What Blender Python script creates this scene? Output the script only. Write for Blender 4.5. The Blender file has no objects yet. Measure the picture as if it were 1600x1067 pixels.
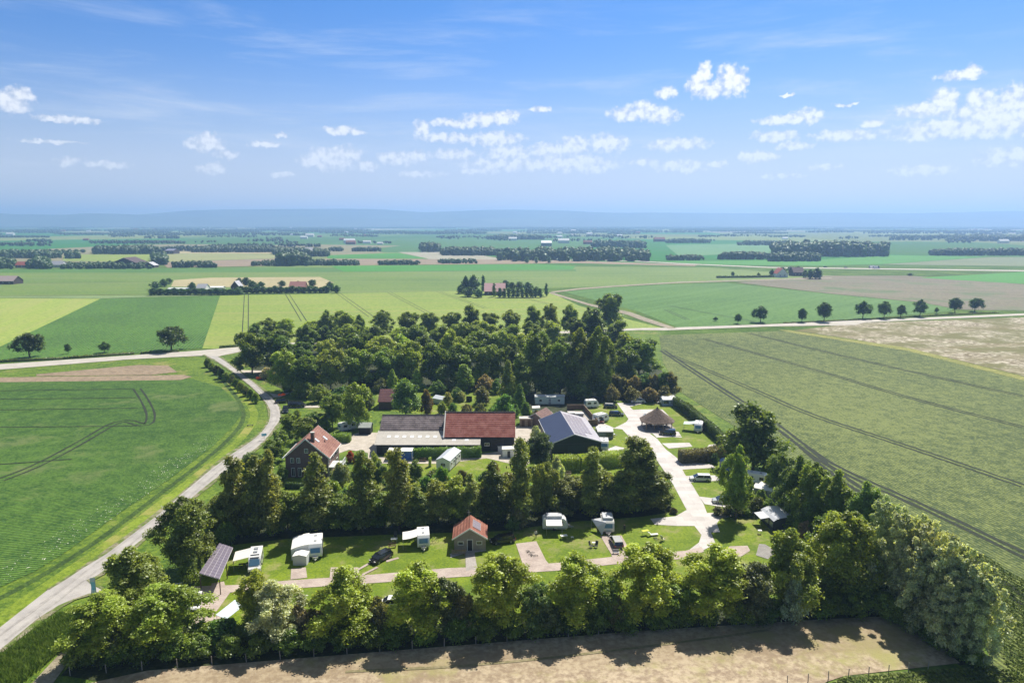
import bpy, math, random
import numpy as np
from mathutils import Vector, Matrix
R = math.radians
sc = bpy.context.scene

# ------------------------------------------------------------------ camera
CAM_H = 58.0
PITCH = math.atan((533.5 - 347) / 1110)
CP, SP = math.cos(PITCH), math.sin(PITCH)
cam_d = bpy.data.cameras.new('camera')
cam = bpy.data.objects.new('camera', cam_d)
sc.collection.objects.link(cam)
cam.location = (0, 0, CAM_H)
cam.rotation_euler = (R(90) - PITCH, 0, 0)
cam_d.sensor_width = 36
cam_d.lens = 1110 / 1600 * 36
cam_d.clip_start = 1
cam_d.clip_end = 60000
sc.camera = cam

# ------------------------------------------------------------------ light, sky
SUN_EL, SUN_AZ = R(53), R(30)          # azimuth from +Y towards +X
to_sun = Vector((math.sin(SUN_AZ) * math.cos(SUN_EL), math.cos(SUN_AZ) * math.cos(SUN_EL), math.sin(SUN_EL)))
sun_d = bpy.data.lights.new('sun', 'SUN')
sun_d.energy = 5.0
sun_d.angle = R(0.53)
sun_d.color = (1.0, 0.94, 0.83)
sun = bpy.data.objects.new('sun', sun_d)
sc.collection.objects.link(sun)
sun.rotation_euler = to_sun.to_track_quat('Z', 'Y').to_euler()
sun.location = (200, 300, 400)
sc.view_settings.view_transform = 'Standard'
sc.view_settings.look = 'None'
sc.view_settings.exposure = 0.56
sc.view_settings.gamma = 1
sc.cycles.max_bounces = 5
sc.cycles.diffuse_bounces = 4
sc.cycles.glossy_bounces = 2
sc.cycles.transmission_bounces = 3
sc.cycles.transparent_max_bounces = 4
sc.cycles.volume_bounces = 1

def N(nt, t, loc=(0, 0), **kw):
    n = nt.nodes.new(t)
    for k, v in kw.items():
        if k.startswith('i_'):
            key = k[2:]
            n.inputs[int(key) if key.isdigit() else key].default_value = v
        else:
            setattr(n, k, v)
    return n

def px_dir(x, y):
    u, v = (x - 800) / 1110, (y - 533.5) / 1110
    d = Vector((u, CP - v * SP, -SP - v * CP)).normalized()
    return math.atan2(d.x, d.y), math.asin(d.z)

# cumulus clouds by compass direction: (x, y, half width, half height) of each puff, turned into azimuth / elevation
PUFFS = [(1101,113,10,11),(1090,133,15,13),(1113,141,24,11),(1140,126,18,17),(1156,129,12,15),(1041,145,13,7),(1036,147,10,5),
 (982,178,30,9),(1005,173,26,11),(1035,181,24,10),(1232,187,42,6),(1262,181,18,9),(1475,157,17,12),(1448,172,36,8),
 (1531,155,15,10),(1545,175,46,11),(1586,160,26,17),(1500,204,88,9),(1470,197,40,7),(1570,193,50,13),(1585,245,38,11),(1620,175,40,22),
 (1500,118,24,5),(1520,109,8,6),(660,200,12,10),(715,193,42,6),(765,187,38,8),(785,180,24,6),(705,216,48,6),(775,218,40,9),
 (490,252,22,8),(516,250,32,14),(538,243,24,12),(573,261,16,6),(625,247,32,9),(655,243,12,7),(710,242,34,7),(795,240,36,10),
 (800,258,70,8),(855,235,26,9),(898,228,26,11),(950,224,28,12),(890,255,70,11),(930,262,28,6),(322,226,24,9),(325,218,12,8),
 (352,241,15,5),(330,264,18,7),(415,226,20,4),(437,211,9,3),(535,205,26,5),(18,158,18,12),(28,148,14,9),(105,187,38,4),
 (80,222,34,2),(105,253,13,5),(165,257,24,4),(1060,226,42,8),(1065,261,36,8),(1212,213,30,7),(1182,246,28,7),(1240,229,22,5),
 (1285,262,24,4),(1320,212,40,7),(1366,192,12,5),(1325,163,16,2),(1005,255,20,5),(1120,256,16,5),(1225,276,30,3),(1440,266,38,6),
 (1235,148,10,2),(845,172,14,3),(660,272,30,5),(745,268,26,4),(440,274,18,3)]

world = bpy.data.worlds.new('World')
sc.world = world
world.use_nodes = True
nt = world.node_tree
nt.nodes.clear()
out = N(nt, 'ShaderNodeOutputWorld')
bg = N(nt, 'ShaderNodeBackground')
SKY_K = 0.072
bg.inputs['Strength'].default_value = SKY_K
nt.links.new(bg.outputs[0], out.inputs[0])
sky = N(nt, 'ShaderNodeTexSky', sky_type='NISHITA', sun_disc=False, sun_elevation=SUN_EL, sun_rotation=SUN_AZ)
sky.altitude = 50
sky.air_density = 1.0
sky.dust_density = 0.6
sky.ozone_density = 2.5
tc = N(nt, 'ShaderNodeTexCoord')
def M(op, a=None, b=None, c=None, clamp=False, tree=None):
    t = tree or nt
    n = N(t, 'ShaderNodeMath', operation=op, use_clamp=clamp)
    for i, v in enumerate((a, b, c)):
        if v is None: continue
        if isinstance(v, (int, float)): n.inputs[i].default_value = v
        else: t.links.new(v, n.inputs[i])
    return n.outputs[0]
def VM(op, a=None, b=None, c=None, tree=None):
    t = tree or nt
    n = N(t, 'ShaderNodeVectorMath', operation=op)
    for i, v in enumerate((a, b, c)):
        if v is None: continue
        if isinstance(v, (tuple, list)): n.inputs[i].default_value = v
        else: t.links.new(v, n.inputs[i])
    return n.outputs[0]
def MIX(fac, a, b, tree=None, blend='MIX'):
    t = tree or nt
    n = N(t, 'ShaderNodeMix', data_type='RGBA', blend_type=blend)
    for i, v in ((0, fac), (6, a), (7, b)):
        if isinstance(v, (int, float)): n.inputs[i].default_value = v
        elif isinstance(v, (tuple, list)): n.inputs[i].default_value = (*v, 1) if len(v) == 3 else v
        else: t.links.new(v, n.inputs[i])
    return n.outputs[2]
def SMOOTH(v, lo, hi, a=0.0, b=1.0, tree=None, kind='SMOOTHSTEP'):
    t = tree or nt
    n = N(t, 'ShaderNodeMapRange', interpolation_type=kind)
    t.links.new(v, n.inputs[0])
    for i, x in enumerate((lo, hi, a, b)): n.inputs[i + 1].default_value = x
    return n.outputs[0]
sep = N(nt, 'ShaderNodeSeparateXYZ')
nt.links.new(tc.outputs['Generated'], sep.inputs[0])
az = M('ARCTAN2', sep.outputs[0], sep.outputs[1])
el = M('ARCSINE', sep.outputs[2])
pv = N(nt, 'ShaderNodeCombineXYZ'); nt.links.new(az, pv.inputs[0]); nt.links.new(el, pv.inputs[1])
def noise(vec, scale, detail=4, rough=.55, tree=None, dist=0.0):
    t = tree or nt
    n = N(t, 'ShaderNodeTexNoise')
    n.inputs['Scale'].default_value = scale
    n.inputs['Detail'].default_value = detail
    n.inputs['Roughness'].default_value = rough
    n.inputs['Distortion'].default_value = dist
    t.links.new(vec, n.inputs['Vector'])
    return n
wn = noise(pv.outputs[0], 75, 4, .6)
off = VM('MULTIPLY', VM('SUBTRACT', wn.outputs['Color'], (.5, .5, .5)), (.018, .012, 0))
pw = VM('ADD', pv.outputs[0], off)
sp2 = N(nt, 'ShaderNodeSeparateXYZ'); nt.links.new(pw, sp2.inputs[0])
au = N(nt, 'ShaderNodeCombineXYZ'); ev = N(nt, 'ShaderNodeCombineXYZ')
for i in range(3):
    nt.links.new(sp2.outputs[0], au.inputs[i]); nt.links.new(sp2.outputs[1], ev.inputs[i])
cum = None
P3 = PUFFS + [PUFFS[0]] * (-len(PUFFS) % 3)
for k in range(0, len(P3), 3):
    ua, ub, va, vb = [], [], [], []
    for (x, y, hw, hh) in P3[k:k + 3]:
        a0, e0 = px_dir(x, y)
        su, sv = 1110 / (hw * 1.35), 1110 / (hh * 1.5)
        ua.append(su); ub.append(-a0 * su); va.append(sv); vb.append(-e0 * sv)
    U = VM('MULTIPLY_ADD', au.outputs[0], tuple(ua), tuple(ub))
    V = VM('MULTIPLY_ADD', ev.outputs[0], tuple(va), tuple(vb))
    D = VM('MULTIPLY_ADD', V, V, VM('MULTIPLY', U, U))
    cum = D if cum is None else VM('MINIMUM', cum, D)
sp3 = N(nt, 'ShaderNodeSeparateXYZ'); nt.links.new(cum, sp3.inputs[0])
dmin = M('MINIMUM', M('MINIMUM', sp3.outputs[0], sp3.outputs[1]), sp3.outputs[2])
fine = noise(pv.outputs[0], 100, 5, .52)
dens = M('ADD', M('SUBTRACT', 1.0, dmin), M('MULTIPLY', M('SUBTRACT', fine.outputs['Fac'], .53), 1.7))
mask = SMOOTH(dens, -.12, .95)
# clouds thin out towards the hazy horizon
mask = M('MULTIPLY', mask, SMOOTH(el, .02, .20, .5, 1.0))
shade = SMOOTH(M('ADD', M('MULTIPLY', fine.outputs['Fac'], .9), M('MULTIPLY', dens, .22)), .35, .75)
ccol = MIX(shade, (5.8, 6.4, 7.7), (10.2, 10.3, 10.6))
# thin high cirrus
cmap = N(nt, 'ShaderNodeMapping'); cmap.inputs['Scale'].default_value = (3.2, 26, 1); cmap.inputs['Rotation'].default_value = (0, 0, R(4))
nt.links.new(pv.outputs[0], cmap.inputs[0])
cir = noise(cmap.outputs[0], 1.0, 7, .62, dist=.4)
cirm = M('MULTIPLY', SMOOTH(cir.outputs['Fac'], .46, .80), M('MULTIPLY', SMOOTH(el, .02, .10), SMOOTH(el, .20, .30, .55, .06)))
# sky gradient
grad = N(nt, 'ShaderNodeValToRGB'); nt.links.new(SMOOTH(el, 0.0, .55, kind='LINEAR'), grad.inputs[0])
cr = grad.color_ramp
GR = [(0.0, (1.45, 1.25, 1.5)), (.06, (1.2, 1.1, 1.35)), (.2, (.68, .84, 1.16)), (.5, (.33, .70, 1.18)), (.62, (.62, .88, 1.15)), (.8, (1.0, .95, .85)), (1.0, (1.3, 1.05, .75))]  # warm upper stops lie out of view, set to cut blue fill in shadows
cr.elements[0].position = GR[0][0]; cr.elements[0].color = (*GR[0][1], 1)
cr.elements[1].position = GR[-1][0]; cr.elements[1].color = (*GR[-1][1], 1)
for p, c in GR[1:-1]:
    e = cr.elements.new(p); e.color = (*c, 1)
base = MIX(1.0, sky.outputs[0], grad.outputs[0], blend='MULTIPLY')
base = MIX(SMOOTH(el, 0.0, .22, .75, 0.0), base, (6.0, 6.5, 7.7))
c1 = MIX(cirm, base, (7.6, 8.2, 9.2))
c2 = MIX(mask, c1, ccol)
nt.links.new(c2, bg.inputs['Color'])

# ------------------------------------------------------------------ helpers
def G(x, y, z=0.0):
    "photo coordinates (1600 wide) -> point of the plane at height z"
    v, u = (y - 533.5) / 1110, (x - 800) / 1110
    t = (CAM_H - z) / (SP + v * CP)
    return Vector((u * t, t * (CP - v * SP), z))
def HT(yb, yt):
    Y = G(800, yb).y; v = (yt - 533.5) / 1110
    return CAM_H - Y * (SP + v * CP) / (CP - v * SP)
def MPP(y):
    "metres per photo pixel across the view at ground row y"
    return (G(801, y) - G(800, y)).x
def col(c): return (*c, 1)
def link(o):
    sc.collection.objects.link(o); return o
def tag(o, label=None, cat=None, group=None, kind=None):
    if label: o['label'] = label
    if cat: o['category'] = cat
    if group: o['group'] = group
    if kind: o['kind'] = kind
    return o
def thing(name, label, cat, loc=(0, 0, 0), rz=0.0, group=None):
    o = link(bpy.data.objects.new(name, None))
    o.location = loc; o.rotation_euler = (0, 0, rz); o.empty_display_size = .3
    return tag(o, label, cat, group)
class MB:
    def __init__(s): s.v, s.f, s.m = [], [], []
    def add(s, vs, fs, m=0):
        b = len(s.v); s.v += [tuple(q) for q in vs]
        for f in fs: s.f.append(tuple(b + i for i in f)); s.m.append(m)
        return s
    def quad(s, a, b, c, d, m=0): return s.add([a, b, c, d], [(0, 1, 2, 3)], m)
    def box(s, cx, cy, cz, sx, sy, sz, m=0, rz=0.0):
        x, y, z = sx / 2, sy / 2, sz / 2; c, n = math.cos(rz), math.sin(rz)
        vs = [(cx + a * x * c - b * y * n, cy + a * x * n + b * y * c, cz + e * z) for e in (-1, 1) for a, b in ((-1, -1), (1, -1), (1, 1), (-1, 1))]
        return s.add(vs, [(3, 2, 1, 0), (4, 5, 6, 7), (0, 1, 5, 4), (1, 2, 6, 5), (2, 3, 7, 6), (3, 0, 4, 7)], m)
    def bar(s, p, q, r, m=0, n=6, r2=None):
        p, q = Vector(p), Vector(q); d = (q - p).normalized(); r2 = r if r2 is None else r2
        a = d.orthogonal().normalized(); b = d.cross(a)
        vs = []
        for c, rr in ((p, r), (q, r2)):
            for i in range(n):
                t = 2 * math.pi * i / n; vs.append(c + (a * math.cos(t) + b * math.sin(t)) * rr)
        fs = [(i, (i + 1) % n, n + (i + 1) % n, n + i) for i in range(n)] + [tuple(range(n - 1, -1, -1)), tuple(range(n, 2 * n))]
        return s.add(vs, fs, m)
    def prism(s, prof, y0, y1, m=0, axis='y'):
        "profile (x,z) extruded along y"
        n = len(prof)
        if axis == 'y': vs = [(a, y0, b) for a, b in prof] + [(a, y1, b) for a, b in prof]
        else: vs = [(y0, a, b) for a, b in prof] + [(y1, a, b) for a, b in prof]
        return s.add(vs, [(i, (i + 1) % n, n + (i + 1) % n, n + i) for i in range(n)] + [tuple(range(n - 1, -1, -1)), tuple(range(n, 2 * n))], m)
    def build(s, name, mats, parent=None, smooth=False, bevel=0):
        me = bpy.data.meshes.new(name); me.from_pydata(s.v, [], s.f)
        mats = mats if isinstance(mats, (list, tuple)) else [mats]
        for k in mats: me.materials.append(k)
        me.polygons.foreach_set('material_index', s.m)
        if smooth: me.polygons.foreach_set('use_smooth', [True] * len(s.f))
        me.update()
        import bmesh
        bm = bmesh.new(); bm.from_mesh(me); bmesh.ops.recalc_face_normals(bm, faces=bm.faces)
        if bevel: bmesh.ops.bevel(bm, geom=bm.edges[:], offset=bevel, segments=2, affect='EDGES', clamp_overlap=True)
        bm.to_mesh(me); bm.free()
        o = link(bpy.data.objects.new(name, me))
        if parent is not None: o.parent = parent
        return o
def clone(root, loc, rz=0.0, scale=None, label=None, group=None, color=None):
    r = root.copy(); link(r); r.location = loc; r.rotation_euler = (0, 0, rz)
    if scale is not None: r.scale = scale
    if label: r['label'] = label
    if group: r['group'] = group
    if color: r.color = color
    for ch in root.children:
        c = ch.copy(); link(c); c.parent = r
        if color and ch.get('tint'): c.color = color
        for g in ch.children:
            d = g.copy(); link(d); d.parent = c
    return r

# ------------------------------------------------------------------ materials
MC = {}
def mat(name, color, rough=.7, metal=0.0, noise_s=0.0, noise_a=.15, bump=0.0, spec=.5, coat=0.0, c2=None):
    if name in MC: return MC[name]
    m = bpy.data.materials.new(name); m.use_nodes = True; t = m.node_tree
    b = t.nodes['Principled BSDF']
    b.inputs['Base Color'].default_value = col(color); b.inputs['Roughness'].default_value = rough
    b.inputs['Metallic'].default_value = metal; b.inputs['Specular IOR Level'].default_value = spec
    b.inputs['Coat Weight'].default_value = coat
    if noise_s:
        co = N(t, 'ShaderNodeTexCoord')
        n = noise(co.outputs['Object'], noise_s, 5, .6, t)
        lo = c2 or tuple(c * (1 - noise_a * 2) for c in color)
        f = SMOOTH(n.outputs['Fac'], .3, .7, tree=t)
        t.links.new(MIX(f, lo, color, t), b.inputs['Base Color'])
        if bump:
            bn = N(t, 'ShaderNodeBump'); bn.inputs['Strength'].default_value = bump; bn.inputs['Distance'].default_value = .05
            t.links.new(n.outputs['Fac'], bn.inputs['Height']); t.links.new(bn.outputs[0], b.inputs['Normal'])
    MC[name] = m
    return m

def field_mat(name, dark, light, soil=None, ang=0.0, row=0.8, row_w=.4, patch=.02, speck=1.3, bump=.5, rowc=1.0, streak=0.0, streak_c=None, blot=None, blot_s=.03, blot_t=.55):
    "crop: clumpy leaf colour, rows of soil between the plants, broad patches"
    m = bpy.data.materials.new(name); m.use_nodes = True; t = m.node_tree
    b = t.nodes['Principled BSDF']; b.inputs['Roughness'].default_value = .85; b.inputs['Specular IOR Level'].default_value = .25
    co = N(t, 'ShaderNodeTexCoord'); mp = N(t, 'ShaderNodeMapping'); mp.inputs['Rotation'].default_value = (0, 0, -ang)
    t.links.new(co.outputs['Object'], mp.inputs[0])
    fine = noise(mp.outputs[0], speck, 3, .7, t)
    big = noise(mp.outputs[0], patch, 4, .6, t)
    mid = noise(mp.outputs[0], .28, 3, .6, t)
    f = M('ADD', M('MULTIPLY', fine.outputs['Fac'], .5, tree=t), M('ADD', M('MULTIPLY', big.outputs['Fac'], .22, tree=t), M('MULTIPLY', mid.outputs['Fac'], .28, tree=t), tree=t), tree=t)
    c = MIX(SMOOTH(f, .41, .59, tree=t), dark, light, t)
    if blot:
        bl = noise(mp.outputs[0], blot_s, 6, .7, t)
        c = MIX(SMOOTH(bl.outputs['Fac'], blot_t - .07, blot_t + .07, tree=t), c, blot, t)
    s2 = N(t, 'ShaderNodeSeparateXYZ'); t.links.new(mp.outputs[0], s2.inputs[0])
    h = fine.outputs['Fac']
    if soil:
        yy = M('ADD', s2.outputs[1], M('MULTIPLY', mid.outputs['Fac'], row * .35, tree=t), tree=t)
        w = M('SINE', M('MULTIPLY', yy, 2 * math.pi / row, tree=t), tree=t)
        wv = M('ADD', w, M('MULTIPLY', M('SUBTRACT', fine.outputs['Fac'], .5, tree=t), 2.2, tree=t), tree=t)
        c = MIX(SMOOTH(wv, 1 - 2 * row_w - .5, 1 - 2 * row_w + .5, 0, rowc, tree=t), c, soil, t)
        h = M('SUBTRACT', M('MULTIPLY', fine.outputs['Fac'], 1.0, tree=t), M('MULTIPLY', w, .45, tree=t), tree=t)
    if streak:
        st = N(t, 'ShaderNodeMapping'); st.inputs['Scale'].default_value = (.004, .09, 1); t.links.new(mp.outputs[0], st.inputs[0])
        sn = noise(st.outputs[0], 1.0, 4, .6, t)
        c = MIX(M('MULTIPLY', SMOOTH(sn.outputs['Fac'], .45, .65, tree=t), streak, tree=t), c, streak_c or dark, t)
    t.links.new(c, b.inputs['Base Color'])
    bn = N(t, 'ShaderNodeBump'); bn.inputs['Strength'].default_value = bump; bn.inputs['Distance'].default_value = .3
    t.links.new(h, bn.inputs['Height']); t.links.new(bn.outputs[0], b.inputs['Normal'])
    return m

# leaves: every tree carries its own colour, every leaf its own tone
def leaf_mat():
    m = bpy.data.materials.new('leaves'); m.use_nodes = True; t = m.node_tree; t.nodes.clear()
    o = N(t, 'ShaderNodeOutputMaterial'); oi = N(t, 'ShaderNodeObjectInfo')
    at = N(t, 'ShaderNodeAttribute', attribute_name='tone')
    hs = N(t, 'ShaderNodeHueSaturation')
    t.links.new(oi.outputs['Color'], hs.inputs['Color'])
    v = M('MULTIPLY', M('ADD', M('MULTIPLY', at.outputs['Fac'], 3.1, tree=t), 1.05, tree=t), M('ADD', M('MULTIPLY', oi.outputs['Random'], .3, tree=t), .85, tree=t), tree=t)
    t.links.new(v, hs.inputs['Value'])
    t.links.new(M('ADD', .488, M('MULTIPLY', M('FRACT', M('MULTIPLY', oi.outputs['Random'], 7.3, tree=t), tree=t), .024, tree=t), tree=t), hs.inputs['Hue'])
    d = N(t, 'ShaderNodeBsdfDiffuse'); tr = N(t, 'ShaderNodeBsdfTranslucent'); gl = N(t, 'ShaderNodeBsdfGlossy'); gl.inputs['Roughness'].default_value = .42
    t.links.new(hs.outputs[0], d.inputs[0])
    tcx = MIX(1.0, hs.outputs[0], (1.5, 1.35, .4), t, 'MULTIPLY'); t.links.new(tcx, tr.inputs[0])
    gl.inputs['Color'].default_value = (.8, .85, .8, 1)
    a = N(t, 'ShaderNodeMixShader'); a.inputs[0].default_value = .5
    t.links.new(d.outputs[0], a.inputs[1]); t.links.new(tr.outputs[0], a.inputs[2])
    b2 = N(t, 'ShaderNodeMixShader'); b2.inputs[0].default_value = .035
    t.links.new(a.outputs[0], b2.inputs[1]); t.links.new(gl.outputs[0], b2.inputs[2])
    t.links.new(b2.outputs[0], o.inputs[0])
    return m
LEAF = leaf_mat()
BARK = mat('bark', (.11, .085, .06), .9, noise_s=4, noise_a=.3, bump=.6)

# ------------------------------------------------------------------ trees
ICO = None
def ico():
    global ICO
    if ICO is None:
        import bmesh
        bm = bmesh.new(); bmesh.ops.create_icosphere(bm, subdivisions=2, radius=1)
        ICO = (np.array([v.co[:] for v in bm.verts]), np.array([[v.index for v in f.verts] for f in bm.faces])); bm.free()
    return ICO
def leaf_cloud(rng, centres, radii, tones, per, leaf, up=.25, core=.42, flat=1.0):
    "leaf-sized faces on and in the clumps, plus a rough inner mass per clump"
    V, F, T = [], [], []; nb = 0
    iv, jf = ico()
    for c, r, tn in zip(centres, radii, tones):
        n = max(8, int(per * rng.uniform(.8, 1.2)))
        d = rng.normal(size=(n, 3)); d[:, 2] += up; d /= np.linalg.norm(d, axis=1)[:, None]
        lump = 1 + .16 * np.sin(d[:, 0] * 5 + tn * 40) * np.sin(d[:, 1] * 6 + tn * 17) + .1 * np.sin(d[:, 2] * 9 + tn * 9)
        rad = r * lump * (.66 + .62 * rng.uniform(0, 1, n) ** 1.5)
        p = c + d * rad[:, None] * np.array([1, 1, flat])
        nn = d * .5 + rng.normal(size=(n, 3)) * .6; nn[:, 2] += .75; nn /= np.linalg.norm(nn, axis=1)[:, None]
        a = np.cross(nn, rng.normal(size=(n, 3))); a /= np.linalg.norm(a, axis=1)[:, None]
        b = np.cross(nn, a)
        s = (leaf * rng.uniform(.55, 1.25, n))[:, None]
        q = np.stack([p - a * s, p - b * s * .62, p + a * s, p + b * s * .62], 1).reshape(-1, 3)
        V.append(q); f = np.arange(n * 4).reshape(n, 4) + nb; F.append(f); nb += n * 4
        T.append(np.clip(tn + rng.normal(0, .16, n), 0, 1))
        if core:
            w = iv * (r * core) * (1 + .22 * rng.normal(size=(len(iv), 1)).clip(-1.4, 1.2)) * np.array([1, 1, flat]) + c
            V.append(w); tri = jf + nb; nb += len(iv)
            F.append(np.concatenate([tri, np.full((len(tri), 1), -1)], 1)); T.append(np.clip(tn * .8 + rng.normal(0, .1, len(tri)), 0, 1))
    return V, F, T
def leaf_mesh(name, data, z_min=None):
    V, F, T = data; V = np.concatenate(V); F = np.concatenate(F); T = np.concatenate(T)
    if z_min is not None: V[:, 2] = np.maximum(V[:, 2], z_min)
    cnt = np.where(F[:, 3] < 0, 3, 4); start = np.concatenate([[0], np.cumsum(cnt)[:-1]])
    flat = F.reshape(-1); flat = flat[flat >= 0]
    me = bpy.data.meshes.new(name)
    me.vertices.add(len(V)); me.vertices.foreach_set('co', V.astype(np.float32).ravel())
    me.loops.add(len(flat)); me.loops.foreach_set('vertex_index', flat.astype(np.int32))
    me.polygons.add(len(F)); me.polygons.foreach_set('loop_start', start.astype(np.int32)); me.polygons.foreach_set('loop_total', cnt.astype(np.int32))
    at = me.attributes.new('tone', 'FLOAT', 'FACE'); at.data.foreach_set('value', T.astype(np.float32))
    me.materials.append(LEAF); me.update(); me.validate()
    return me
SHAPES = {   # crown radius over crown height t (0 bottom, 1 top)
 'round':  lambda t: math.sqrt(max(0, 1 - (2 * t - .9) ** 2 / 1.25)),
 'ovoid':  lambda t: min(1, .55 + 1.6 * t) * (1 - t ** 2.2) ** .62 + .05,
 'plume':  lambda t: min(1, .66 + 1.3 * t) * (1 - t ** 2.6) ** .56 + .04,
 'column': lambda t: min(1, .5 + 1.9 * t) * (1 - t ** 3.0) ** .55 + .05,
 'cone':   lambda t: min(1, .7 + 2 * t) * (1 - t) ** .75 + .08,
 'spread': lambda t: (max(0, 1 - (2 * t - .8) ** 2 / 1.5)) ** .45,
 'bush':   lambda t: math.sqrt(max(0.02, 1 - t ** 2)),
}
TPL = {}
def tree_template(key, h, rad, base, shape, clumps, per, leaf, cr=(.22, .36), seed=0, flat=1.0, trunk=True, limbs=5, tr=.22, up=.25, leaders=1):
    rng = np.random.default_rng(seed); C, Rr, T = [], [], []
    sf = SHAPES[shape]; ch = h - base; i = 0
    ld = [(0.0, 0.0, 1.0, 1.0)] if leaders == 1 else [(math.cos(j * 2.4 + seed) * rad * rng.uniform(.28, .48), math.sin(j * 2.4 + seed) * rad * rng.uniform(.28, .48), rng.uniform(.78, .98), rng.uniform(.62, .78)) for j in range(leaders - 1)] + [(0.0, 0.0, 1.0, .68)]
    while len(C) < clumps:
        lx, ly, lh, lr = ld[i % len(ld)]
        t = ((i + rng.uniform(0, 1)) / clumps) ** (.92) if i < clumps else rng.uniform(0, 1)
        i += 1
        r = rad * cr[0] + rad * (cr[1] - cr[0]) * rng.uniform()
        env = max(0, rad * lr * sf(t) - r * .45)
        a = i * 2.39996 + rng.uniform(-.5, .5)
        q = env * math.sqrt(rng.uniform(.2, 1.0)) * rng.uniform(.88, 1.2)
        z = base + r * .7 + t * (ch * lh - r * 1.3)
        C.append(np.array([lx + math.cos(a) * q, ly + math.sin(a) * q, z])); Rr.append(r * (1.15 - .35 * t)); T.append(rng.uniform(.3, .75))
    for k in range(7):      # inner foliage
        t = (k + .5) / 7; C.append(np.array([0, 0, base + t * ch * .8 + rad * .1])); Rr.append(max(rad * .18, rad * sf(t) * .55)); T.append(.45)
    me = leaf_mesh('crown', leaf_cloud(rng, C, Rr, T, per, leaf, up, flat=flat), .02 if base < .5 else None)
    root = bpy.data.objects.new('tree_template', None)
    cro = bpy.data.objects.new('crown', me); cro.parent = root; cro['tint'] = 1
    if trunk:
        mb = MB(); p = Vector((0, 0, -.1)); rr = tr
        pts = [Vector((rng.uniform(-.12, .12) * z, rng.uniform(-.12, .12) * z, z * base * 1.0)) * 1 for z in (0, .5, 1)]
        pts = [Vector((0, 0, -.15)), Vector((rng.uniform(-.15, .15), rng.uniform(-.15, .15), max(base, .6))), Vector((rng.uniform(-.3, .3), rng.uniform(-.3, .3), base + ch * .45)), Vector((rng.uniform(-.3, .3), rng.uniform(-.3, .3), base + ch * .8))]
        rs = [tr * 1.2, tr * .85, tr * .5, tr * .18]
        for a, b, r1, r2 in zip(pts, pts[1:], rs, rs[1:]): mb.bar(a, b, r1, 0, 7, r2)
        for k in range(limbs):
            a = k * 2.4 + rng.uniform(0, .6); z0 = max(base, .6) + ch * .08 * k
            e = Vector((math.cos(a) * rad * .62, math.sin(a) * rad * .62, z0 + rad * .55))
            mb.bar((0, 0, z0), e, tr * .42, 0, 5, tr * .1)
        me2 = bpy.data.meshes.new('trunk'); me2.from_pydata(mb.v, [], mb.f); me2.materials.append(BARK)
        tro = bpy.data.objects.new('trunk', me2); tro.parent = root
    root['h'] = h; root['w'] = rad * 2
    TPL.setdefault(key, []).append((root, h, rad * 2))
for s in range(3):
    tree_template('ash', 12, 4.3, 1.5, 'plume', 84, 240, .18, (.13, .27), seed=10 + s, up=1.0, flat=.8, leaders=4)
    tree_template('maple', 13, 5.4, 1.6, 'round', 64, 160, .29, (.17, .31), seed=20 + s, up=.9, flat=.75, leaders=5)
    tree_template('poplar', 14, 2.7, .6, 'column', 60, 150, .22, (.26, .44), seed=30 + s, up=1.0, flat=.85, leaders=3)
    tree_template('willow', 18, 5.6, 1.5, 'ovoid', 130, 160, .25, (.10, .19), seed=40 + s, up=.9, flat=.9, leaders=7, limbs=8)
    tree_template('bush', 4, 2.8, 0.0, 'bush', 32, 150, .19, (.22, .38), seed=50 + s, up=.9, flat=.8, leaders=3, limbs=2, tr=.1)
    tree_template('cone', 8, 3.2, .4, 'cone', 40, 110, .25, (.22, .34), seed=60 + s, up=.9, flat=.8)
    tree_template('spread', 9, 4.6, 2.0, 'spread', 36, 120, .30, (.22, .34), seed=70 + s, up=.9, flat=.75, leaders=4)
for s in range(2):
    tree_template('far', 11, 5.0, 1.0, 'round', 22, 36, .75, (.28, .42), seed=80 + s, trunk=False)
    tree_template('farcol', 15, 2.4, .5, 'column', 16, 34, .6, (.4, .6), seed=84 + s, trunk=False)
rnd = random.Random(5)
def put_tree(x, yb, yt, w, kind, color, label, group=None, name='tree', cat='tree', k=None):
    base, h0, w0 = TPL[kind][(rnd.randrange(3) if k is None else k) % len(TPL[kind])]
    p = G(x, yb); h = max(.6, HT(yb, yt)); ww = w * MPP(yb) * (1 - .3 * h / CAM_H)
    if kind == 'maple': h *= rnd.uniform(.93, 1.07); ww *= rnd.uniform(1.02, 1.28)
    if kind == 'ash': ww *= 1.08
    if kind == 'poplar': ww *= 1.12
    far = len(base.children) == 1
    c = (*color, 1)
    if far:
        o = base.children[0].copy(); o.parent = None; link(o); o.name = name
        o.location = p; o.scale = (ww / w0, ww / w0, h / h0); o.rotation_euler = (0, 0, rnd.uniform(0, 6.28)); o.color = c
        if 'tint' in o: del o['tint']
        return tag(o, label, cat, group)
    r = link(bpy.data.objects.new(name, None)); r.location = p; r.rotation_euler = (0, 0, rnd.uniform(0, 6.28)); r.scale = (ww / w0, ww / w0, h / h0)
    for ch in base.children:
        o = ch.copy(); link(o); o.name = ch.name.split('.')[0]; o.parent = r; o.color = c
    return tag(r, label, cat, group)
ORD = 'first second third fourth fifth sixth seventh eighth ninth tenth eleventh twelfth thirteenth fourteenth fifteenth sixteenth seventeenth eighteenth nineteenth twentieth'.split()
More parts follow.
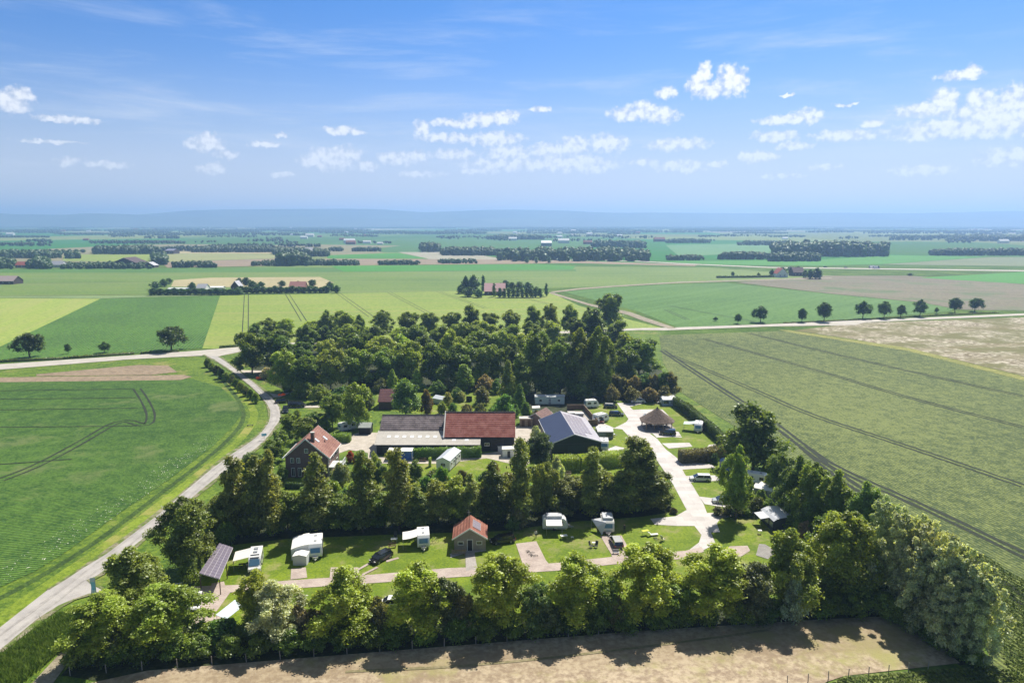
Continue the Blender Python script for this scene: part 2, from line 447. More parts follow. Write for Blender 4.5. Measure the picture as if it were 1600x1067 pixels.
def ordn(i):
    if i < 20: return ORD[i]
    tens = {2: 'twenty', 3: 'thirty', 4: 'forty'}[(i + 1) // 10]; u = (i + 1) % 10
    return {20: 'twentieth', 30: 'thirtieth', 40: 'fortieth'}[i + 1] if u == 0 else tens + '-' + ORD[u - 1]

# ------------------------------------------------------------------ sheets
def smooth_poly(pts, n=1):
    for _ in range(n):
        q = []
        for a, b in zip(pts, pts[1:]): q += [a * .75 + b * .25, a * .25 + b * .75]
        pts = [pts[0]] + q + [pts[-1]]
    return pts
def sheet(name, pix, z, m, parent=None, kind='structure', world=False, thick=0):
    pts = [Vector((p[0], p[1], 0)) if world else G(*p) for p in pix]
    import bmesh
    bm = bmesh.new(); vs = [bm.verts.new((p.x, p.y, z)) for p in pts]
    f = bm.faces.new(vs); f.normal_update()
    if f.normal.z < 0: f.normal_flip()
    if thick:
        r = bmesh.ops.extrude_face_region(bm, geom=[f]); bmesh.ops.translate(bm, vec=(0, 0, -thick), verts=[v for v in r['geom'] if isinstance(v, bmesh.types.BMVert)])
        bmesh.ops.recalc_face_normals(bm, faces=bm.faces)
    bmesh.ops.triangulate(bm, faces=bm.faces)
    me = bpy.data.meshes.new(name); bm.to_mesh(me); bm.free(); me.materials.append(m)
    o = link(bpy.data.objects.new(name, me))
    if parent is not None: o.parent = parent
    elif kind: o['kind'] = kind
    return o
RIB = [0]
def ribbon(name, pix, w, z, m, parent=None, kind='structure', world=False, smooth=2, wob=0.0):
    pts = [Vector((p[0], p[1], 0)) if world else G(*p) for p in pix]
    pts = smooth_poly(pts, smooth) if len(pts) > 2 else pts
    ws = w if isinstance(w, (list, tuple)) else None
    mb = MB(); L, Rg = [], []; RIB[0] = (RIB[0] + 1) % 24; z = z + RIB[0] * .0022
    for i, p in enumerate(pts):
        a = pts[max(0, i - 1)]; b = pts[min(len(pts) - 1, i + 1)]; d = (b - a).normalized(); n = Vector((-d.y, d.x, 0))
        ww = (w if ws is None else ws[0] + (ws[1] - ws[0]) * i / (len(pts) - 1)) * (1 + wob * rnd.uniform(-1, 1))
        L.append(p + n * ww / 2); Rg.append(p - n * ww / 2)
    for i in range(len(pts) - 1):
        mb.quad((*L[i].xy, z), (*Rg[i].xy, z), (*Rg[i + 1].xy, z), (*L[i + 1].xy, z))
    o = mb.build(name, m, parent)
    if parent is None and kind: o['kind'] = kind
    return o
# ================================================================== THE GROUND
def ground_mat():
    m = bpy.data.materials.new('farmland'); m.use_nodes = True; t = m.node_tree
    b = t.nodes['Principled BSDF']; b.inputs['Roughness'].default_value = .95; b.inputs['Specular IOR Level'].default_value = .1
    co = N(t, 'ShaderNodeTexCoord'); mp = N(t, 'ShaderNodeMapping'); mp.inputs['Rotation'].default_value = (0, 0, R(14)); mp.inputs['Scale'].default_value = (1, .62, 1)
    t.links.new(co.outputs['Object'], mp.inputs[0])
    v = N(t, 'ShaderNodeTexVoronoi', distance='CHEBYCHEV'); v.inputs['Scale'].default_value = .0017; v.inputs['Randomness'].default_value = .85
    t.links.new(mp.outputs[0], v.inputs['Vector'])
    s = N(t, 'ShaderNodeSeparateColor'); t.links.new(v.outputs['Color'], s.inputs[0])
    r = N(t, 'ShaderNodeValToRGB'); r.color_ramp.interpolation = 'CONSTANT'; t.links.new(s.outputs[0], r.inputs[0])
    cols = [(0, (.055, .15, .030)), (.2, (.16, .20, .07)), (.36, (.035, .17, .03)), (.5, (.24, .22, .13)), (.6, (.10, .19, .05)), (.72, (.20, .25, .08)), (.86, (.07, .17, .05)), (.94, (.32, .28, .2))]
    r.color_ramp.elements[0].color = col(cols[0][1]); r.color_ramp.elements[1].position = cols[1][0]; r.color_ramp.elements[1].color = col(cols[1][1])
    for p, c in cols[2:]:
        e = r.color_ramp.elements.new(p); e.color = col(c)
    nz = noise(mp.outputs[0], .012, 5, .6, t)
    c = MIX(SMOOTH(nz.outputs['Fac'], .35, .65, 0, .22, tree=t), r.outputs[0], (.10, .13, .05), t)
    # near the camera: rough grass
    sx = N(t, 'ShaderNodeSeparateXYZ'); t.links.new(co.outputs['Object'], sx.inputs[0])
    g1 = noise(co.outputs['Object'], .35, 6, .7, t); g2 = noise(co.outputs['Object'], .03, 4, .6, t)
    gr = MIX(SMOOTH(M('ADD', M('MULTIPLY', g1.outputs['Fac'], .6, tree=t), M('MULTIPLY', g2.outputs['Fac'], .4, tree=t), tree=t), .38, .62, tree=t), (.045, .095, .016), (.125, .19, .035), t)
    c = MIX(SMOOTH(sx.outputs[1], 900, 1100, tree=t), gr, c, t)
    t.links.new(c, b.inputs['Base Color'])
    return m
GM = ground_mat()
mb = MB()
n = 24; EXT = 11500
xs = [-EXT + 2 * EXT * i / n for i in range(n + 1)]
for i in range(n):
    for j in range(n): mb.quad((xs[i], xs[j], 0), (xs[i + 1], xs[j], 0), (xs[i + 1], xs[j + 1], 0), (xs[i], xs[j + 1], 0))
g = mb.build('ground', GM); g['kind'] = 'structure'

def dirn(a, b):
    p, q = G(*a), G(*b); return math.atan2(q.y - p.y, q.x - p.x)
# --- far and middle fields, each its own sheet
olive = field_mat('crop_olive', (.08, .155, .022), (.16, .23, .04), ang=dirn((0, 452), (900, 448)), patch=.008, speck=.5, streak=.45, streak_c=(.19, .22, .075))
ygreen = field_mat('crop_yellow_green', (.14, .22, .03), (.25, .31, .05), ang=dirn((344, 470), (880, 466)), patch=.01, speck=.6, streak=.5, streak_c=(.27, .27, .08))
dgreen = field_mat('beet', (.03, .11, .004), (.085, .22, .012), soil=(.10, .12, .05), ang=dirn((220, 545), (344, 462)), row=1.5, row_w=.18, patch=.02, speck=.6, bump=.8)
yellow = field_mat('barley', (.19, .27, .045), (.30, .36, .07), ang=dirn((0, 542), (157, 467)), patch=.006, speck=.5, streak=.5, streak_c=(.30, .31, .10))
bright = field_mat('grass_bright', (.035, .17, .010), (.06, .24, .018), patch=.006, speck=.4)
bgreen = field_mat('crop_green', (.045, .125, .014), (.09, .19, .026), ang=dirn((1045, 512), (1300, 461)), patch=.009, speck=.5, streak=.4, streak_c=(.11, .22, .06))
brown = field_mat('soil_brown', (.20, .15, .10), (.30, .23, .155), patch=.02, speck=.6)
taupe = field_mat('stubble_grey', (.115, .105, .062), (.19, .17, .105), ang=dirn((1150, 441), (1600, 460)), patch=.01, speck=.5, blot=(.085, .13, .045), blot_s=.02, blot_t=.56, streak=.5, streak_c=(.22, .175, .13))
straw = field_mat('straw', (.30, .26, .13), (.42, .36, .2), patch=.02, speck=.6)
white = field_mat('flowering_crop', (.13, .10, .045), (.58, .53, .42), ang=dirn((1240, 516), (1600, 500)), patch=.03, speck=.4, blot=(.13, .125, .035), blot_s=.03, blot_t=.50, streak=.7, streak_c=(.17, .14, .06))
potato_r = field_mat('potato_rows', (.042, .074, .012), (.195, .235, .06), soil=(.045, .055, .022), ang=dirn((1255, 700), (1600, 880)), row=.80, row_w=.26, rowc=.6, patch=.012, speck=1.3, bump=.5, blot=(.30, .29, .20), blot_s=.9, blot_t=.70)
potato_l = field_mat('potato_left', (.024, .085, .008), (.10, .205, .022), soil=(.05, .06, .022), ang=dirn((0, 649), (215, 638)), row=.80, row_w=.22, rowc=.6, patch=.02, speck=1.5, bump=.8, blot=(.15, .20, .06), blot_s=.035, blot_t=.60)
verge = field_mat('verge_grass', (.05, .105, .008), (.14, .21, .016), patch=.05, speck=1.0, bump=.9, blot=(.23, .22, .06), blot_s=.06, blot_t=.62)
lawn_m = field_mat('lawn_grass', (.095, .155, .006), (.185, .25, .010), patch=.08, speck=2.2, bump=.25, blot=(.24, .24, .08), blot_s=.16, blot_t=.57, streak=.45, streak_c=(.07,.13,.01))
stub = field_mat('stubble', (.26, .195, .135), (.47, .385, .27), rowc=.15, ang=dirn((300, 1060), (1000, 1010)), streak=.5, streak_c=(.25,.19,.11), patch=.05, speck=1.1, bump=.35, blot=(.30, .28, .11), blot_s=.055, blot_t=.58)
soilm = field_mat('dark_soil', (.05, .055, .028), (.11, .10, .06), patch=.1, speck=1.5)
trackm = field_mat('track_soil', (.20, .17, .12), (.33, .29, .21), patch=.1, speck=1.5)
ydry = field_mat('dry_margin', (.15, .17, .03), (.27, .26, .06), patch=.04, speck=.9)
def rd(name, c1, c2, s=.25, rough=.85, bump=.15, crack=0):
    m = bpy.data.materials.new(name); m.use_nodes = True; t = m.node_tree; b = t.nodes['Principled BSDF']; b.inputs['Roughness'].default_value = rough; b.inputs['Specular IOR Level'].default_value = .3
    co = N(t, 'ShaderNodeTexCoord'); a = noise(co.outputs['Object'], s, 6, .65, t); f = noise(co.outputs['Object'], 6, 3, .7, t)
    k = M('ADD', M('MULTIPLY', a.outputs['Fac'], .7, tree=t), M('MULTIPLY', f.outputs['Fac'], .3, tree=t), tree=t)
    c = MIX(SMOOTH(k, .36, .64, tree=t), c1, c2, t)
    if crack:
        br = N(t, 'ShaderNodeTexBrick'); br.inputs['Scale'].default_value = 1.0; br.inputs['Mortar Size'].default_value = .02; br.inputs['Brick Width'].default_value = crack; br.inputs['Row Height'].default_value = crack * .5
        br.inputs['Color1'].default_value = (1, 1, 1, 1); br.inputs['Color2'].default_value = (.86, .84, .84, 1); br.inputs['Mortar'].default_value = (.6, .6, .58, 1)
        t.links.new(co.outputs['Object'], br.inputs['Vector']); c = MIX(1.0, c, br.outputs['Color'], t, 'MULTIPLY')
    t.links.new(c, b.inputs['Base Color'])
    bn = N(t, 'ShaderNodeBump'); bn.inputs['Strength'].default_value = bump; bn.inputs['Distance'].default_value = .03
    t.links.new(f.outputs['Fac'], bn.inputs['Height']); t.links.new(bn.outputs[0], b.inputs['Normal'])
    return m
asph = rd('asphalt', (.32, .30, .285), (.43, .405, .38), .3)
conc = rd('concrete', (.50, .475, .46), (.60, .57, .55), .25, crack=4.0)
brickp = rd('brick_paving', (.41, .335, .30), (.53, .45, .40), .4, crack=.5)
gravel = rd('gravel', (.38, .34, .29), (.52, .47, .41), .6, bump=.4)

F = lambda pix, z, m: sheet('field', pix, z, m)
F([(-700,423),(250,421),(520,414),(1100,418),(1320,432),(1140,440),(870,450),(700,456),(230,463),(-900,470)], .05, olive)
F([(-700,421),(0,421),(240,419.5),(440,418),(900,421),(900,424),(240,426),(-700,427)], .10, bgreen)
F([(344,462),(520,459),(720,455),(860,457),(905,478),(985,500),(1040,514),(700,529),(381,545),(316,545)], .10, ygreen)
F([(-900,473),(0,466),(157,467),(0,542),(-900,760)], .10, yellow)
F([(157,467),(344,462),(316,544),(0,567),(-500,590),(-500,700),(0,542)], .12, dgreen)
F([(-900,469),(230,462),(344,460),(344,461.7),(157,466.5),(0,465.5),(-900,473)], .14, field_mat('grass_strip', (.13, .20, .07), (.21, .28, .11)))
F([(250,410),(437,404),(445,415),(262,418.5)], .12, brown)
F([(262,396),(440,396.5),(440,403.5),(255,409.5)], .12, field_mat('crop_pale', (.20, .22, .08), (.29, .30, .12), patch=.01, speck=.4))
F([(262,393.5),(440,394),(440,396.2),(262,396)], .12, straw)
F([(100,398),(262,396),(250,409),(230,410),(195,409),(98,408)], .12, ygreen)
F([(500,404.5),(860,406),(1090,414),(1085,416),(900,411.5),(500,415)], .12, brown)
F([(517,416),(832,413),(899,416),(895,421),(538,425)], .16, bright)
F([(510,399),(622,395.5),(668,404),(512,404)], .12, bright)
F([(622,394),(720,394),(800,407),(670,405)], .11, field_mat('fallow_pale', (.25, .24, .17), (.36, .34, .26)))
F([(267,448),(272,438),(330,434),(500,433),(522,442),(500,450)], .14, straw)
F([(880,456),(960,449),(1040,445),(1135,442),(1300,460),(1440,473),(1492,483),(1480,487),(1337,499.5),(1060,512),(1000,488)], .10, bgreen)
F([(1150,441.5),(1290,431),(1420,431),(1600,444.5),(2300,490),(2300,470),(1600,486),(1500,484),(1440,472.5),(1300,459.5)], .12, taupe)
F([(1150,441.5),(1420,431),(1600,444.5),(2300,462),(2300,478),(1600,486),(1500,484),(1440,472.5),(1300,459.5)], .13, taupe)
F([(1020,409),(1281,406),(1390,399),(1544,401.5),(1376,413),(1285,415.5),(1120,414)], .14, bright)
F([(1544,402),(2400,398),(2400,424),(1600,416),(1376,413.5)], .14, field_mat('meadow_grey', (.11, .15, .07), (.19, .22, .11), patch=.01))
F([(1440,434),(1600,425),(2400,425),(2400,452),(1600,444),(1440,434.5)], .16, bright)
F([(1040,383),(1230,380),(1210,396),(1060,400)], .10, field_mat('green_far', (.06, .18, .05), (.12, .24, .09)))
F([(1240,516.5),(1337,505),(1600,496),(2200,480),(2200,700),(1600,588),(1470,556),(1340,531)], .10, white)
F([(1030,524),(1215,517.5),(1236,519),(1420,547),(1600,594),(2200,745),(3000,1100),(2600,1700),(1700,1700),(1400,1110),(1300,1067),(1320,1056),(1548,1040),(1535,985),(1440,870),(1330,800),(1232,736),(1210,705),(1130,655),(1062,612),(1036,566)], .10, potato_r)
F([(1215,515.5),(1232,516),(1420,544),(1600,589),(2200,730),(2200,742),(1600,595),(1420,549),(1236,520)], .14, ydry)
fl = F([(-900,612),(0,597),(300,592),(345,605),(372,630),(378,648),(362,668),(330,700),(270,745),(190,800),(110,858),(55,893),(-60,945),(-900,1350)], .10, potato_l)
F([(-700,600),(0,590),(288,586),(300,589),(282,594),(0,597.5),(-700,612)], .12, brown)
F([(57,585),(216,570.5),(263,571.5),(277,581.6),(236,586),(57,588)], .11, brown)
F([(60,1085),(230,1048),(600,1018),(1000,986),(1250,970),(1400,962),(1440,985),(1500,1036),(1320,1056),(1290,1066),(1240,1400),(-300,1500)], .08, stub)
# verges round the campsite and along the lane
sheet('verge', [(-900,600),(0,571),(313,549),(345,553),(470,530),(1040,513),(1032,540),(1062,612),(1130,655),(1210,705),(1232,736),(1330,800),(1440,870),(1540,985),(1500,1045),(1400,975),(60,1100),(-600,1500),(-900,1350),(-60,945),(200,760),(330,690),(375,645),(345,605),(300,592),(0,597),(-900,612)], .03, verge)

darkt = mat('shaded_furrow', (.02, .032, .012), .95, noise_s=1.5, noise_a=.3)  # dark soil with the shade of the leaves put into its colour
vb = field_mat('verge_bright', (.10, .16, .01), (.20, .27, .02), patch=.06, speck=1.2, bump=.6, blot=(.26,.26,.06), blot_s=.09, blot_t=.58)
vd = field_mat('ditch_green', (.025, .055, .008), (.06, .11, .014), patch=.06, speck=1.2, bump=.8)
ribbon('ditch', [(322,570),(352,598),(378,632),(382,655),(366,678),(330,712),(250,772),(150,848),(60,903),(0,935),(-100,985)], 1.3, .055, vd, smooth=2)
ribbon('verge', [(340,590),(372,612),(398,640),(396,660),(372,690),(335,722),(255,785),(165,855),(90,905),(40,940),(-60,1010)], [2.0, 3.2], .05, vb, smooth=2)
# --- wheel tracks in the crops (pressed into the field they cross)
def track(pts, w=.45, gap=1.9, parent=None, m=None):
    P = smooth_poly([G(*p) for p in pts], 2) if len(pts) > 2 else [G(*p) for p in pts]
    for s in (-1, 1):
        q = []
        for i, p in enumerate(P):
            a = P[max(0, i - 1)]; b = P[min(len(P) - 1, i + 1)]; d = (b - a).normalized(); q.append(p + Vector((-d.y, d.x, 0)) * s * gap / 2)
        ribbon('wheel_track', q, w, .125, m or darkt, world=True, smooth=0, parent=parent, wob=.25)
pr = [o for o in sc.objects if o.type == 'MESH' and o.data.materials[0] == potato_r][0]
pr2 = pr
for pts in ([(1035,548),(1130,611),(1200,655),(1255,698),(1300,730),(1450,795),(1600,868),(1800,960)],
            [(1255,698),(1310,745),(1400,800),(1520,880),(1600,940),(1750,1060)],
            [(1050,556),(1180,610),(1262,648),(1400,692),(1600,760)],
            [(1100,530),(1290,583),(1430,625),(1600,668)], [(1170,521),(1330,560),(1600,620)]):
    track(pts, parent=pr2, w=1.05 if pts[0][0] < 1040 or pts[0][0] == 1255 else .75)
for pts in ([(0,751),(60,728),(130,690),(190,654),(222,638),(236,660),(215,680)][:4] + [(230,668),(238,650),(226,625),(214,608)],):
    track(pts, parent=fl, w=.6, m=darkt, gap=2.2)
for a, b in (((0,641),(216,638)), ((0,668),(214,666)), ((0,726),(112,718)), ((0,611),(210,608)), ((0,624),(212,622))): ribbon('wheel_track', [a, b], .55, .125, darkt, parent=fl)
yg = [o for o in sc.objects if o.type == 'MESH' and o.data.materials[0] == ygreen][0]
for a, b in (((385,460),(383,530)), ((449,460),(475,502)), ((528,458),(580,495)), ((608,457),(670,490)), ((685,456),(760,482)), ((800,461),(860,476))): track([a, b], parent=yg, w=.5, gap=3)
for a, b in (((1040,484),(1075,500)), ((1045,478),(1180,503))): track([a, b], parent=yg, w=.5, gap=2.2)
ribbon('wheel_track', [(-100,447),(120,441),(540,437),(900,437)], 1.3, .08, soilm, parent=yg)
ribbon('wheel_track', [(-100,465),(230,460)], 1.3, .16, soilm, parent=yg)
ribbon('wheel_track', [(540,1050),(760,1040),(1060,1005),(1200,985)], .5, .10, field_mat('trodden', (.17, .15, .07), (.26, .22, .13)), parent=None, kind='structure')

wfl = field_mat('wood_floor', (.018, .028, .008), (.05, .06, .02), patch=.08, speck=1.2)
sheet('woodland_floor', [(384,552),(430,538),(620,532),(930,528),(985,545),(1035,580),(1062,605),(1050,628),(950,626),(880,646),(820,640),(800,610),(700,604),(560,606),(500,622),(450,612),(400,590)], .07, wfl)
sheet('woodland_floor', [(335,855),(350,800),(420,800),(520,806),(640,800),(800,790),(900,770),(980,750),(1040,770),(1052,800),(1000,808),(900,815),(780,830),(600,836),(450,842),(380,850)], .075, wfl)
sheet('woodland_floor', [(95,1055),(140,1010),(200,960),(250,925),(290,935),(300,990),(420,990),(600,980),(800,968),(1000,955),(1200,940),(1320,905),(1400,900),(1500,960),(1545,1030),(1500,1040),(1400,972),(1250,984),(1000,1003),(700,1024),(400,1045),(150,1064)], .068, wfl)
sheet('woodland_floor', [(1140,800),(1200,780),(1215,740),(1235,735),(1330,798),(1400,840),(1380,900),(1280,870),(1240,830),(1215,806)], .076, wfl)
# --- roads
left = [(-420,1230),(-200,1110),(0,981),(75,922),(110,900),(178,855),(260,792),(344,719),(395,687),(412,672),(421,655),(420,637),(412,622),(399,609),(377,592),(356,577),(338,565),(318,555)]
right = [(342,557),(362,570),(380,584),(402,602),(422,617),(436,632),(441,650),(436,664),(418,686),(402,702),(345,744),(249,823),(178,884),(157,900),(137,909),(170,925),(128,932),(84,953),(0,1020),(-200,1150),(-300,1230)]
sheet('lane', left + right, .14, asph)
sheet('road', [(-600,605),(-300,588),(0,569.5),(200,556),(313,548),(345,545),(450,536),(700,525),(1000,513),(1040,512.5),(1200,507),(1337,501),(1600,490),(2200,465),(2200,470),(1600,493),(1352,504),(1337,508),(1200,510.5),(1040,516.5),(1000,516),(700,530),(450,541),(381,549),(342,557),(318,556),(200,562),(0,578),(-300,598),(-600,620)], .16, rd('road_pale', (.38, .35, .31), (.47, .44, .39), .2))
sheet('path', [(855,457.5),(862,457),(920,474.5),(985,488),(1010,497),(1058,513.5),(1045,514),(1000,500),(980,492),(917,477)], .17, trackm)
sheet('path', [(860,456),(905,450.5),(960,446.5),(1060,440.5),(1300,434),(1300,435.2),(1060,442.4),(960,448.5),(905,452.8),(866,457.6)], .17, trackm)
sheet('road', [(860,404.5),(1000,408),(1060,411.5),(1200,417.5),(1600,422.5),(2400,424),(2400,425.5),(1600,424.2),(1200,418.8),(1060,412.7),(1000,409),(860,405.2)], .2, rd('road_far', (.42, .38, .33), (.5, .46, .41), .02))
sheet('path', [(20,1100),(95,1020),(113,1013),(116,1022),(60,1100)], .11, trackm)
sheet('path', [(363,579),(372,578.5),(410,579.5),(440,580),(440,583),(405,582.5),(380,583)], .145, gravel)
sheet('path', [(418,614),(436,617),(452,613),(452,615),(438,621),(424,621)], .145, gravel)
sheet('path', [(446,634),(520,634),(520,637),(448,638)], .145, gravel)
dirt = field_mat('verge_dirt', (.16, .15, .08), (.30, .27, .19), patch=.2, speck=2.0, blot=(.10, .15, .02), blot_s=.5, blot_t=.5)
for e in (left[3:], right[:-2]): ribbon('verge', e, .9, .142, dirt, smooth=1, wob=.5)
wear = rd('tyre_wear', (.27, .255, .24), (.40, .375, .35), .6)
mid = [((a[0] + b[0]) / 2, (a[1] + b[1]) / 2) for a, b in (((0,981),(0,1020)), ((110,900),(150,905)), ((178,855),(220,845)), ((260,792),(295,783)), ((344,719),(378,713)), ((395,687),(418,686)), ((420,659),(441,655)), ((420,637),(436,634)), ((399,609),(406,606)), ((356,577),(374,580)))]
mw = smooth_poly([G(*p) for p in mid], 1)
for s in (-.85, .85):
    q = [p + Vector((-(mw[min(i + 1, len(mw) - 1)] - mw[max(i - 1, 0)]).normalized().y, (mw[min(i + 1, len(mw) - 1)] - mw[max(i - 1, 0)]).normalized().x, 0)) * s for i, p in enumerate(mw)]
    ribbon('wheel_track', q, .5, .144, wear, world=True, smooth=1, wob=.35)
# --- campsite lawns, drives and pitches
sheet('lawn', [(300,925),(345,850),(360,835),(700,815),(1040,795),(1052,756),(1022,713),(940,690),(910,640),(960,626),(1052,632),(1130,700),(1215,760),(1260,830),(1240,890),(1180,920),(1060,960),(600,1000),(330,1010)], .06, lawn_m)
sheet('lawn', [(395,800),(400,745),(450,745),(520,760),(600,725),(760,700),(830,710),(980,705),(985,740),(900,770),(700,800),(450,830)], .05, lawn_m)
sheet('lawn', [(585,640),(590,610),(700,612),(800,608),(810,645),(700,650)], .05, lawn_m)
sheet('driveway', [(507,700),(522,690),(560,676),(598,676),(590,714),(640,713),(700,716),(800,703),(803,668),(826,661),(846,668),(850,690),(840,712),(820,730),(760,716),(690,725),(575,724),(575,708),(545,703),(520,712)], .09, gravel)
sheet('driveway', [(964,630),(1012,629),(984,636),(1000,650),(1002,660),(1009,673),(1027,686),(1040,702),(1058,716),(1064,730),(1070,741),(1083,760),(1099,787),(1104,800),(1110,830),(1118,850),(1095,862),(1070,873),(1076,860),(1092,848),(1096,836),(1085,822),(1060,822),(1023,820),(1016,811),(1055,807),(1073,797),(1051,756),(1022,713),(990,690),(972,671),(940,668),(925,666),(920,660),(944,662),(960,669),(978,660),(982,655),(972,641)], .10, conc)
for q in ([(984,641),(1000,640),(1035,640),(1045,650),(1044,668),(1000,676),(1000,650)], [(1009,668),(1060,675),(1064,681),(1050,683),(1026,684)], [(1034,693),(1077,692),(1082,698),(1045,701)],
          [(1056,719),(1112,726),(1118,731),(1066,734)], [(1072,744),(1117,743),(1128,751),(1078,754)], [(1092,776),(1140,782),(1152,788),(1146,795),(1101,788)], [(1103,802),(1150,800),(1155,806),(1126,810),(1120,818),(1125,832),(1108,832)],
          [(944,704),(962,697),(975,700),(978,706),(950,708)], [(1108,695),(1125,694),(1125,699),(1105,699)], [(1064,682),(1050,683),(1066,684)]):
    sheet('pitch', q, .105 + rnd.uniform(0, .008), conc)
sheet('path', [(293,917),(380,914),(455,907),(560,900),(700,888),(800,884),(870,880),(960,870),(1070,861),(1096,855),(1100,862),(1075,873),(960,882),(870,892),(700,903),(560,913),(455,920),(360,926),(335,960),(330,985),(300,975),(312,950),(293,930)], .115, brickp)
for q, m in (([(806,850),(838,846),(853,876),(858,882),(818,886)], brickp), ([(938,838),(971,837),(984,860),(985,872),(958,876),(955,866)], brickp), ([(727,862),(741,862),(746,890),(728,892)], rd('slabs', (.34, .31, .29), (.44, .41, .38), .5, crack=.6)),
             ([(703,866),(755,852),(760,861),(724,866),(704,872)], rd('slabs2', (.42, .39, .36), (.5, .47, .44), .5, crack=.6)), ([(455,889),(478,887),(480,903),(454,906)], brickp), ([(517,887),(560,887),(562,900),(515,904)], brickp),
             ([(1128,862),(1140,854),(1168,853),(1172,861),(1150,875)], brickp), ([(1181,868),(1186,850),(1196,851),(1213,862),(1200,874)], rd('slabs3', (.25, .24, .23), (.34, .33, .31), .5, crack=.6)), ([(331,912),(350,909),(352,916),(330,918)], brickp), ([(350,952),(356,948),(352,965),(330,970)], brickp)):
    sheet('pitch', q, .118 + rnd.uniform(0, .01), m)
for a, b in (((556,893),(582,878)), ((562,901),(590,887))): ribbon('wheel_track', [a, b], .5, .12, brickp, parent=None, kind='structure')
sheet('path', [(603,876),(622,871),(624,873),(604,879)], .12, brickp)

# ================================================================== HILLS, FAR WOODS, HAZE
hill_m = mat('hill_woods', (.10, .13, .09), .95, noise_s=.002, noise_a=.2)
def hill(ys, dist, pts, seed):
    rr = np.random.default_rng(seed); mb = MB(); n = 150; prev = None
    xs = np.linspace(-dist * 1.05, dist * 1.05, n)
    prof = np.interp(xs / dist * 1110 + 800, [p[0] for p in pts], [p[1] for p in pts]); ph = rr.uniform(0, 6, 6)
    for i, x in enumerate(xs):
        top = (347 - prof[i]) * .84 / 1110 * dist + CAM_H
        top = max(4, top + sum(5 * math.sin(x / (300 + 190 * k) + ph[k]) for k in range(6)))
        row = [(x, dist - 700, -2), (x, dist - 350, top * .45), (x, dist, top), (x, dist + 500, top * .8), (x, dist + 900, -2)]
        if prev:
            for a in range(4): mb.quad(prev[a], row[a], row[a + 1], prev[a + 1])
        prev = row
    o = mb.build('hills', hill_m, smooth=True); o['kind'] = 'structure'
hill(0, 8000, [(-400,328),(0,329),(60,333),(100,334),(140,331),(200,333),(260,337),(420,338),(700,341),(1700,342)], 1)
hill(0, 8700, [(-400,332),(100,334),(200,334),(300,328),(430,325),(600,324),(660,328),(760,325),(880,325),(960,329),(1060,331),(1250,332),(1330,330),(1450,331),(1500,332),(1700,327),(2000,328)], 2)

def mass(name, label, rects, h, seed, size=7, color=(.03, .05, .02), kind='stuff', group=None, cat='wood', hv=.6, per=16):
    "a wood seen from far off: many crowns packed together in one mesh"
    rr = np.random.default_rng(seed); C, Rr, T = [], [], []
    cen = None
    for (x0, x1, y0, y1) in rects:      # photo rows y0 (far) .. y1 (near)
        a, b, c = G(x0, y1), G(x1, y1), G((x0 + x1) / 2, y0)
        W, D = (b - a).length, max(size, c.y - a.y)
        n = int(min(420, max(3, W * D / (size * size * .9))))
        for i in range(n):
            u, v = rr.uniform(), rr.uniform()
            hh = h * (1 - hv * rr.uniform()) * (1 - .25 * abs(2 * u - 1) ** 4)
            y = a.y + v * D; sx = y / a.y
            for lv in ((.3, .68) if v < .25 else (.68,)):
                C.append(np.array([(a.x + u * (b.x - a.x)) * sx, y, hh * lv])); Rr.append(min(size * .75, hh * .42) * rr.uniform(.8, 1.2)); T.append(rr.uniform(.32, .58))
    cen = np.mean(C, axis=0); cen[2] = 0
    me = leaf_mesh(name, leaf_cloud(rr, [c - cen for c in C], Rr, T, per, size * .16, .5, .92), -.3)
    o = link(bpy.data.objects.new(name, me)); o.location = cen; o.color = col(color)
    return tag(o, label, cat, group, kind)
# haze over the plain
hb = MB(); hb.box(0, 0, 126, 23600, 23600, 254)
hz = bpy.data.materials.new('haze_air'); hz.use_nodes = True; t = hz.node_tree; t.nodes.clear()
o_ = N(t, 'ShaderNodeOutputMaterial'); pvn = N(t, 'ShaderNodeVolumePrincipled')
pvn.inputs['Color'].default_value = (.37, .58, 1.0, 1); pvn.inputs['Density'].default_value = 1.95e-4; pvn.inputs['Anisotropy'].default_value = 0.4
t.links.new(pvn.outputs[0], o_.inputs['Volume'])
hz_o = hb.build('haze', hz); hz_o['kind'] = 'stuff'

DK = (.030, .055, .018)
# woods and belts of trees towards the horizon
rr0 = random.Random(77)
def belt(y, n, seed, lo=20, hi=150, th=1.2):
    r = random.Random(seed); out_ = []; x = -120
    while x < 1720:
        w = r.uniform(lo, hi); yy = y + r.uniform(-th, th)
        if r.random() < n: out_.append((x, x + w, yy - r.uniform(.15, .5), yy))
        x += w * r.uniform(.7, 1.3)
    return out_
mass('distant_woodland', 'dark blue tree belts right along the horizon', belt(352.6, .75, 1, 60, 260, .5) + belt(353.8, .6, 2, 60, 260, .5), 16, 1, 26, DK, per=3)
mass('distant_woodland', 'bluish belts of trees a little below the horizon line', belt(355.6, .6, 3, 40, 220, .6) + belt(357.6, .5, 4, 40, 200, .7), 15, 2, 20, DK, per=3)
mass('distant_woodland', 'hazy strips of trees between the far pale fields', belt(360.4, .45, 5, 30, 150, 1) + belt(363.8, .35, 6, 30, 150, 1) + [(170,480,366.5,368.2),(560,760,364,366)], 13, 3, 15, DK, per=4)
mass('distant_woodland', 'scattered far copses and hedges below the hazy strips', belt(368.5, .28, 7, 20, 90, 1.2) + belt(374, .2, 8, 15, 90, 1.5), 11, 4, 12, DK, per=5)
mass('distant_woodland', 'long blue wood far off near the right edge', [(1350,1640,363,365.5),(1390,1700,372,375.5),(1480,1640,374,377)], 15, 5, 13, DK, per=5)
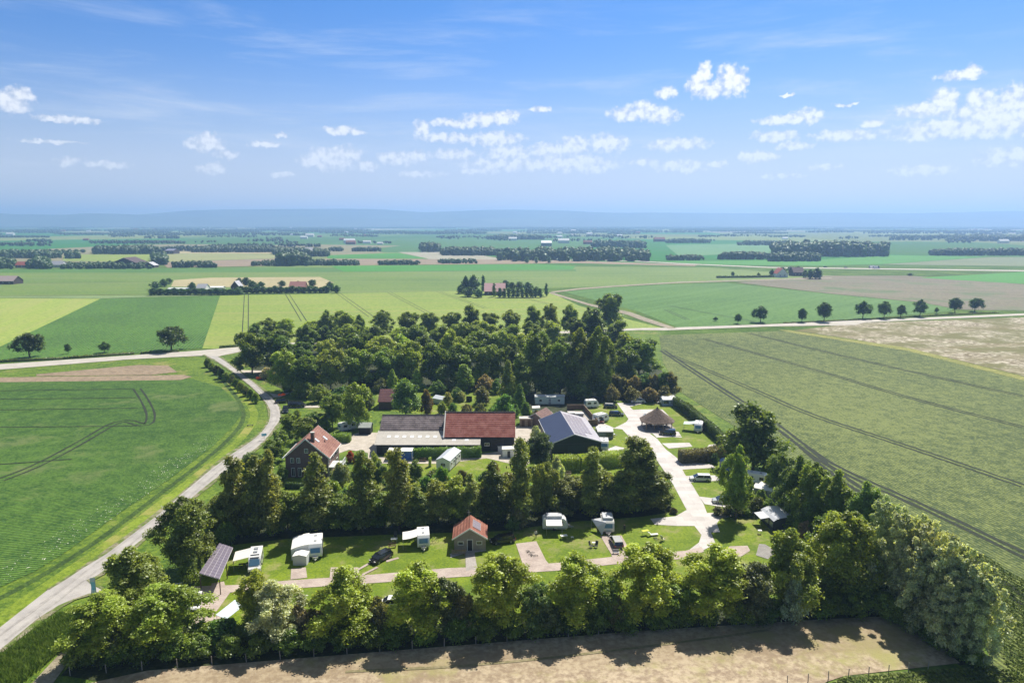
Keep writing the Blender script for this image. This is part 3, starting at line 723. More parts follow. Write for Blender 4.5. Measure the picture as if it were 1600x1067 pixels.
mass('distant_woodland', 'dark wood in the far middle right of the white shed', [(925,1005,384,386.5),(760,850,372.5,374.5),(975,1008,385,388)], 15, 6, 10, DK, per=7)
mass('distant_woodland', 'low dark belt beyond the domed wood on the right', [(1152,1240,381.5,383.5),(1040,1110,378,380)], 11, 7, 9, DK, per=7)
mass('distant_woodland', 'tree belt crossing the plain far out on the left', [(-80,80,383,384.6),(140,290,379.5,381),(330,500,385,386),(320,400,389,390)], 9, 8, 10, DK, per=7)
W2 = [('dark dense wood above the pale crop on the left', [(146,250,393,397.5)], 14, 8),
      ('loose belt of trees above the left tan field', [(252,440,390,392.5),(300,435,392.5,394.5)], 10, 7),
      ('tree belt around the far white farm left of centre', [(425,512,395,398.6),(478,515,399,401)], 11, 7),
      ('short low hedge far off left of the middle woods', [(550,595,391.5,393),(514,536,391.5,392.8)], 8, 6),
      ('small dark copse at the left end of the middle woods', [(658,686,389.5,394)], 18, 8),
      ('left half of the long wood in the middle distance', [(689,782,395.5,399.5)], 13, 8),
      ('right half of the long wood with the higher crowns', [(781,1014,399,408.5)], 17, 9),
      ('big domed wood on the bright green plain at right', [(1206,1386,392,401.5)], 26, 10),
      ('low belt of trees in front of the domed wood', [(1123,1204,403,405.6),(1200,1281,404,408.8)], 11, 7),
      ('low hedge left of the domed wood', [(1041,1099,404,406.8)], 7, 6),
      ('dotted line of far trees at the right edge', [(1452,1640,396,399.5)], 11, 7),
      ('dark copse around the far left red roofed farm', [(-60,24,413,420.5),(44,80,413,420.5)], 11, 8),
      ('bushy belt behind the far left farm', [(-40,96,399,404),(104,125,402,404.5)], 11, 8),
      ('low dark belt in front of the steep roofed barn', [(96,238,414.5,420.5)], 6, 6),
      ('round leafy copse at the end of the brown field', [(434,482,409,415.8)], 18, 8),
      ('low hedge running right from the round copse', [(394,436,412.5,415.6),(478,562,411.5,415)], 6.5, 5.5),
      ('short hedge on the edge of the brown field', [(270,337,415.4,418.6)], 7.5, 5.5),
      ('short dark hedge in the middle of the brown strip', [(590,656,411.6,414.2)], 6, 5.5),
      ('short dark hedge nearer the middle wood', [(685,746,409.8,412)], 6, 5.5),
      ('belt of trees leading up from the steep roofed barn', [(238,262,404,414)], 11, 7)]
for i, (lb, rects, h, s) in enumerate(W2): mass('wood' if h > 9 else 'tree_belt', lb, rects, h, 30 + i, s * .8, DK, per=14)
mass('distant_woodland', 'thin blue grey hedge lines layered over the far plain', belt(356.4, .6, 11, 30, 160, .4) + belt(358.4, .55, 12, 30, 150, .5) + belt(360.9, .5, 13, 25, 140, .6) + belt(362.6, .45, 14, 25, 120, .6), 12, 90, 14, DK, per=3)
mass('distant_woodland', 'broken dark hedge lines between the hazy strips and the white farm', belt(365.6, .42, 15, 20, 110, .7) + belt(370.8, .34, 16, 15, 100, .8) + belt(376.8, .26, 17, 12, 80, .9) + belt(380.5, .16, 18, 12, 60, .9), 9, 91, 9, DK, per=4)
# the row of small round trees above the far left farm
for i in range(13): put_tree(6 + i * 10.3, 395 + (i % 2) * .4, 389.4, 8.5, 'far', (.035,.06,.02), ordn(i) + ' small round tree from the left in the row above the far left farm', 'row of small round trees far left')
for i, x in enumerate((823, 838, 858)): put_tree(x, 411, 401.5, 7, 'farcol', (.05,.09,.035), ('left', 'middle', 'right')[i] + ' one of three pale trees standing before the long wood', 'pale trees before the long wood')

def row(items, lab, group, name='tree', cat='tree'):
    "items: (x, ybase, ytop, width, template, colour); lab: text with one %s for the ordinal"
    return [put_tree(x, yb, yt, w, k, c, lab % ordn(i), group, name, cat) for i, (x, yb, yt, w, k, c) in enumerate(items)]
D1, D2, D3 = (.026,.055,.014), (.035,.068,.018), (.05,.085,.022)
# farmstead left of centre: front hedge, trees
G1 = 'trees round the left middle farmstead'
it = [(x, 461.5 - (x - 235) * .008, 450 + (i % 3) * .8, 17, 'far', D1 if i % 2 else D2) for i, x in enumerate(range(240, 382, 11))]
row(it, '%s bush from the left in the loose hedge before the farmstead with white sheds', G1, 'bush', 'bush')
it = [(x, 459 - (x - 372) * .01, 446.5 + (i % 3) * 1.2, 15, 'far', D1) for i, x in enumerate(range(376, 512, 9))]
row(it, '%s tree from the left in the dense dark hedge before the tan yard', G1)
it = [(243,452,440,16,'far',D2),(256,448,436,16,'far',D2),(264,444,434.5,12,'far',D2),(301,454,441,13,'far',D1),(374,446,434.5,12,'far',D1),(385,446,433.5,14,'far',D1),(395,452,439,17,'far',D2),(408,449,440,12,'far',D2),(441,447,438.5,13,'far',D1),(466,445,439,6,'far',D1),(488,448,437,15,'far',D1),(516,456,440,15,'far',D1),(526,458,446,13,'far',D1)]
row(it, '%s round tree from the left standing around the tan yard of the farmstead', G1)
# centre farm
it = [(720,459,445,14,'far',D1),(728,458,432,16,'far',D1),(740,458,430,20,'far',D2),(733,464,449,22,'far',D1),(748,465,452,16,'far',D2),(755,456,430,9,'farcol',D1),(772,464,442,7,'farcol',D3),(790,452,438,16,'far',D1),(800,454,441,15,'far',D2),(812,455,440,18,'far',D2),(825,457,441,17,'far',D1),(838,461,448,14,'far',D2)]
row(it, '%s tree from the left around the pink roofed farm in the middle', 'trees round the pink roofed farm')
it = [(x, 465.5 - abs(x - 800) * .012, 449.5 + (i % 2), 9, 'farcol', D3 if i % 3 else D2) for i, x in enumerate(range(781, 850, 7))]
row(it, '%s bushy tree from the left in the front hedge of the pink roofed farm', 'front hedge of the pink roofed farm')
put_tree(853.5, 463, 442.5, 7, 'farcol', D1, 'narrow dark poplar standing alone at the right end of the middle farm hedge')
# right farm
it = [(1206,432,421,9,'far',D1),(1222,428,417.5,14,'far',D2),(1236,427,416,16,'far',D2),(1247,428,416,12,'far',D1),(1258,434,422,10,'far',D2),(1265,436,421,13,'far',D1),(1276,436,419,20,'far',D1)]
row(it, '%s dark tree from the left around the white farmhouse on the right', 'trees round the white farmhouse')
put_tree(1145, 433, 424.5, 7, 'far', D3, 'small pale tree at the low hedge left of the white farmhouse')
put_tree(1185, 433, 426, 6, 'far', D3, 'tiny tree in the low hedge left of the white farmhouse')
put_tree(1422, 431, 427, 9, 'far', D2, 'lone low bush on the grass strip right of the white farmhouse')
# roadside row on the right
it = [(1118,502,495,9,'spread',D2),(1153,506,490,14,'spread',D2),(1188,504,478,29,'spread',D1),(1253,504,481.5,17,'spread',D1),(1287,503,472,28,'spread',D1),(1348,498,470.5,27,'spread',D1),(1381,498,470.5,25,'spread',D1),(1407,497,476,17,'spread',D2),(1437,495,468,25,'spread',D1),(1463,490,480,8,'spread',D3),(1492,489,465,25,'spread',D1),(1523,487,465.5,26,'spread',D1)]
row(it, '%s tree from the left in the row along the right road', 'trees along the right road')
# roadside trees on the left
put_tree(47,559,520,50,'spread',(.03,.048,.014),'broad dark tree at the left edge beside the crossing road')
put_tree(107,553,537,10,'spread',D2,'smallest bare looking sapling beside the crossing road on the left')
put_tree(164,551,534,20,'spread',D2,'small round tree between the two broad trees along the road')
put_tree(268,548,510,52,'spread',(.032,.055,.012),'broad dark tree with visible trunk above the road junction')
put_tree(371,540,521,12,'spread',D3,'thin young tree just right of the road junction')

# ---- the wood behind the barns
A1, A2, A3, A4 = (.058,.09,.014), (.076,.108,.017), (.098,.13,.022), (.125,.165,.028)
gW = 'trees of the wood behind the barns'
def mrow(spec, lab, k='maple', cols=(A1, A2, A3)):
    it = []
    for i, s in enumerate(spec):
        x, yb, yt, w = s[:4]; it.append((x + rnd.uniform(-5, 5), yb, yt + rnd.uniform(-3, 4), w, s[4] if len(s) > 4 else (k if rnd.random() < .7 else 'ash'), s[5] if len(s) > 5 else (cols + (A4,))[rnd.randrange(len(cols) + 1)]))
    return row(it, lab, gW)
mrow([(418,533,497,44),(450,532,494,38),(483,531,497,38),(512,530,487,34),(543,530,489,36),(558,528,494,30),(596,529,487,38),(638,528,486,36),(674,527,483,32),(705,527,485,36),(737,526,480,38),(770,525,483,36),(798,525,480,36),(830,524,478,36),(858,523,477,34),(888,523,478,34),(915,522,482,30)],
     '%s treetop from the left along the far edge of the wood', cols=(A2, A3))
mrow([(404,560,502,52),(440,556,508,50),(478,556,507,48),(512,553,505,44),(548,552,504,46),(585,552,506,42),(622,550,509,40,'maple',A4),(655,552,508,44),(690,548,502,44),(724,549,500,46),(760,548,500,44),(795,548,503,44),(828,546,500,42),(862,545,500,40),(896,543,497,38)],
     '%s treetop from the left in the second rank of the wood')
mrow([(398,585,516,56),(434,582,520,54),(470,584,528,52),(510,582,524,50),(552,580,522,52),(590,580,524,48),(630,576,520,46,'maple',A4),(668,578,524,50),(706,580,516,54),(746,576,512,50),(786,574,516,50),(822,572,518,46)],
     '%s treetop from the left in the middle rank of the wood')
mrow([(450,612,546,56),(484,615,552,54,'maple',A2),(520,612,545,54),(558,606,536,56),(600,602,538,52),(640,600,532,54),(682,602,531,58,'maple',A1),(722,602,530,56),(762,600,528,54),(800,600,536,46)],
     '%s dark tree from the left along the near edge of the wood')
mrow([(950,520,452,52,'maple',A1),(932,548,486,40,'poplar',A1),(962,545,500,42,'maple',A2),(972,573,512,44,'maple',A3),(998,588,528,62,'maple',A2),(976,600,545,48,'maple',A1)],
     '%s tree from the back in the tall group at the right end of the wood')
mrow([(834,614,517,60,'ash',A2),(852,618,534,46,'maple',A2),(874,618,530,58,'ash',A2),(892,617,540,44,'maple',A2),(908,618,516,60,'ash',A3),(928,620,509,58,'ash',A2),(942,618,530,42,'maple',A2),(812,622,552,40,'poplar',A3),(795,628,565,34,'cone',A3),(858,620,580,50,'bush',A1),(905,622,585,60,'bush',A1),(940,622,582,50,'bush',A1)],
     '%s tree from the left in the tall dark clump behind the black shed')
B1, B2, B3, B4 = (.055,.072,.022), (.075,.075,.028), (.05,.09,.02), (.10,.085,.04)
gB = 'bushes and small trees in the gardens'
def brow(spec, lab, grp=gB, k='bush', cols=(B1, B3, B2), name='bush', cat='bush'):
    it = []
    for s in spec:
        x, yb, yt, w = s[:4]; it.append((x, yb, yt, w, s[4] if len(s) > 4 else k, s[5] if len(s) > 5 else cols[rnd.randrange(len(cols))]))
    return row(it, lab, grp, name, cat)
brow([(955,618,580,34,'maple',B2),(975,620,588,34,'bush',B2),(992,622,586,32,'bush',B4),(1008,620,580,32,'maple',B3),(1022,622,584,30,'bush',B2),(1034,622,576,30,'maple',B3),(1048,622,578,26,'maple',B2),(955,628,600,30,'bush',B2),(985,628,604,34,'bush',B2),(1015,628,604,30,'bush',B4),(1040,628,602,28,'bush',B2)],
     '%s bush from the left in the mixed hedge behind the upper pitches', 'mixed hedge behind the upper pitches')
# garden behind the barns: paler cone shaped trees and bushes
brow([(614,612,577,22,'cone',(.12,.165,.025)),(652,608,576,24,'cone',(.12,.165,.025)),(688,606,572,32,'cone',(.115,.155,.025)),(725,612,569,42,'cone',(.095,.14,.022)),(745,605,577,24,'cone',(.115,.155,.025))],
     '%s pale green cone shaped tree from the left in front of the wood', 'pale cone shaped garden trees', name='tree', cat='tree')
brow([(634,652,592,48,'ovoid' if 0 else 'maple',(.075,.115,.028)),(667,650,608,26,'bush',B4),(540,640,603,36,'maple',B3),(520,668,612,40,'maple',A3),(560,672,598,52,'maple',A3),(596,612,590,30,'bush',B1),(500,628,600,34,'bush',A3),(480,622,596,30,'bush',A2),(685,615,594,26,'bush',B3),(705,612,596,28,'bush',B1),(715,625,606,24,'bush',B3),(758,612,585,34,'bush',B4),(752,632,602,34,'bush',B2),(775,615,592,22,'bush',B3),(787,655,614,34,'maple',(.07,.125,.022)),(690,648,626,22,'bush',A3),(708,648,628,22,'bush',B3),(728,650,630,24,'bush',B2),(748,652,630,26,'bush',B1),(768,652,636,20,'bush',B3),(812,640,600,26,'cone',B3),(822,660,628,18,'bush',B3),(838,652,640,14,'bush',B2),(806,652,630,18,'bush',B3),(800,628,606,22,'bush',A2),(745,600,588,20,'bush',B4),(770,600,586,22,'bush',B3)],
     '%s garden bush or tree counted from the speckled tree behind the left barn')
brow([(452,612,590,26,'bush',A2),(470,622,598,28,'bush',A2),(497,618,598,24,'bush',A3),(540,622,602,26,'bush',A2),(575,640,610,30,'bush',B1)], '%s dark bush from the left at the foot of the wood by the lane', 'bushes at the foot of the wood')
gx = random.Random(21); fill = []
for _ in range(34):
    x, y = gx.uniform(600, 800), gx.uniform(606, 646)
    if 668 < x < 700 and y > 612 or 722 < x < 800 and y > 630 or 585 < x < 618: continue
    fill.append((x, y, y - gx.uniform(9, 22), gx.uniform(15, 28), 'bush', gx.choice((B1, B2, B3, (.08, .13, .03), (.12, .13, .05)))))
fill.sort(); brow(fill, '%s shrub from the left in the loose planting between barn and wood', 'loose garden planting')
fill = []
for _ in range(26):
    x = gx.uniform(400, 1000); y = gx.uniform(756, 786) - (x - 400) * .03
    fill.append((x, y, y - gx.uniform(14, 30), gx.uniform(20, 36), 'bush', gx.choice((B1, B2, B3, (.08, .13, .03), (.12, .12, .05)))))
fill.sort(); brow(fill, '%s shrub from the left along the upper edge of the poplar belt', 'shrubs above the poplar belt')
# hedge bushes along the left side of the lane bend
brow([(324+i*7.6, 574+i*5.6, 559+i*5.4, 15,'bush',(A1,A3,B1)[i%3]) for i in range(11)], '%s bush from the top in the hedge left of the lane bend', 'bushes left of the lane bend')
put_tree(420, 592, 574, 26, 'bush', (.20,.19,.12), 'pale cream blossoming shrub at the garden path beside the lane', None, 'shrub', 'shrub')

# ---- around the house
brow([(466,676,640,30,'bush',A3),(452,684,648,30,'maple',A2),(476,690,650,36,'maple',A3),(490,672,640,30,'maple',(.075,.115,.02)),(505,672,652,30,'bush',(.075,.115,.02)),(440,706,672,28,'maple',A2),(428,722,682,34,'maple',A2),(398,742,705,46,'maple',(.06,.095,.02)),(440,752,725,26,'bush',A1),(420,764,735,40,'bush',A2),(548,722,703,16,'bush',(.18,.045,.02)),(565,720,702,26,'bush',(.06,.11,.02)),(532,762,722,38,'bush',(.09,.11,.055)),(590,765,716,34,'maple',(.055,.085,.022)),(650,762,720,30,'maple',(.075,.10,.03)),(520,790,750,36,'bush',A3),(540,800,762,36,'bush',(.075,.13,.03)),(690,765,728,30,'bush',(.07,.125,.02)),(668,780,742,40,'bush',(.06,.11,.02)),(585,738,706,26,'bush',A3),(505,665,650,18,'bush',(.09,.12,.02))],
     '%s garden tree or bush counted around the brick house', 'garden trees around the brick house')
# ---- poplars and undergrowth between farm and camping
gP = 'poplars between the farm and the camping'
P1, P2 = (.10,.115,.028), (.075,.095,.022)
it = [(366,838,713,46,'poplar',P1),(404,836,712,50,'poplar',P1),(426,838,703,44,'poplar',P1),(497,832,708,54,'poplar',P1),(568,832,706,48,'poplar',P2),(624,828,700,48,'poplar',P1),(652,828,762,34,'poplar',P2),(735,822,740,40,'poplar',P1),(770,818,722,40,'poplar',P2),(812,820,684,46,'poplar',P1),(925,809,698,46,'poplar',P1),(985,799,682,62,'poplar',P1),(1010,796,700,60,'poplar',P2)]
row(it, '%s tall poplar from the left in the belt behind the lower pitches', gP)
brow([(345,840,770,56,'maple',P2),(384,832,765,46,'maple',A2),(450,828,762,48,'maple',A2),(475,825,770,50,'maple',A2),(530,828,775,52,'maple',A2),(600,822,768,48,'maple',A2),(650,818,750,52,'maple',P1),(685,818,742,56,'maple',P1),(712,816,738,52,'maple',A3),(760,814,752,48,'maple',(.09,.095,.03)),(790,812,742,44,'maple',P1),(850,808,720,56,'maple',P1),(880,806,748,54,'maple',(.085,.095,.03)),(905,799,742,46,'maple',P1),(945,802,728,60,'maple',P1),(970,799,738,62,'maple',A3),(1025,792,735,52,'maple',P2),(1010,796,755,60,'maple',P2),(970,799,768,56,'maple',A2)],
     '%s rounded tree from the left filling the belt between the poplars', gP, name='tree', cat='tree')
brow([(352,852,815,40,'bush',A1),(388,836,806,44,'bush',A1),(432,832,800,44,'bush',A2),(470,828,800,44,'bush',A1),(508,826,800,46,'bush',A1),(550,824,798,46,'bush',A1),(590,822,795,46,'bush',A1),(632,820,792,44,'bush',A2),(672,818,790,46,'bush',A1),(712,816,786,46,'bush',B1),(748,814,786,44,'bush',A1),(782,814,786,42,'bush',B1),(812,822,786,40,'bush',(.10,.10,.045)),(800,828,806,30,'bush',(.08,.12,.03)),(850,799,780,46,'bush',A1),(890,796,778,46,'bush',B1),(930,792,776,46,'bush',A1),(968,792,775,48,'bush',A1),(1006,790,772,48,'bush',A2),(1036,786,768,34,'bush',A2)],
     '%s bush from the left at the shady foot of the poplar belt', 'undergrowth of the poplar belt')
put_tree(843, 733, 676, 44, 'maple', (.04,.062,.02), 'round dark tree at the left corner of the black shed')
for i, (x, yb, yt, w) in enumerate(((838,700,664,20),(842,716,678,22),(870,750,712,26),(878,775,728,26),(835,690,664,16))):
    put_tree(x, yb, yt, w, 'bush', (.19,.22,.15), ordn(i) + ' silvery grey willow bush in the group beside the round dark tree', 'silvery bushes by the shed', 'bush', 'bush')
# ---- right side of the camping
put_tree(1176, 735, 628, 92, 'maple', (.05,.07,.014), 'large round dark tree at the edge of the potato field by the right hedge', None, k=0)
put_tree(1150, 812, 696, 54, 'ash', (.085,.135,.025), 'slim light green tree on a bare trunk beside the right pitches', None, k=1)
brow([(1216,775,705,50,'maple',(.06,.095,.02)),(1244,815,712,62,'ash',(.07,.10,.02)),(1268,835,722,60,'ash',(.07,.105,.022)),(1302,850,735,76,'ash',(.09,.125,.025)),(1345,870,752,70,'ash',(.08,.115,.03)),(1330,905,800,66,'ash',A3),(1262,845,775,50,'maple',A1),(1290,880,800,56,'maple',A1)],
     '%s tree from the back in the belt along the potato field', 'trees in the belt along the potato field', name='tree', cat='tree')
brow([(1196,745,722,28,'bush',A2),(1205,772,745,30,'bush',A3),(1222,800,765,38,'bush',A1),(1160,800,772,34,'bush',A1),(1180,803,776,34,'bush',B1),(1200,806,778,34,'bush',A1),(1222,812,785,34,'bush',B1),(1190,790,764,22,'bush',A1),(1245,835,800,40,'bush',A1),(1258,852,812,40,'bush',(.10,.075,.05)),(1238,800,770,40,'maple',A2),(1170,780,765,20,'bush',A3)],
     '%s bush from the back among the right pitches below the slim tree', 'bushes among the right pitches')
brow([(1122,805,790,22,'bush',(.06,.065,.025)),(1138,806,788,24,'bush',(.055,.06,.02)),(1152,806,790,22,'bush',(.06,.07,.02)),(1166,806,790,22,'bush',A1),(1053,803,793,14,'bush',(.06,.06,.03))], '%s low brownish shrub from the left at the end of the white car pitch', 'low brownish shrubs', name='shrub', cat='shrub')
# silver willows at the right corner
SV, SV2 = (.19,.21,.135), (.15,.175,.105)
row([(1375,925,772,84,'willow',SV2),(1402,950,790,86,'willow',SV),(1428,965,800,84,'willow',SV2),(1448,985,812,90,'willow',SV),(1475,1005,832,94,'willow',SV),(1500,1020,855,92,'willow',SV2),(1522,1035,878,92,'willow',SV),(1440,990,850,84,'willow',SV2),(1480,1022,888,84,'willow',SV)],
    '%s tall silver leaved tree from the back in the big corner clump', 'silver leaved trees in the corner clump')
# ---- front row along the bare field
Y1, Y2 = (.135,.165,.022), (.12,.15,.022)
row([(292,891,776,90,'ash',(.085,.115,.024)),(212,971,855,108,'ash',(.09,.12,.024)),(158,1028,928,104,'ash',Y2),(268,1016,914,118,'ash',Y2),(405,991,890,74,'ash',Y1),(540,998,886,104,'ash',Y1),(655,989,878,104,'ash',Y1),(786,984,866,108,'ash',Y1),(897,978,862,106,'ash',Y1),(1012,971,848,116,'ash',Y1),(1113,968,850,116,'ash',Y1),(1228,958,826,98,'ash',Y2),(1314,941,800,104,'ash',Y2)],
    '%s tall yellow green tree from the left in the front tree belt', 'tall yellow green trees of the front belt')
put_tree(430, 1004, 908, 92, 'ash', SV, 'silvery grey tree next to the fourth tall tree in the front belt')
brow([(120,1036,990,60,'bush',A3),(190,1026,978,60,'bush',B1),(240,946,905,40,'bush',A3),(230,1021,985,60,'bush',A2),(318,871,838,44,'bush',B1),(300,911,875,42,'bush',A2),(310,1011,975,60,'bush',A2),(352,1008,965,64,'bush',(.05,.085,.018)),(385,1006,975,50,'bush',A2),(468,1001,945,52,'bush',(.12,.11,.07)),(490,998,950,60,'bush',B2),(505,1001,975,50,'bush',A1),(590,996,930,56,'bush',B2),(608,998,955,50,'bush',A2),(618,998,985,22,'bush',(.10,.17,.10)),(700,991,898,62,'maple',(.06,.075,.03)),(720,991,925,60,'bush',B2),(738,991,950,50,'bush',A1),(838,986,905,52,'maple',(.07,.11,.035)),(856,986,935,56,'bush',B1),(845,986,960,50,'bush',A2),(945,981,900,48,'maple',A2),(960,978,930,60,'bush',B2),(970,978,950,60,'bush',A2),(1060,974,915,54,'maple',A2),(1066,974,945,56,'bush',B1),(1170,971,880,66,'maple',(.06,.07,.03)),(1160,971,930,60,'bush',A2),(1180,968,940,56,'bush',B1),(1275,956,895,64,'maple',A1),(1290,954,920,60,'bush',A1),(1340,948,900,70,'maple',A1),(1362,944,910,64,'maple',A1),(1225,964,925,40,'bush',A2)],
     '%s bush or small tree from the left in the front belt', 'undergrowth of the front belt')
put_tree(1238, 975, 890, 46, 'cone', (.15,.19,.13), 'small silver grey tree before the last but one tall tree of the front belt')
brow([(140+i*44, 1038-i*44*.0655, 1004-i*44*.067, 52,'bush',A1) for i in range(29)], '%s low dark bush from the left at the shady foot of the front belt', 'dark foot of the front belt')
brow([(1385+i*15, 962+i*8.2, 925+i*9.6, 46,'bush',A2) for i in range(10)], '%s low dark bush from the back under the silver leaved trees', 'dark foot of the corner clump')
# ================================================================== OBJECTS
WHITE = mat('white_paint', (.80, .80, .78), .35)
CREAM = mat('cream_shell', (.74, .72, .66), .4)
FABW = mat('white_fabric', (.78, .77, .74), .8)
FABG = mat('grey_fabric', (.30, .31, .33), .85)
SILV = mat('silver_fabric', (.52, .54, .58), .4)
GLASS = mat('dark_glass', (.02, .025, .03), .06, spec=.9)
BGLASS = mat('blue_glass', (.10, .22, .34), .08, spec=.9)
RUB = mat('rubber', (.02, .02, .02), .8)
HUB = mat('hub_metal', (.42, .42, .43), .35, .8)
BLACKP = mat('black_car_paint', (.012, .012, .014), .22, coat=.8)
GREYP = mat('grey_car_paint', (.06, .065, .07), .25, coat=.8)
BLUEP = mat('dark_blue_paint', (.015, .02, .04), .22, coat=.8)
SILP = mat('silver_car_paint', (.50, .51, .52), .3, .3, coat=.6)
WHP = mat('white_car_paint', (.76, .76, .76), .25, coat=.7)
REDP = mat('rust_red_paint', (.28, .05, .02), .3, coat=.5)
RLAMP = mat('tail_lamp', (.35, .01, .01), .3)
HLAMP = mat('head_lamp', (.7, .7, .68), .15)
PLAST = mat('dark_plastic', (.05, .05, .05), .6)
ALU = mat('aluminium', (.55, .55, .55), .4, .6)
WOODF = mat('brown_wood', (.17, .105, .06), .8, noise_s=3, noise_a=.25)
WOODL = mat('pale_wood', (.36, .27, .18), .8, noise_s=3, noise_a=.2)
BLACKW = mat('black_boards', (.012, .014, .014), .7, noise_s=.8, noise_a=.2)
GREENW = mat('dark_green_cladding', (.008, .022, .02), .5)

def wheels(root, L, W, r, xs):
    for x in xs:
        for s in (-1, 1):
            w = MB(); w.bar((x, s * (W / 2 - .2), r), (x, s * (W / 2 + .01), r), r, 0, 16)
            o = w.build('wheel', RUB, root)
            h = MB(); h.bar((x, s * (W / 2), r), (x, s * (W / 2 + .03), r), r * .6, 0, 10); h.build('rim', HUB, o)
def car(label, paint, a, b=None, L=4.4, W=1.78, H=1.5, style='hatch', group=None, cat='car', roof=None, name='parked_car', hatch_open=False, rz=None):
    "a: rear ground point, b: front ground point (photo coordinates)"
    p, q = G(*a), G(*b); d = q - p; rz = math.atan2(d.y, d.x); c = (p + q) / 2
    root = thing(name, label, cat, c, rz, group)
    h, w = L / 2, W / 2; bel = .92 if H < 1.7 else 1.05
    low = [(-h, .42), (-h + .05, .3), (h - .1, .25), (h, .42), (h - .02, .62), (h - .15, .76), (h * .45, bel), (-h + .12, bel + .04), (-h, .8)]
    if style == 'van': low = [(-h, .35), (h - .1, .3), (h, .5), (h - .05, .85), (h - .75, 1.15), (-h, 1.15)]
    body = MB(); body.prism(low, -w, w)
    st = {'hatch': (-.49, -.40, .16, .34), 'estate': (-.49, -.44, .12, .32), 'suv': (-.49, -.44, .12, .30), 'mpv': (-.49, -.46, .2, .40), 'van': (-.5, -.495, .26, .38), 'sedan': (-.38, -.25, .08, .28)}[style]
    x0, x1, x2, x3 = [v * L for v in st]; zb = bel if style != 'van' else 1.12
    ww, wt = w - .04, w - .20
    gl = MB()
    def frustum(m, e, zt, xa, xb, xc, xd):
        vs = [(xa - e, -ww - e, zb), (xd + e, -ww - e, zb), (xd + e, ww + e, zb), (xa - e, ww + e, zb), (xb - e, -wt - e, zt), (xc + e, -wt - e, zt), (xc + e, wt + e, zt), (xb - e, wt + e, zt)]
        m.add(vs, [(0, 1, 5, 4), (1, 2, 6, 5), (2, 3, 7, 6), (3, 0, 4, 7), (4, 5, 6, 7), (3, 2, 1, 0)])
    frustum(gl, 0, H - .05, x0, x1, x2, x3)
    rf = MB()
    rf.box((x1 + x2) / 2, 0, H - .02, x2 - x1 + .1, 2 * wt + .06, .07)
    for s in (-1, 1):                      # pillars
        for (xa, xb_) in ((x0 + .03, x1 + .03), ((x0 + x3) / 2 - .1, (x1 + x2) / 2), (x3 - .03, x2)):
            rf.bar((xa, s * (ww - .0), zb - .02), (xb_, s * (wt + .01), H - .04), .045, 0, 5)
        if style == 'van': rf.add([(x0, s * (ww + .01), zb), (L * .1, s * (ww + .01), zb), (L * .1, s * (wt + .03), H - .03), (x0, s * (wt + .03), H - .03)], [(0, 1, 2, 3)])
    bo = body.build('body', paint, root, bevel=.07)
    gl.build('window', GLASS, root); rf.build('roof', roof or paint, root, bevel=.015)
    wheels(root, L, W, .33 if H < 1.7 else .36, (-L * .30, L * .31))
    for s in (-1, 1):
        m = MB(); m.box(h - .06, s * (w - .28), .66, .14, .36, .14); m.build('headlight', HLAMP, root)
        m = MB(); m.box(-h + .03, s * (w - .16), .80, .1, .2, .26); m.build('tail_light', RLAMP, root)
        m = MB(); m.box(x3 - .25, s * (w + .07), zb + .08, .14, .16, .12); m.build('side_mirror', paint, root)
    m = MB(); m.box(h - .01, 0, .42, .06, W * .6, .16); m.box(-h + .0, 0, .42, .06, W * .7, .14); m.build('bumper', PLAST, root)
    if hatch_open:
        m = MB(); m.box(-h - .35, 0, H + .22, 1.0, W * .8, .06, rz=0); m.build('tailgate', GLASS, root)
    return root

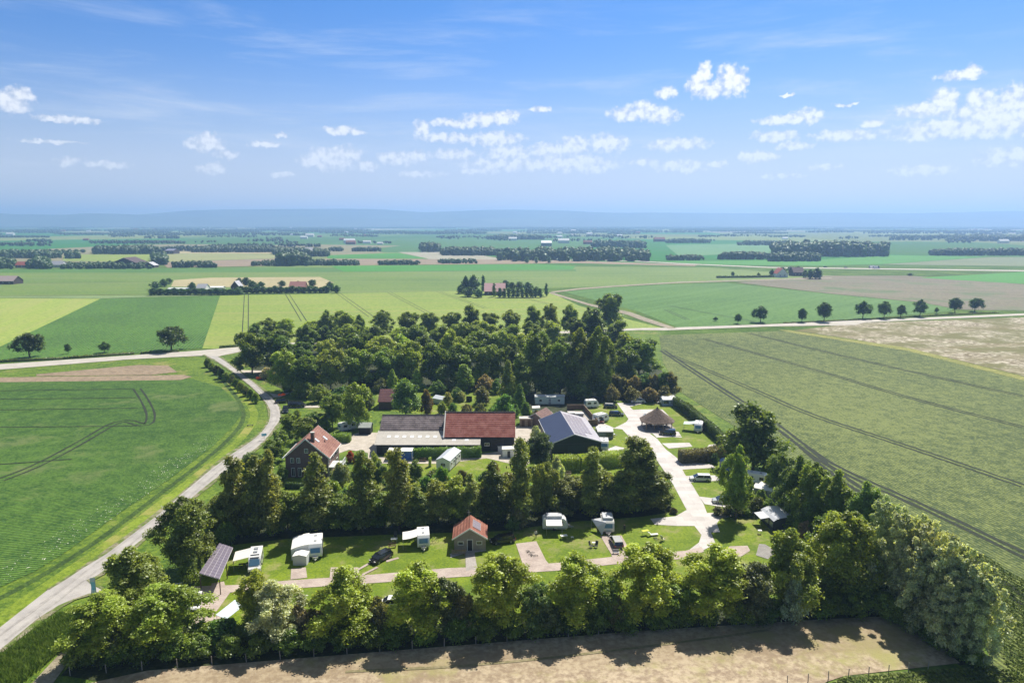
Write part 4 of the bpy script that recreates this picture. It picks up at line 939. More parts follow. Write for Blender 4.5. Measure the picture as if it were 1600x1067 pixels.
def caravan(label, a, b, L=5.2, W=2.2, H=2.6, shell=None, group=None, awning=None, tent=None, bikes=False, hitch=True, name='caravan', poptop=False, cat='caravan'):
    "a: rear ground point, b: front (hitch end); awning/tent: (side, depth, length, x offset)"
    p, q = G(*a), G(*b); d = q - p; rz = math.atan2(d.y, d.x); c = (p + q) / 2; shell = shell or CREAM
    root = thing(name, label, cat, c, rz, group); h = L / 2; w = W / 2
    prof = [(-h, .5), (-h + .1, .42), (h - .25, .42), (h, .75), (h - .02, 1.3), (h - .35, 2.1), (h - .75, H - .05), (h - 1.1, H), (-h + .35, H), (-h + .08, H - .2), (-h, H - .7)]
    m = MB(); m.prism(prof, -w, w); m.build('body', shell, root, bevel=.06)
    m = MB(); m.add([(h - .015, -w * .7, 1.28), (h - .015, w * .7, 1.28), (h - .31, w * .7, 2.05), (h - .31, -w * .7, 2.05)], [(0, 1, 2, 3)])
    m.box(-h - .01, 0, 1.7, .04, W * .55, .55); 
    for v in m.v[:4]: pass
    m.v[:4] = [(x + .03, y, z + .012) for x, y, z in m.v[:4]]
    m.build('window', BGLASS, root)
    for s in (-1, 1):
        for xx, ww in ((-h * .5, 1.0), (h * .42, .8)):
            m = MB(); m.box(xx, s * (w + .005), 1.65, ww, .05, .55); fr = m.build('window', GLASS, root)
            m = MB(); m.box(xx, s * (w - .002), 1.65, ww + .12, .03, .67); m.build('frame', PLAST, fr)
    m = MB(); m.box(h * .02, -w - .005, 1.35, .6, .05, 1.7); do = m.build('door', WHITE, root)
    m = MB(); m.box(h * .02 + .2, -w - .04, 1.3, .1, .04, .05); m.build('handle', PLAST, do)
    for s in (-1, 1):
        m = MB(); m.bar((-.2, s * (w - .2), .31), (-.2, s * (w + .01), .31), .31, 0, 14); m.build('wheel', RUB, root)
    m = MB(); m.box(0, w + .01, .95, L * .9, .03, .12); m.box(0, -w - .012, .62, L * .9, .03, .1); m.build('side_stripe', FABG, root)
    for xx in (-h * .5, h * .3):
        m = MB(); m.box(xx, 0, H + .05, .5, .5, .11); m.build('roof_hatch', mat('hatch_plastic', (.35, .37, .40), .4), root, bevel=.02)
    m = MB()
    for s in (-1, 1): m.bar((h - .1, s * .5, .5), (h + 1.05, 0, .48), .05)
    m.bar((h + 1.0, 0, .48), (h + 1.25, 0, .5), .06); m.bar((h + .85, 0, .02), (h + .85, 0, .8), .035); m.box(h + .35, 0, .62, .4, .9, .3); m.build('drawbar', ALU, root)
    if poptop:
        m = MB(); m.box(-.2, 0, H + .22, L * .62, W * .82, .35); m.build('raised_roof', SILV, root, bevel=.05)
    if bikes:
        m = MB()
        for k in (0, .35):
            for s in (-.5, .5):
                for i in range(10):
                    a0, a1 = i * .628, (i + 1) * .628
                    m.bar((h + .5 + k, s + .32 * math.cos(a0), .95 + .32 * math.sin(a0)), (h + .5 + k, s + .32 * math.cos(a1), .95 + .32 * math.sin(a1)), .02, 0, 4)
            m.bar((h + .5 + k, -.5, .95), (h + .5 + k, .1, 1.35), .02, 0, 4); m.bar((h + .5 + k, .1, 1.35), (h + .5 + k, .5, .95), .02, 0, 4)
        m.build('bicycle_rack', PLAST, root)
    if awning:
        s, dep, ln, xo = awning[:4]; y0 = s * w; y1 = s * (w + dep); zt, ze = H - .12, 2.05
        m = MB(); n = 4
        for i in range(n):
            f0, f1 = i / n, (i + 1) / n; sag = lambda f: zt + (ze - zt) * f - .1 * math.sin(math.pi * f)
            for up, dz in ((0, 0), (1, -.03)):
                m.quad((xo - ln / 2, y0 + (y1 - y0) * f0, sag(f0) + dz), (xo + ln / 2, y0 + (y1 - y0) * f0, sag(f0) + dz), (xo + ln / 2, y0 + (y1 - y0) * f1, sag(f1) + dz), (xo - ln / 2, y0 + (y1 - y0) * f1, sag(f1) + dz))
        m.build('awning', awning[4] if len(awning) > 4 else FABW, root)
        for e in (-1, 1):
            m = MB(); m.bar((xo + e * (ln / 2 - .05), y1 - s * .05, 0), (xo + e * (ln / 2 - .05), y1 - s * .05, ze), .03); m.build('pole', ALU, root)
    if tent:
        s, dep, ln, xo = tent[:4]; y0 = s * w; y1 = s * (w + dep); zt, ze = H + .02, 2.1
        roofm, wallm = (tent[4], tent[5]) if len(tent) > 4 else (FABW, FABG)
        m = MB(); xa, xb = xo - ln / 2, xo + ln / 2; N_ = 5
        pr = [(y0 + (y1 - y0) * i / N_, zt + (ze - zt) * (i / N_) ** 1.8) for i in range(N_ + 1)]
        for (ya, za), (yb, zb) in zip(pr, pr[1:]):
            m.quad((xa - .08, ya, za), (xb + .08, ya, za), (xb + .08, yb, zb), (xa - .08, yb, zb)); m.quad((xa - .08, ya, za - .04), (xb + .08, ya, za - .04), (xb + .08, yb, zb - .04), (xa - .08, yb, zb - .04))
        m.build('awning_roof', roofm, root)
        m = MB()
        for xx in (xa, xb):
            m.add([(xx, y0, 0)] + [(xx, y, z - .05) for y, z in pr] + [(xx, y1, 0)], [tuple(range(N_ + 3))])
        m.quad((xa, y1, 0), (xb, y1, 0), (xb, y1, ze - .05), (xa, y1, ze - .05)); m.build('awning_wall', wallm, root)
        k = max(2, int(ln / 1.5))
        for i in range(k):
            m = MB(); cx = xa + ln * (i + .5) / k; m.box(cx, y1 + s * .02, 1.3, ln / k * .72, .03, .95); m.build('awning_window', GLASS if i % 2 else mat('clear_foil', (.22, .24, .26), .15), root)
        for xx, sx in ((xa, -1), (xb, 1)):
            m = MB(); m.box(xx + sx * .02, (y0 + y1) / 2, 1.3, .03, dep * .6, .9); m.build('awning_window', mat('clear_foil', (.22, .24, .26), .15), root)
    return root

def gable_building(name, label, cat, corner, rz, L, W, eave, ridge, wallm, roofm, over=.3, ridge_off=0.0, group=None, thick=.14, z=0, trim=None, center=False):
    "corner: the near-left ground corner; ridge along local x"
    root = thing(name, label, cat, corner, rz, group)
    m = MB(); rm = W / 2 + ridge_off
    prof = [(0, z), (0, eave), (rm, ridge), (W, eave), (W, z)]     # (y,z)
    m.prism(prof, 0, L, axis='x'); m.build('wall', wallm, root)
    for side in (0, 1):
        m = MB(); y0, y1 = (0, rm) if side == 0 else (W, rm)
        dy = (y1 - y0); sl = (ridge - eave) / abs(dy); oy = -over if side == 0 else over
        a0, b0 = y0 + oy, eave - over * sl
        q = [(a0, b0 + .03), (y1, ridge + .03), (y1, ridge + .03 + thick), (a0, b0 + .03 + thick)]
        m.prism(q, -over, L + over, axis='x'); m.build('roof', roofm[side] if isinstance(roofm, (list, tuple)) else roofm, root)
    if trim:
        m = MB()
        for xx in (-over - .06, L + over + .02):
            for y0, oy in ((0, -over), (W, over)):
                dy = rm - y0; sl = (ridge - eave) / abs(dy)
                a0, b0 = y0 + oy, eave - over * sl
                m.add([(xx, a0, b0 - .08), (xx, rm, ridge - .08), (xx, rm, ridge + thick + .07), (xx, a0, b0 + thick + .07), (xx + .05, a0, b0 - .08), (xx + .05, rm, ridge - .08), (xx + .05, rm, ridge + thick + .07), (xx + .05, a0, b0 + thick + .07)], [(0, 1, 2, 3), (4, 5, 6, 7), (0, 1, 5, 4), (3, 2, 6, 7), (0, 3, 7, 4)])
        m.build('roof_trim', trim, root)
    return root
def pane(parent, cx, cy, cz, sx, sz, axis='x', frame=WHITE, glass=GLASS, out=1, name='window', bars=True):
    "a window in a wall; axis: direction the wall runs"
    f = MB(); g = MB(); t = .09; d = .05
    def bx(mb, u, w, su, sw, dd):
        if axis == 'x': mb.box(cx + u, cy + out * dd / 2, cz + w, su, dd, sw)
        else: mb.box(cx + out * dd / 2, cy + u, cz + w, dd, su, sw)
    bx(f, 0, sz / 2, sx + t, t, .08); bx(f, 0, -sz / 2, sx + t, t, .08); bx(f, -sx / 2, 0, t, sz - t, .08); bx(f, sx / 2, 0, t, sz - t, .08)
    if bars: bx(f, 0, 0, t * .7, sz - t, .07)
    bx(g, 0, 0, sx - .02, sz - .02, .035)
    w = g.build(name, glass, parent); f.build('frame', frame, w); return w
def tiles(name, c1, c2, c3, sx=.22, sz=.33, rough=.8, bump=.6, ax=0):
    "pantiles: courses across the slope, weathered patches"
    m = bpy.data.materials.new(name); m.use_nodes = True; t = m.node_tree; b = t.nodes['Principled BSDF']; b.inputs['Roughness'].default_value = rough; b.inputs['Specular IOR Level'].default_value = .3
    co = N(t, 'ShaderNodeTexCoord'); s = N(t, 'ShaderNodeSeparateXYZ'); t.links.new(co.outputs['Object'], s.inputs[0])
    a = noise(co.outputs['Object'], .5, 6, .7, t); f = noise(co.outputs['Object'], 3.2, 3, .7, t)
    c = MIX(SMOOTH(a.outputs['Fac'], .38, .62, tree=t), c1, c2, t)
    c = MIX(SMOOTH(f.outputs['Fac'], .52, .70, 0, .8, tree=t), c, c3, t)
    wx = M('SINE', M('MULTIPLY', s.outputs[ax], 2 * math.pi / sx, tree=t), tree=t); wz = M('SINE', M('MULTIPLY', s.outputs[2], 2 * math.pi / sz, tree=t), tree=t)
    k = M('ADD', wx, wz, tree=t)
    c = MIX(SMOOTH(k, -1.6, .2, .35, 0, tree=t), c, tuple(v * .4 for v in c1), t)
    t.links.new(c, b.inputs['Base Color'])
    bn = N(t, 'ShaderNodeBump'); bn.inputs['Strength'].default_value = bump; bn.inputs['Distance'].default_value = .04; t.links.new(k, bn.inputs['Height']); t.links.new(bn.outputs[0], b.inputs['Normal'])
    return m
def bricks(name, c1, c2, mort, s=1.0):
    m = bpy.data.materials.new(name); m.use_nodes = True; t = m.node_tree; b = t.nodes['Principled BSDF']; b.inputs['Roughness'].default_value = .9
    co = N(t, 'ShaderNodeTexCoord'); sp = N(t, 'ShaderNodeSeparateXYZ'); t.links.new(co.outputs['Object'], sp.inputs[0]); cb = N(t, 'ShaderNodeCombineXYZ')
    t.links.new(M('ADD', sp.outputs[0], sp.outputs[1], tree=t), cb.inputs[0]); t.links.new(sp.outputs[2], cb.inputs[1])
    br = N(t, 'ShaderNodeTexBrick'); br.inputs['Scale'].default_value = 1; br.inputs['Brick Width'].default_value = .22 * s; br.inputs['Row Height'].default_value = .075 * s; br.inputs['Mortar Size'].default_value = .01 * s
    br.inputs['Color1'].default_value = col(c1); br.inputs['Color2'].default_value = col(c2); br.inputs['Mortar'].default_value = col(mort)
    t.links.new(cb.outputs[0], br.inputs['Vector']); n = noise(co.outputs['Object'], .8, 5, .6, t)
    t.links.new(MIX(SMOOTH(n.outputs['Fac'], .3, .7, 0, .35, tree=t), br.outputs['Color'], tuple(v * .7 for v in c1), t), b.inputs['Base Color'])
    return m
def corrug(name, c1, c2, step=.18, axis=0, rough=.5, metal=0.0):
    m = bpy.data.materials.new(name); m.use_nodes = True; t = m.node_tree; b = t.nodes['Principled BSDF']; b.inputs['Roughness'].default_value = rough; b.inputs['Metallic'].default_value = metal
    co = N(t, 'ShaderNodeTexCoord'); s = N(t, 'ShaderNodeSeparateXYZ'); t.links.new(co.outputs['Object'], s.inputs[0])
    w = M('SINE', M('MULTIPLY', s.outputs[axis], 2 * math.pi / step, tree=t), tree=t); n = noise(co.outputs['Object'], .6, 5, .7, t)
    t.links.new(MIX(SMOOTH(M('ADD', M('MULTIPLY', w, .12, tree=t), n.outputs['Fac'], tree=t), .35, .65, tree=t), c1, c2, t), b.inputs['Base Color'])
    bn = N(t, 'ShaderNodeBump'); bn.inputs['Strength'].default_value = .5; bn.inputs['Distance'].default_value = .04; t.links.new(w, bn.inputs['Height']); t.links.new(bn.outputs[0], b.inputs['Normal'])
    return m
def solar_mat(name, nx=1.0, nz=1.7):
    m = bpy.data.materials.new(name); m.use_nodes = True; t = m.node_tree; b = t.nodes['Principled BSDF']; b.inputs['Roughness'].default_value = .42; b.inputs['Specular IOR Level'].default_value = 1.0
    b.inputs['Base Color'].default_value = (.19, .16, .215, 1)  # pale lilac base has the glare on the cells painted in
    return m
PV = solar_mat('solar_cell')
def pv_array(parent, o, ux, uy, nu, nv, pu, pw, gap=.05, lift=.06):
    "solar panels laid on a slope: origin o, unit vectors ux, uy"
    ux, uy = Vector(ux).normalized(), Vector(uy).normalized(); n = ux.cross(uy).normalized()
    if n.z < 0: n = -n
    for j in range(nv):
        for i in range(nu):
            if callable(parent[1]) and not parent[1](i, j): continue
            a = Vector(o) + ux * (i * (pu + gap)) + uy * (j * (pw + gap)) + n * lift
            m = MB(); c = [a, a + ux * pu, a + ux * pu + uy * pw, a + uy * pw]
            m.add([*c, *[q + n * .04 for q in c]], [(4, 5, 6, 7), (0, 1, 5, 4), (1, 2, 6, 5), (2, 3, 7, 6), (3, 0, 4, 7)], 1)
            e = .05; c2 = [a + ux * e + uy * e, a + ux * (pu - e) + uy * e, a + ux * (pu - e) + uy * (pw - e), a + ux * e + uy * (pw - e)]
            m.add([q + n * .045 for q in c2], [(0, 1, 2, 3)], 0)
            m.build('solar_panel', [PV, ALU], parent[0])

# ---------------- the brick farmhouse
HB = bricks('dark_brick', (.16, .085, .075), (.22, .13, .115), (.19, .155, .14))
HR = tiles('orange_tiles', (.26, .12, .09), (.36, .19, .15), (.20, .10, .08), .24, .34, ax=1)
hc = G(449, 746)
house = thing('farmhouse', 'brick farmhouse with steep orange tiled roof and tall chimney by the lane', 'house', (-52.0, 156.2, 0), 0)
m = MB(); HW, HL, HE, HRG = 9.8, 10.2, 5.0, 9.2
m.prism([(0, 0), (0, HE), (HW / 2, HRG), (HW, HE), (HW, 0)], 0, HL); m.build('wall', HB, house)
for side in (0, 1):
    m = MB(); sl = (HRG - HE) / (HW / 2); y0, s = (0, -1) if side == 0 else (HW, 1)
    m.prism([(y0 + s * .45, HE - .45 * sl + .03), (HW / 2, HRG + .03), (HW / 2, HRG + .2), (y0 + s * .45, HE - .45 * sl + .2)], -.35, HL + .35); rf = m.build('roof', HR, house)
    if side == 1:
        for fy, fx in ((2.6, .25), (6.6, .42)):
            m = MB(); n = Vector((sl, 0, 1)).normalized(); u = Vector((1, 0, -sl)).normalized()
            a = Vector((HW / 2 + HW / 2 * fx, fy, HRG - HW / 2 * fx * sl + .22))
            c = [a, a + Vector((0, .8, 0)), a + Vector((0, .8, 0)) + u * 1.25, a + u * 1.25]
            m.add([*c, *[q + n * .09 for q in c]], [(4, 5, 6, 7), (0, 1, 5, 4), (1, 2, 6, 5), (2, 3, 7, 6), (3, 0, 4, 7)]); m.build('skylight', mat('skylight_glass', (.62, .66, .70), .12), rf)
        m = MB(); m.bar((HW * .80, 5.2, HRG - HW * .3 * sl), (HW * .80, 5.2, HRG - HW * .3 * sl + .7), .12); m.build('vent_pipe', PLAST, rf)
        m = MB(); m.box(HW * .63, 1.2, HRG - .3, .75, .75, 3.0); ch = m.build('chimney', HB, rf); m = MB(); m.box(HW * .63, 1.2, HRG + 1.24, .9, .9, .12); m.build('chimney_cap', mat('pale_stone', (.5, .48, .45), .8), ch)
m = MB()
for s, y0 in ((-1, 0), (1, HW)):
    sl = (HRG - HE) / (HW / 2)
    for yy in (-.42, HL + .37):
        m.add([(y0 + s * .5, yy, HE - .5 * sl - .12), (HW / 2, yy, HRG - .1), (HW / 2, yy, HRG + .24), (y0 + s * .5, yy, HE - .5 * sl + .22), (y0 + s * .5, yy + .05, HE - .5 * sl - .12), (HW / 2, yy + .05, HRG - .1), (HW / 2, yy + .05, HRG + .24), (y0 + s * .5, yy + .05, HE - .5 * sl + .22)], [(0, 1, 2, 3), (4, 5, 6, 7), (0, 1, 5, 4), (3, 2, 6, 7)])
    m.box(y0 + s * .52, HL / 2, HE - .28, .14, HL + .7, .14)
m.bar((HW + .1, -.1, 0), (HW + .1, -.1, HE - .4), .06)
m.build('roof_trim', WHITE, house)
for x, z, sx, sz in ((1.7, 1.3, .75, 2.0), (3.2, 1.3, .75, 2.0), (1.6, 4.1, .7, 1.1), (3.0, 4.1, .7, 1.1), (4.9, 6.4, .8, .95), (6.9, 1.4, 1.1, 1.4), (6.9, 4.1, .8, 1.1)): pane(house, x, 0, z, sx, sz, 'x', out=-1)
for y, z, sx, sz in ((1.8, 4.0, .9, 1.0), (5.0, 4.0, .9, 1.0), (8.2, 4.0, .9, 1.0), (8.0, 1.4, 1.2, 1.3), (5.4, 1.4, 1.2, 1.3)): pane(house, HW, y, z, sx, sz, 'y', out=1)
m = MB(); m.box(HW + .03, 1.8, 1.05, .06, 1.0, 2.1); m.build('door', mat('dark_door', (.06, .02, .015), .5), house)
m = MB()
m.box(HW + 1.5, 2.2, 2.45, 3.0, 4.4, .16)
for x, y in ((HW + 2.9, .1), (HW + 2.9, 4.3)): m.box(x, y, 1.2, .14, .14, 2.35)
m.build('balcony', WHITE, house)
m = MB()
for i in range(16): m.box(HW + 2.93, .1 + i * .28, 3.0, .05, .05, .95)
for i in range(9): m.box(HW + .3 + i * .3, .05, 3.0, .05, .05, .95)
m.box(HW + 2.93, 2.2, 3.5, .08, 4.4, .06); m.box(HW + 1.5, .05, 3.5, 3.0, .08, .06); m.build('railing', WHITE, house)

# ---------------- long barn: dark tiled part, red tiled part, lean-to with roof lights
GT = tiles('dark_pantiles', (.10, .08, .085), (.22, .18, .185), (.30, .26, .25), .24, .36)
RT = tiles('red_pantiles', (.25, .068, .05), (.38, .145, .115), (.16, .07, .055), .24, .36)
AS = corrug('fibre_cement', (.30, .275, .24), (.40, .37, .33), .18)
barn = thing('barn', 'long old barn, half dark and half red tiled, with a low grey lean-to', 'barn', (-34.6, 172.0, 0), 0)
# left half: x 0..17.2, right half: x 17.2..35.3
bx0, bxm, bx1 = 0.4, 17.3, 35.2
def slab(m, x0, x1, ya, za, yb, zb, th=.16): m.prism([(ya, za), (yb, zb), (yb, zb + th), (ya, za + th)], x0, x1, axis='x')
m = MB(); m.prism([(6.2, 0), (6.2, 4.6), (10.6, 7.3), (15, 4.4), (15, 0)], bx0, bxm, axis='x'); m.build('wall', BLACKW, barn)
m = MB(); m.prism([(3.0, 0), (3.0, 4.1), (9.0, 8.6), (15.2, 4.2), (15.2, 0)], bxm + .05, bx1, axis='x'); m.build('wall', BLACKW, barn)
m = MB(); m.prism([(.4, 0), (.4, 2.75), (6.15, 4.5), (6.15, 0)], bx0 - .0, 17.2, axis='x'); m.prism([(.4, 0), (.4, 2.75), (2.95, 3.5), (2.95, 0)], 17.2, 26.3, axis='x'); m.build('wall', BLACKW, barn)
m = MB(); slab(m, bx0 - .2, bxm - .1, 6.0, 4.65, 10.6, 7.42); r1 = m.build('roof', GT, barn)
m = MB(); slab(m, bx0 - .2, bxm - .1, 10.6, 7.42, 15.3, 4.4); m.build('roof', GT, barn)
m = MB(); slab(m, bxm + .05, bx1 + .25, 2.6, 3.85, 9.0, 8.65); m.build('roof', RT, barn)
m = MB(); slab(m, bxm + .05, bx1 + .25, 9.0, 8.65, 15.6, 4.0); m.build('roof', RT, barn)
m = MB(); slab(m, bx0 - .5, 17.25, -.1, 2.68, 6.1, 4.56, .1); slab(m, 17.25, 26.6, -.1, 2.68, 2.85, 3.573, .1); lean = m.build('lean_to_roof', AS, barn)
for i in range(8):
    m = MB(); y0, y1 = 3.0, 3.9; sl = (4.56 - 2.68) / 6.2; x = 2.6 + i * 1.98
    m.quad((x, y0, 2.68 + (y0 + .1) * sl + .125), (x + .95, y0, 2.68 + (y0 + .1) * sl + .125), (x + .95, y1, 2.68 + (y1 + .1) * sl + .125), (x, y1, 2.68 + (y1 + .1) * sl + .125)); m.build('roof_light', mat('roof_light_sheet', (.85, .87, .88), .25), lean)
for x in (19.4, 22.6):
    m = MB(); y0, y1 = 1.6, 2.3; sl = (4.56 - 2.68) / 6.2
    m.quad((x, y0, 2.68 + (y0 + .1) * sl + .125), (x + .95, y0, 2.68 + (y0 + .1) * sl + .125), (x + .95, y1, 2.68 + (y1 + .1) * sl + .125), (x, y1, 2.68 + (y1 + .1) * sl + .125)); m.build('roof_light', mat('roof_light_sheet', (.85, .87, .88), .25), lean)
m = MB(); m.box(17.15, 5.8, 6.35, .28, 6.9, .3); m.v = [(x, y, z + (y - 5.8) * .75) for x, y, z in m.v]; m.build('roof_trim', mat('pale_mortar', (.66, .62, .58), .8), barn)
m = MB(); m.box(8.8, 10.6, 7.62, 17.2, .3, .14); m.box(26.3, 9.0, 8.85, 18.2, .3, .14); m.build('ridge_cap', mat('ridge_tiles', (.05, .045, .045), .8), barn)
for x, w_, h_ in ((3.2, 2.6, 2.3), (9.5, 1.1, 2.1), (13.5, 2.4, 2.3)):
    m = MB(); m.box(x, .37, h_ / 2, w_, .06, h_); m.build('door', GREENW, barn)
m = MB(); m.box(30.8, 2.97, 1.6, 3.4, .07, 3.1); m.build('door', mat('barn_door', (.03, .025, .02), .7), barn)
pane(barn, 28.2, 3.0, 1.9, 1.2, .8, out=-1)
pane(barn, 22.0, .4, 1.5, 1.2, .8, out=-1)

# ---------------- black shed with solar panels
sh_p = G(862, 713); shrz = -R(5.2)
NVY = corrug('blue_grey_sheet', (.035, .048, .10), (.05, .064, .125), .33, axis=1, rough=.38)
LGS = corrug('light_sheet', (.40, .38, .44), (.50, .48, .53), .33, axis=1, rough=.28)
shed = thing('solar_shed', 'large black shed with one blue roof side and solar panels on the other', 'shed', (9.8, 168.7, 0), R(5.4))
SW, SL, SE, SR = 12.4, 21.4, 4.2, 6.3
m = MB(); m.prism([(0, 0), (0, SE), (SW / 2 - .6, SR), (SW, SE), (SW, 0)], 0, SL); m.build('wall', GREENW, shed)
sm_ = SW / 2 - .6
m = MB(); m.prism([(-.35, SE - .18), (sm_, SR + .02), (sm_, SR + .16), (-.35, SE - .04)], -.3, SL + .3); m.build('roof', NVY, shed)
m = MB(); sr = (SR - SE) / (SW - sm_); m.prism([(SW + .35, SE - .35 * sr + .02), (sm_, SR + .02), (sm_, SR + .16), (SW + .35, SE - .35 * sr + .16)], -.3, SL + .3); rfr = m.build('roof', LGS, shed)
m = MB()
for yy in (-.36, SL + .3):
    for ya, za in ((-.38, SE - .2), (SW + .38, SE - .35 * sr)):
        m.add([(ya, yy, za - .08), (sm_, yy, SR - .05), (sm_, yy, SR + .2), (ya, yy, za + .17), (ya, yy + .06, za - .08), (sm_, yy + .06, SR - .05), (sm_, yy + .06, SR + .2), (ya, yy + .06, za + .17)], [(0, 1, 2, 3), (4, 5, 6, 7), (0, 1, 5, 4), (3, 2, 6, 7)])
for xx in (-.42, SW + .4): m.box(xx, SL / 2, SE - (.12), .1, SL + .6, .12)
m.build('roof_trim', mat('grey_trim', (.55, .56, .58), .5), shed)
pv_array((rfr, lambda i, j: not (i < 2 and j > 2) and not (j == 5 and i < 5)), (sm_ + .35, 1.0, SR - .35 * sr + .16), (0, 1, 0), (1, 0, -sr), 11, 5, 1.62, 1.02)
m = MB(); m.box(SW * .5, -.03, 1.7, 4.2, .06, 3.4); m.build('door', mat('shed_door', (.01, .03, .028), .5), shed)
m = MB(); m.box(SW * .5, -.02, 3.9, SW - .2, .05, .08); m.build('cladding_rail', PLAST, shed)

# ---------------- brick toilet building
TB = bricks('tan_brick', (.28, .22, .18), (.38, .31, .26), (.4, .38, .35))
TR = tiles('terracotta_tiles', (.27, .10, .07), (.38, .17, .12), (.19, .08, .06), .25, .34, ax=1)
tb = thing('toilet_block', 'small brick toilet block with orange tiled roof beside the brick lane', 'building', (-10.3, 119.0, 0), R(2))
TW, TL, TE, TG = 5.6, 5.2, 2.55, 4.3
m = MB(); m.prism([(0, 0), (0, TE), (TW / 2, TG), (TW, TE), (TW, 0)], 0, TL); m.build('wall', TB, tb)
sl = (TG - TE) / (TW / 2)
for y0, s in ((0, -1), (TW, 1)):
    m = MB(); m.prism([(y0 + s * .35, TE - .35 * sl + .02), (TW / 2, TG + .02), (TW / 2, TG + .17), (y0 + s * .35, TE - .35 * sl + .17)], -.35, TL + .35); rf = m.build('roof', TR, tb)
    if s > 0: pv_array((rf, None), (TW / 2 + .45, 1.0, TG - .45 * sl + .17), (0, 1, 0), (1, 0, -sl), 3, 1, 1.0, 1.65)
m = MB()
for y0, s in ((0, -1), (TW, 1)):
    m.add([(y0 + s * .4, -.4, TE - .4 * sl - .1), (TW / 2, -.4, TG - .08), (TW / 2, -.4, TG + .2), (y0 + s * .4, -.4, TE - .4 * sl + .18), (y0 + s * .4, -.34, TE - .4 * sl - .1), (TW / 2, -.34, TG - .08), (TW / 2, -.34, TG + .2), (y0 + s * .4, -.34, TE - .4 * sl + .18)], [(0, 1, 2, 3), (4, 5, 6, 7), (0, 1, 5, 4), (3, 2, 6, 7)])
m.build('roof_trim', WHITE, tb)
m = MB(); m.box(TW / 2, -.03, 1.05, .85, .06, 2.1); dd = m.build('door', mat('black_door', (.015, .015, .018), .5), tb)
m = MB(); m.box(TW / 2 - .47, -.04, 1.08, .1, .08, 2.2); m.box(TW / 2 + .47, -.04, 1.08, .1, .08, 2.2); m.box(TW / 2, -.04, 2.2, 1.04, .08, .1); m.build('frame', WHITE, dd)
for x in (1.15, TW - 1.15): pane(tb, x, 0, 1.55, .95, .6, out=-1, bars=False)
m = MB(); m.bar((TW / 2 - .2, 2.4, TG), (TW / 2 - .2, 2.4, TG + 2.4), .035); m.bar((TW / 2 - .6, 2.4, TG + 2.0), (TW / 2 + .2, 2.4, TG + 2.0), .02); m.build('antenna', ALU, tb)

def bench(label, p, rz=0, L=1.8, mt=None, group=None):
    r = thing('bench', label, 'bench', p, rz, group); mt = mt or WOODL
    m = MB(); m.box(0, 0, .45, L, .42, .05); m.build('seat', mt, r)
    m = MB(); m.box(0, .22, .75, L, .05, .32); m.build('backrest', mt, r)
    for s in (-1, 1):
        m = MB(); m.box(s * L * .4, 0, .21, .07, .4, .42); m.box(s * L * .4, .24, .62, .07, .06, .6); m.build('leg', mt, r)
    return r
def table(label, p, rz=0, L=1.2, W=.8, h=.74, mt=None, group=None, name='camping_table', cat='table'):
    r = thing(name, label, cat, p, rz, group); mt = mt or WHITE
    m = MB(); m.box(0, 0, h, L, W, .04); m.build('table_top', mt, r, bevel=.01)
    for a in (-1, 1):
        for b in (-1, 1):
            m = MB(); m.bar((a * L * .42, b * W * .4, 0), (a * L * .36, b * W * .34, h - .02), .022); m.build('leg', ALU, r)
    return r
def chair(label, p, rz=0, mt=None, group=None):
    r = thing('camping_chair', label, 'chair', p, rz, group); mt = mt or PLAST
    m = MB(); m.box(0, 0, .44, .55, .5, .06); m.build('seat', mt, r)
    m = MB(); m.box(0, .32, .85, .55, .06, .75); m.v = [(x, y + (z - .5) * .25, z) for x, y, z in m.v]; m.build('backrest', mt, r)
    for a in (-1, 1):
        m = MB(); m.bar((a * .28, -.25, 0), (a * .28, .3, .66), .022); m.build('leg', ALU, r)
        m = MB(); m.bar((a * .28, .35, 0), (a * .28, -.22, .66), .022); m.build('leg', ALU, r)
        m = MB(); m.box(a * .3, 0, .66, .06, .5, .04); m.build('armrest', PLAST, r)
    return r
bench('pale wooden bench on the paving at the left corner of the toilet block', G(717, 867), 0, 2.6)

# ---------------- solar panel carport
sp = thing('solar_canopy', 'slanting solar panel canopy on posts beside the yellow green trees', 'canopy', (-48.9, 110.4, 0), 0)
A, B_, C_, D_ = G(343, 848, 3.0), G(364, 855, 3.0), G(343, 904, 2.9), G(311, 895, 2.9)
o0 = Vector((-48.9, 110.4, 0))
A, B_, C_, D_ = [q - o0 for q in (A, B_, C_, D_)]
ul = (A - D_); uw = (C_ - D_)
NU, NV = 12, 4
m = MB(); th = Vector((0, 0, -.12)); m.add([D_ + th, C_ + th, B_ + th, A + th, D_, C_, B_, A], [(4, 5, 6, 7), (3, 2, 1, 0), (0, 1, 5, 4), (1, 2, 6, 5), (2, 3, 7, 6), (3, 0, 4, 7)]); m.build('roof_frame', mat('panel_frame', (.55, .53, .56), .4), sp)
for i in range(NU):
    for j in range(NV):
        g_ = .035
        P = lambda u, v: D_ + ul * u + uw * v + (B_ - A - uw) * u * v + Vector((0, 0, .03))
        u0, u1 = (i + g_) / NU, (i + 1 - g_) / NU; v0, v1 = (j + g_) / NV, (j + 1 - g_) / NV
        m = MB(); m.quad(P(u0, v0), P(u1, v0), P(u1, v1), P(u0, v1)); m.build('solar_panel', PV, sp)
for q in (A, B_, C_, D_, (A + D_) / 2, (B_ + C_) / 2):
    m = MB(); q = q * .96; m.bar((q.x, q.y, 0), (q.x, q.y, q.z - .1), .08); m.build('post', WOODF, sp)
# ================================================================== CARS, CARAVANS, SMALL THINGS
CV = 'caravans and campers on the pitches'
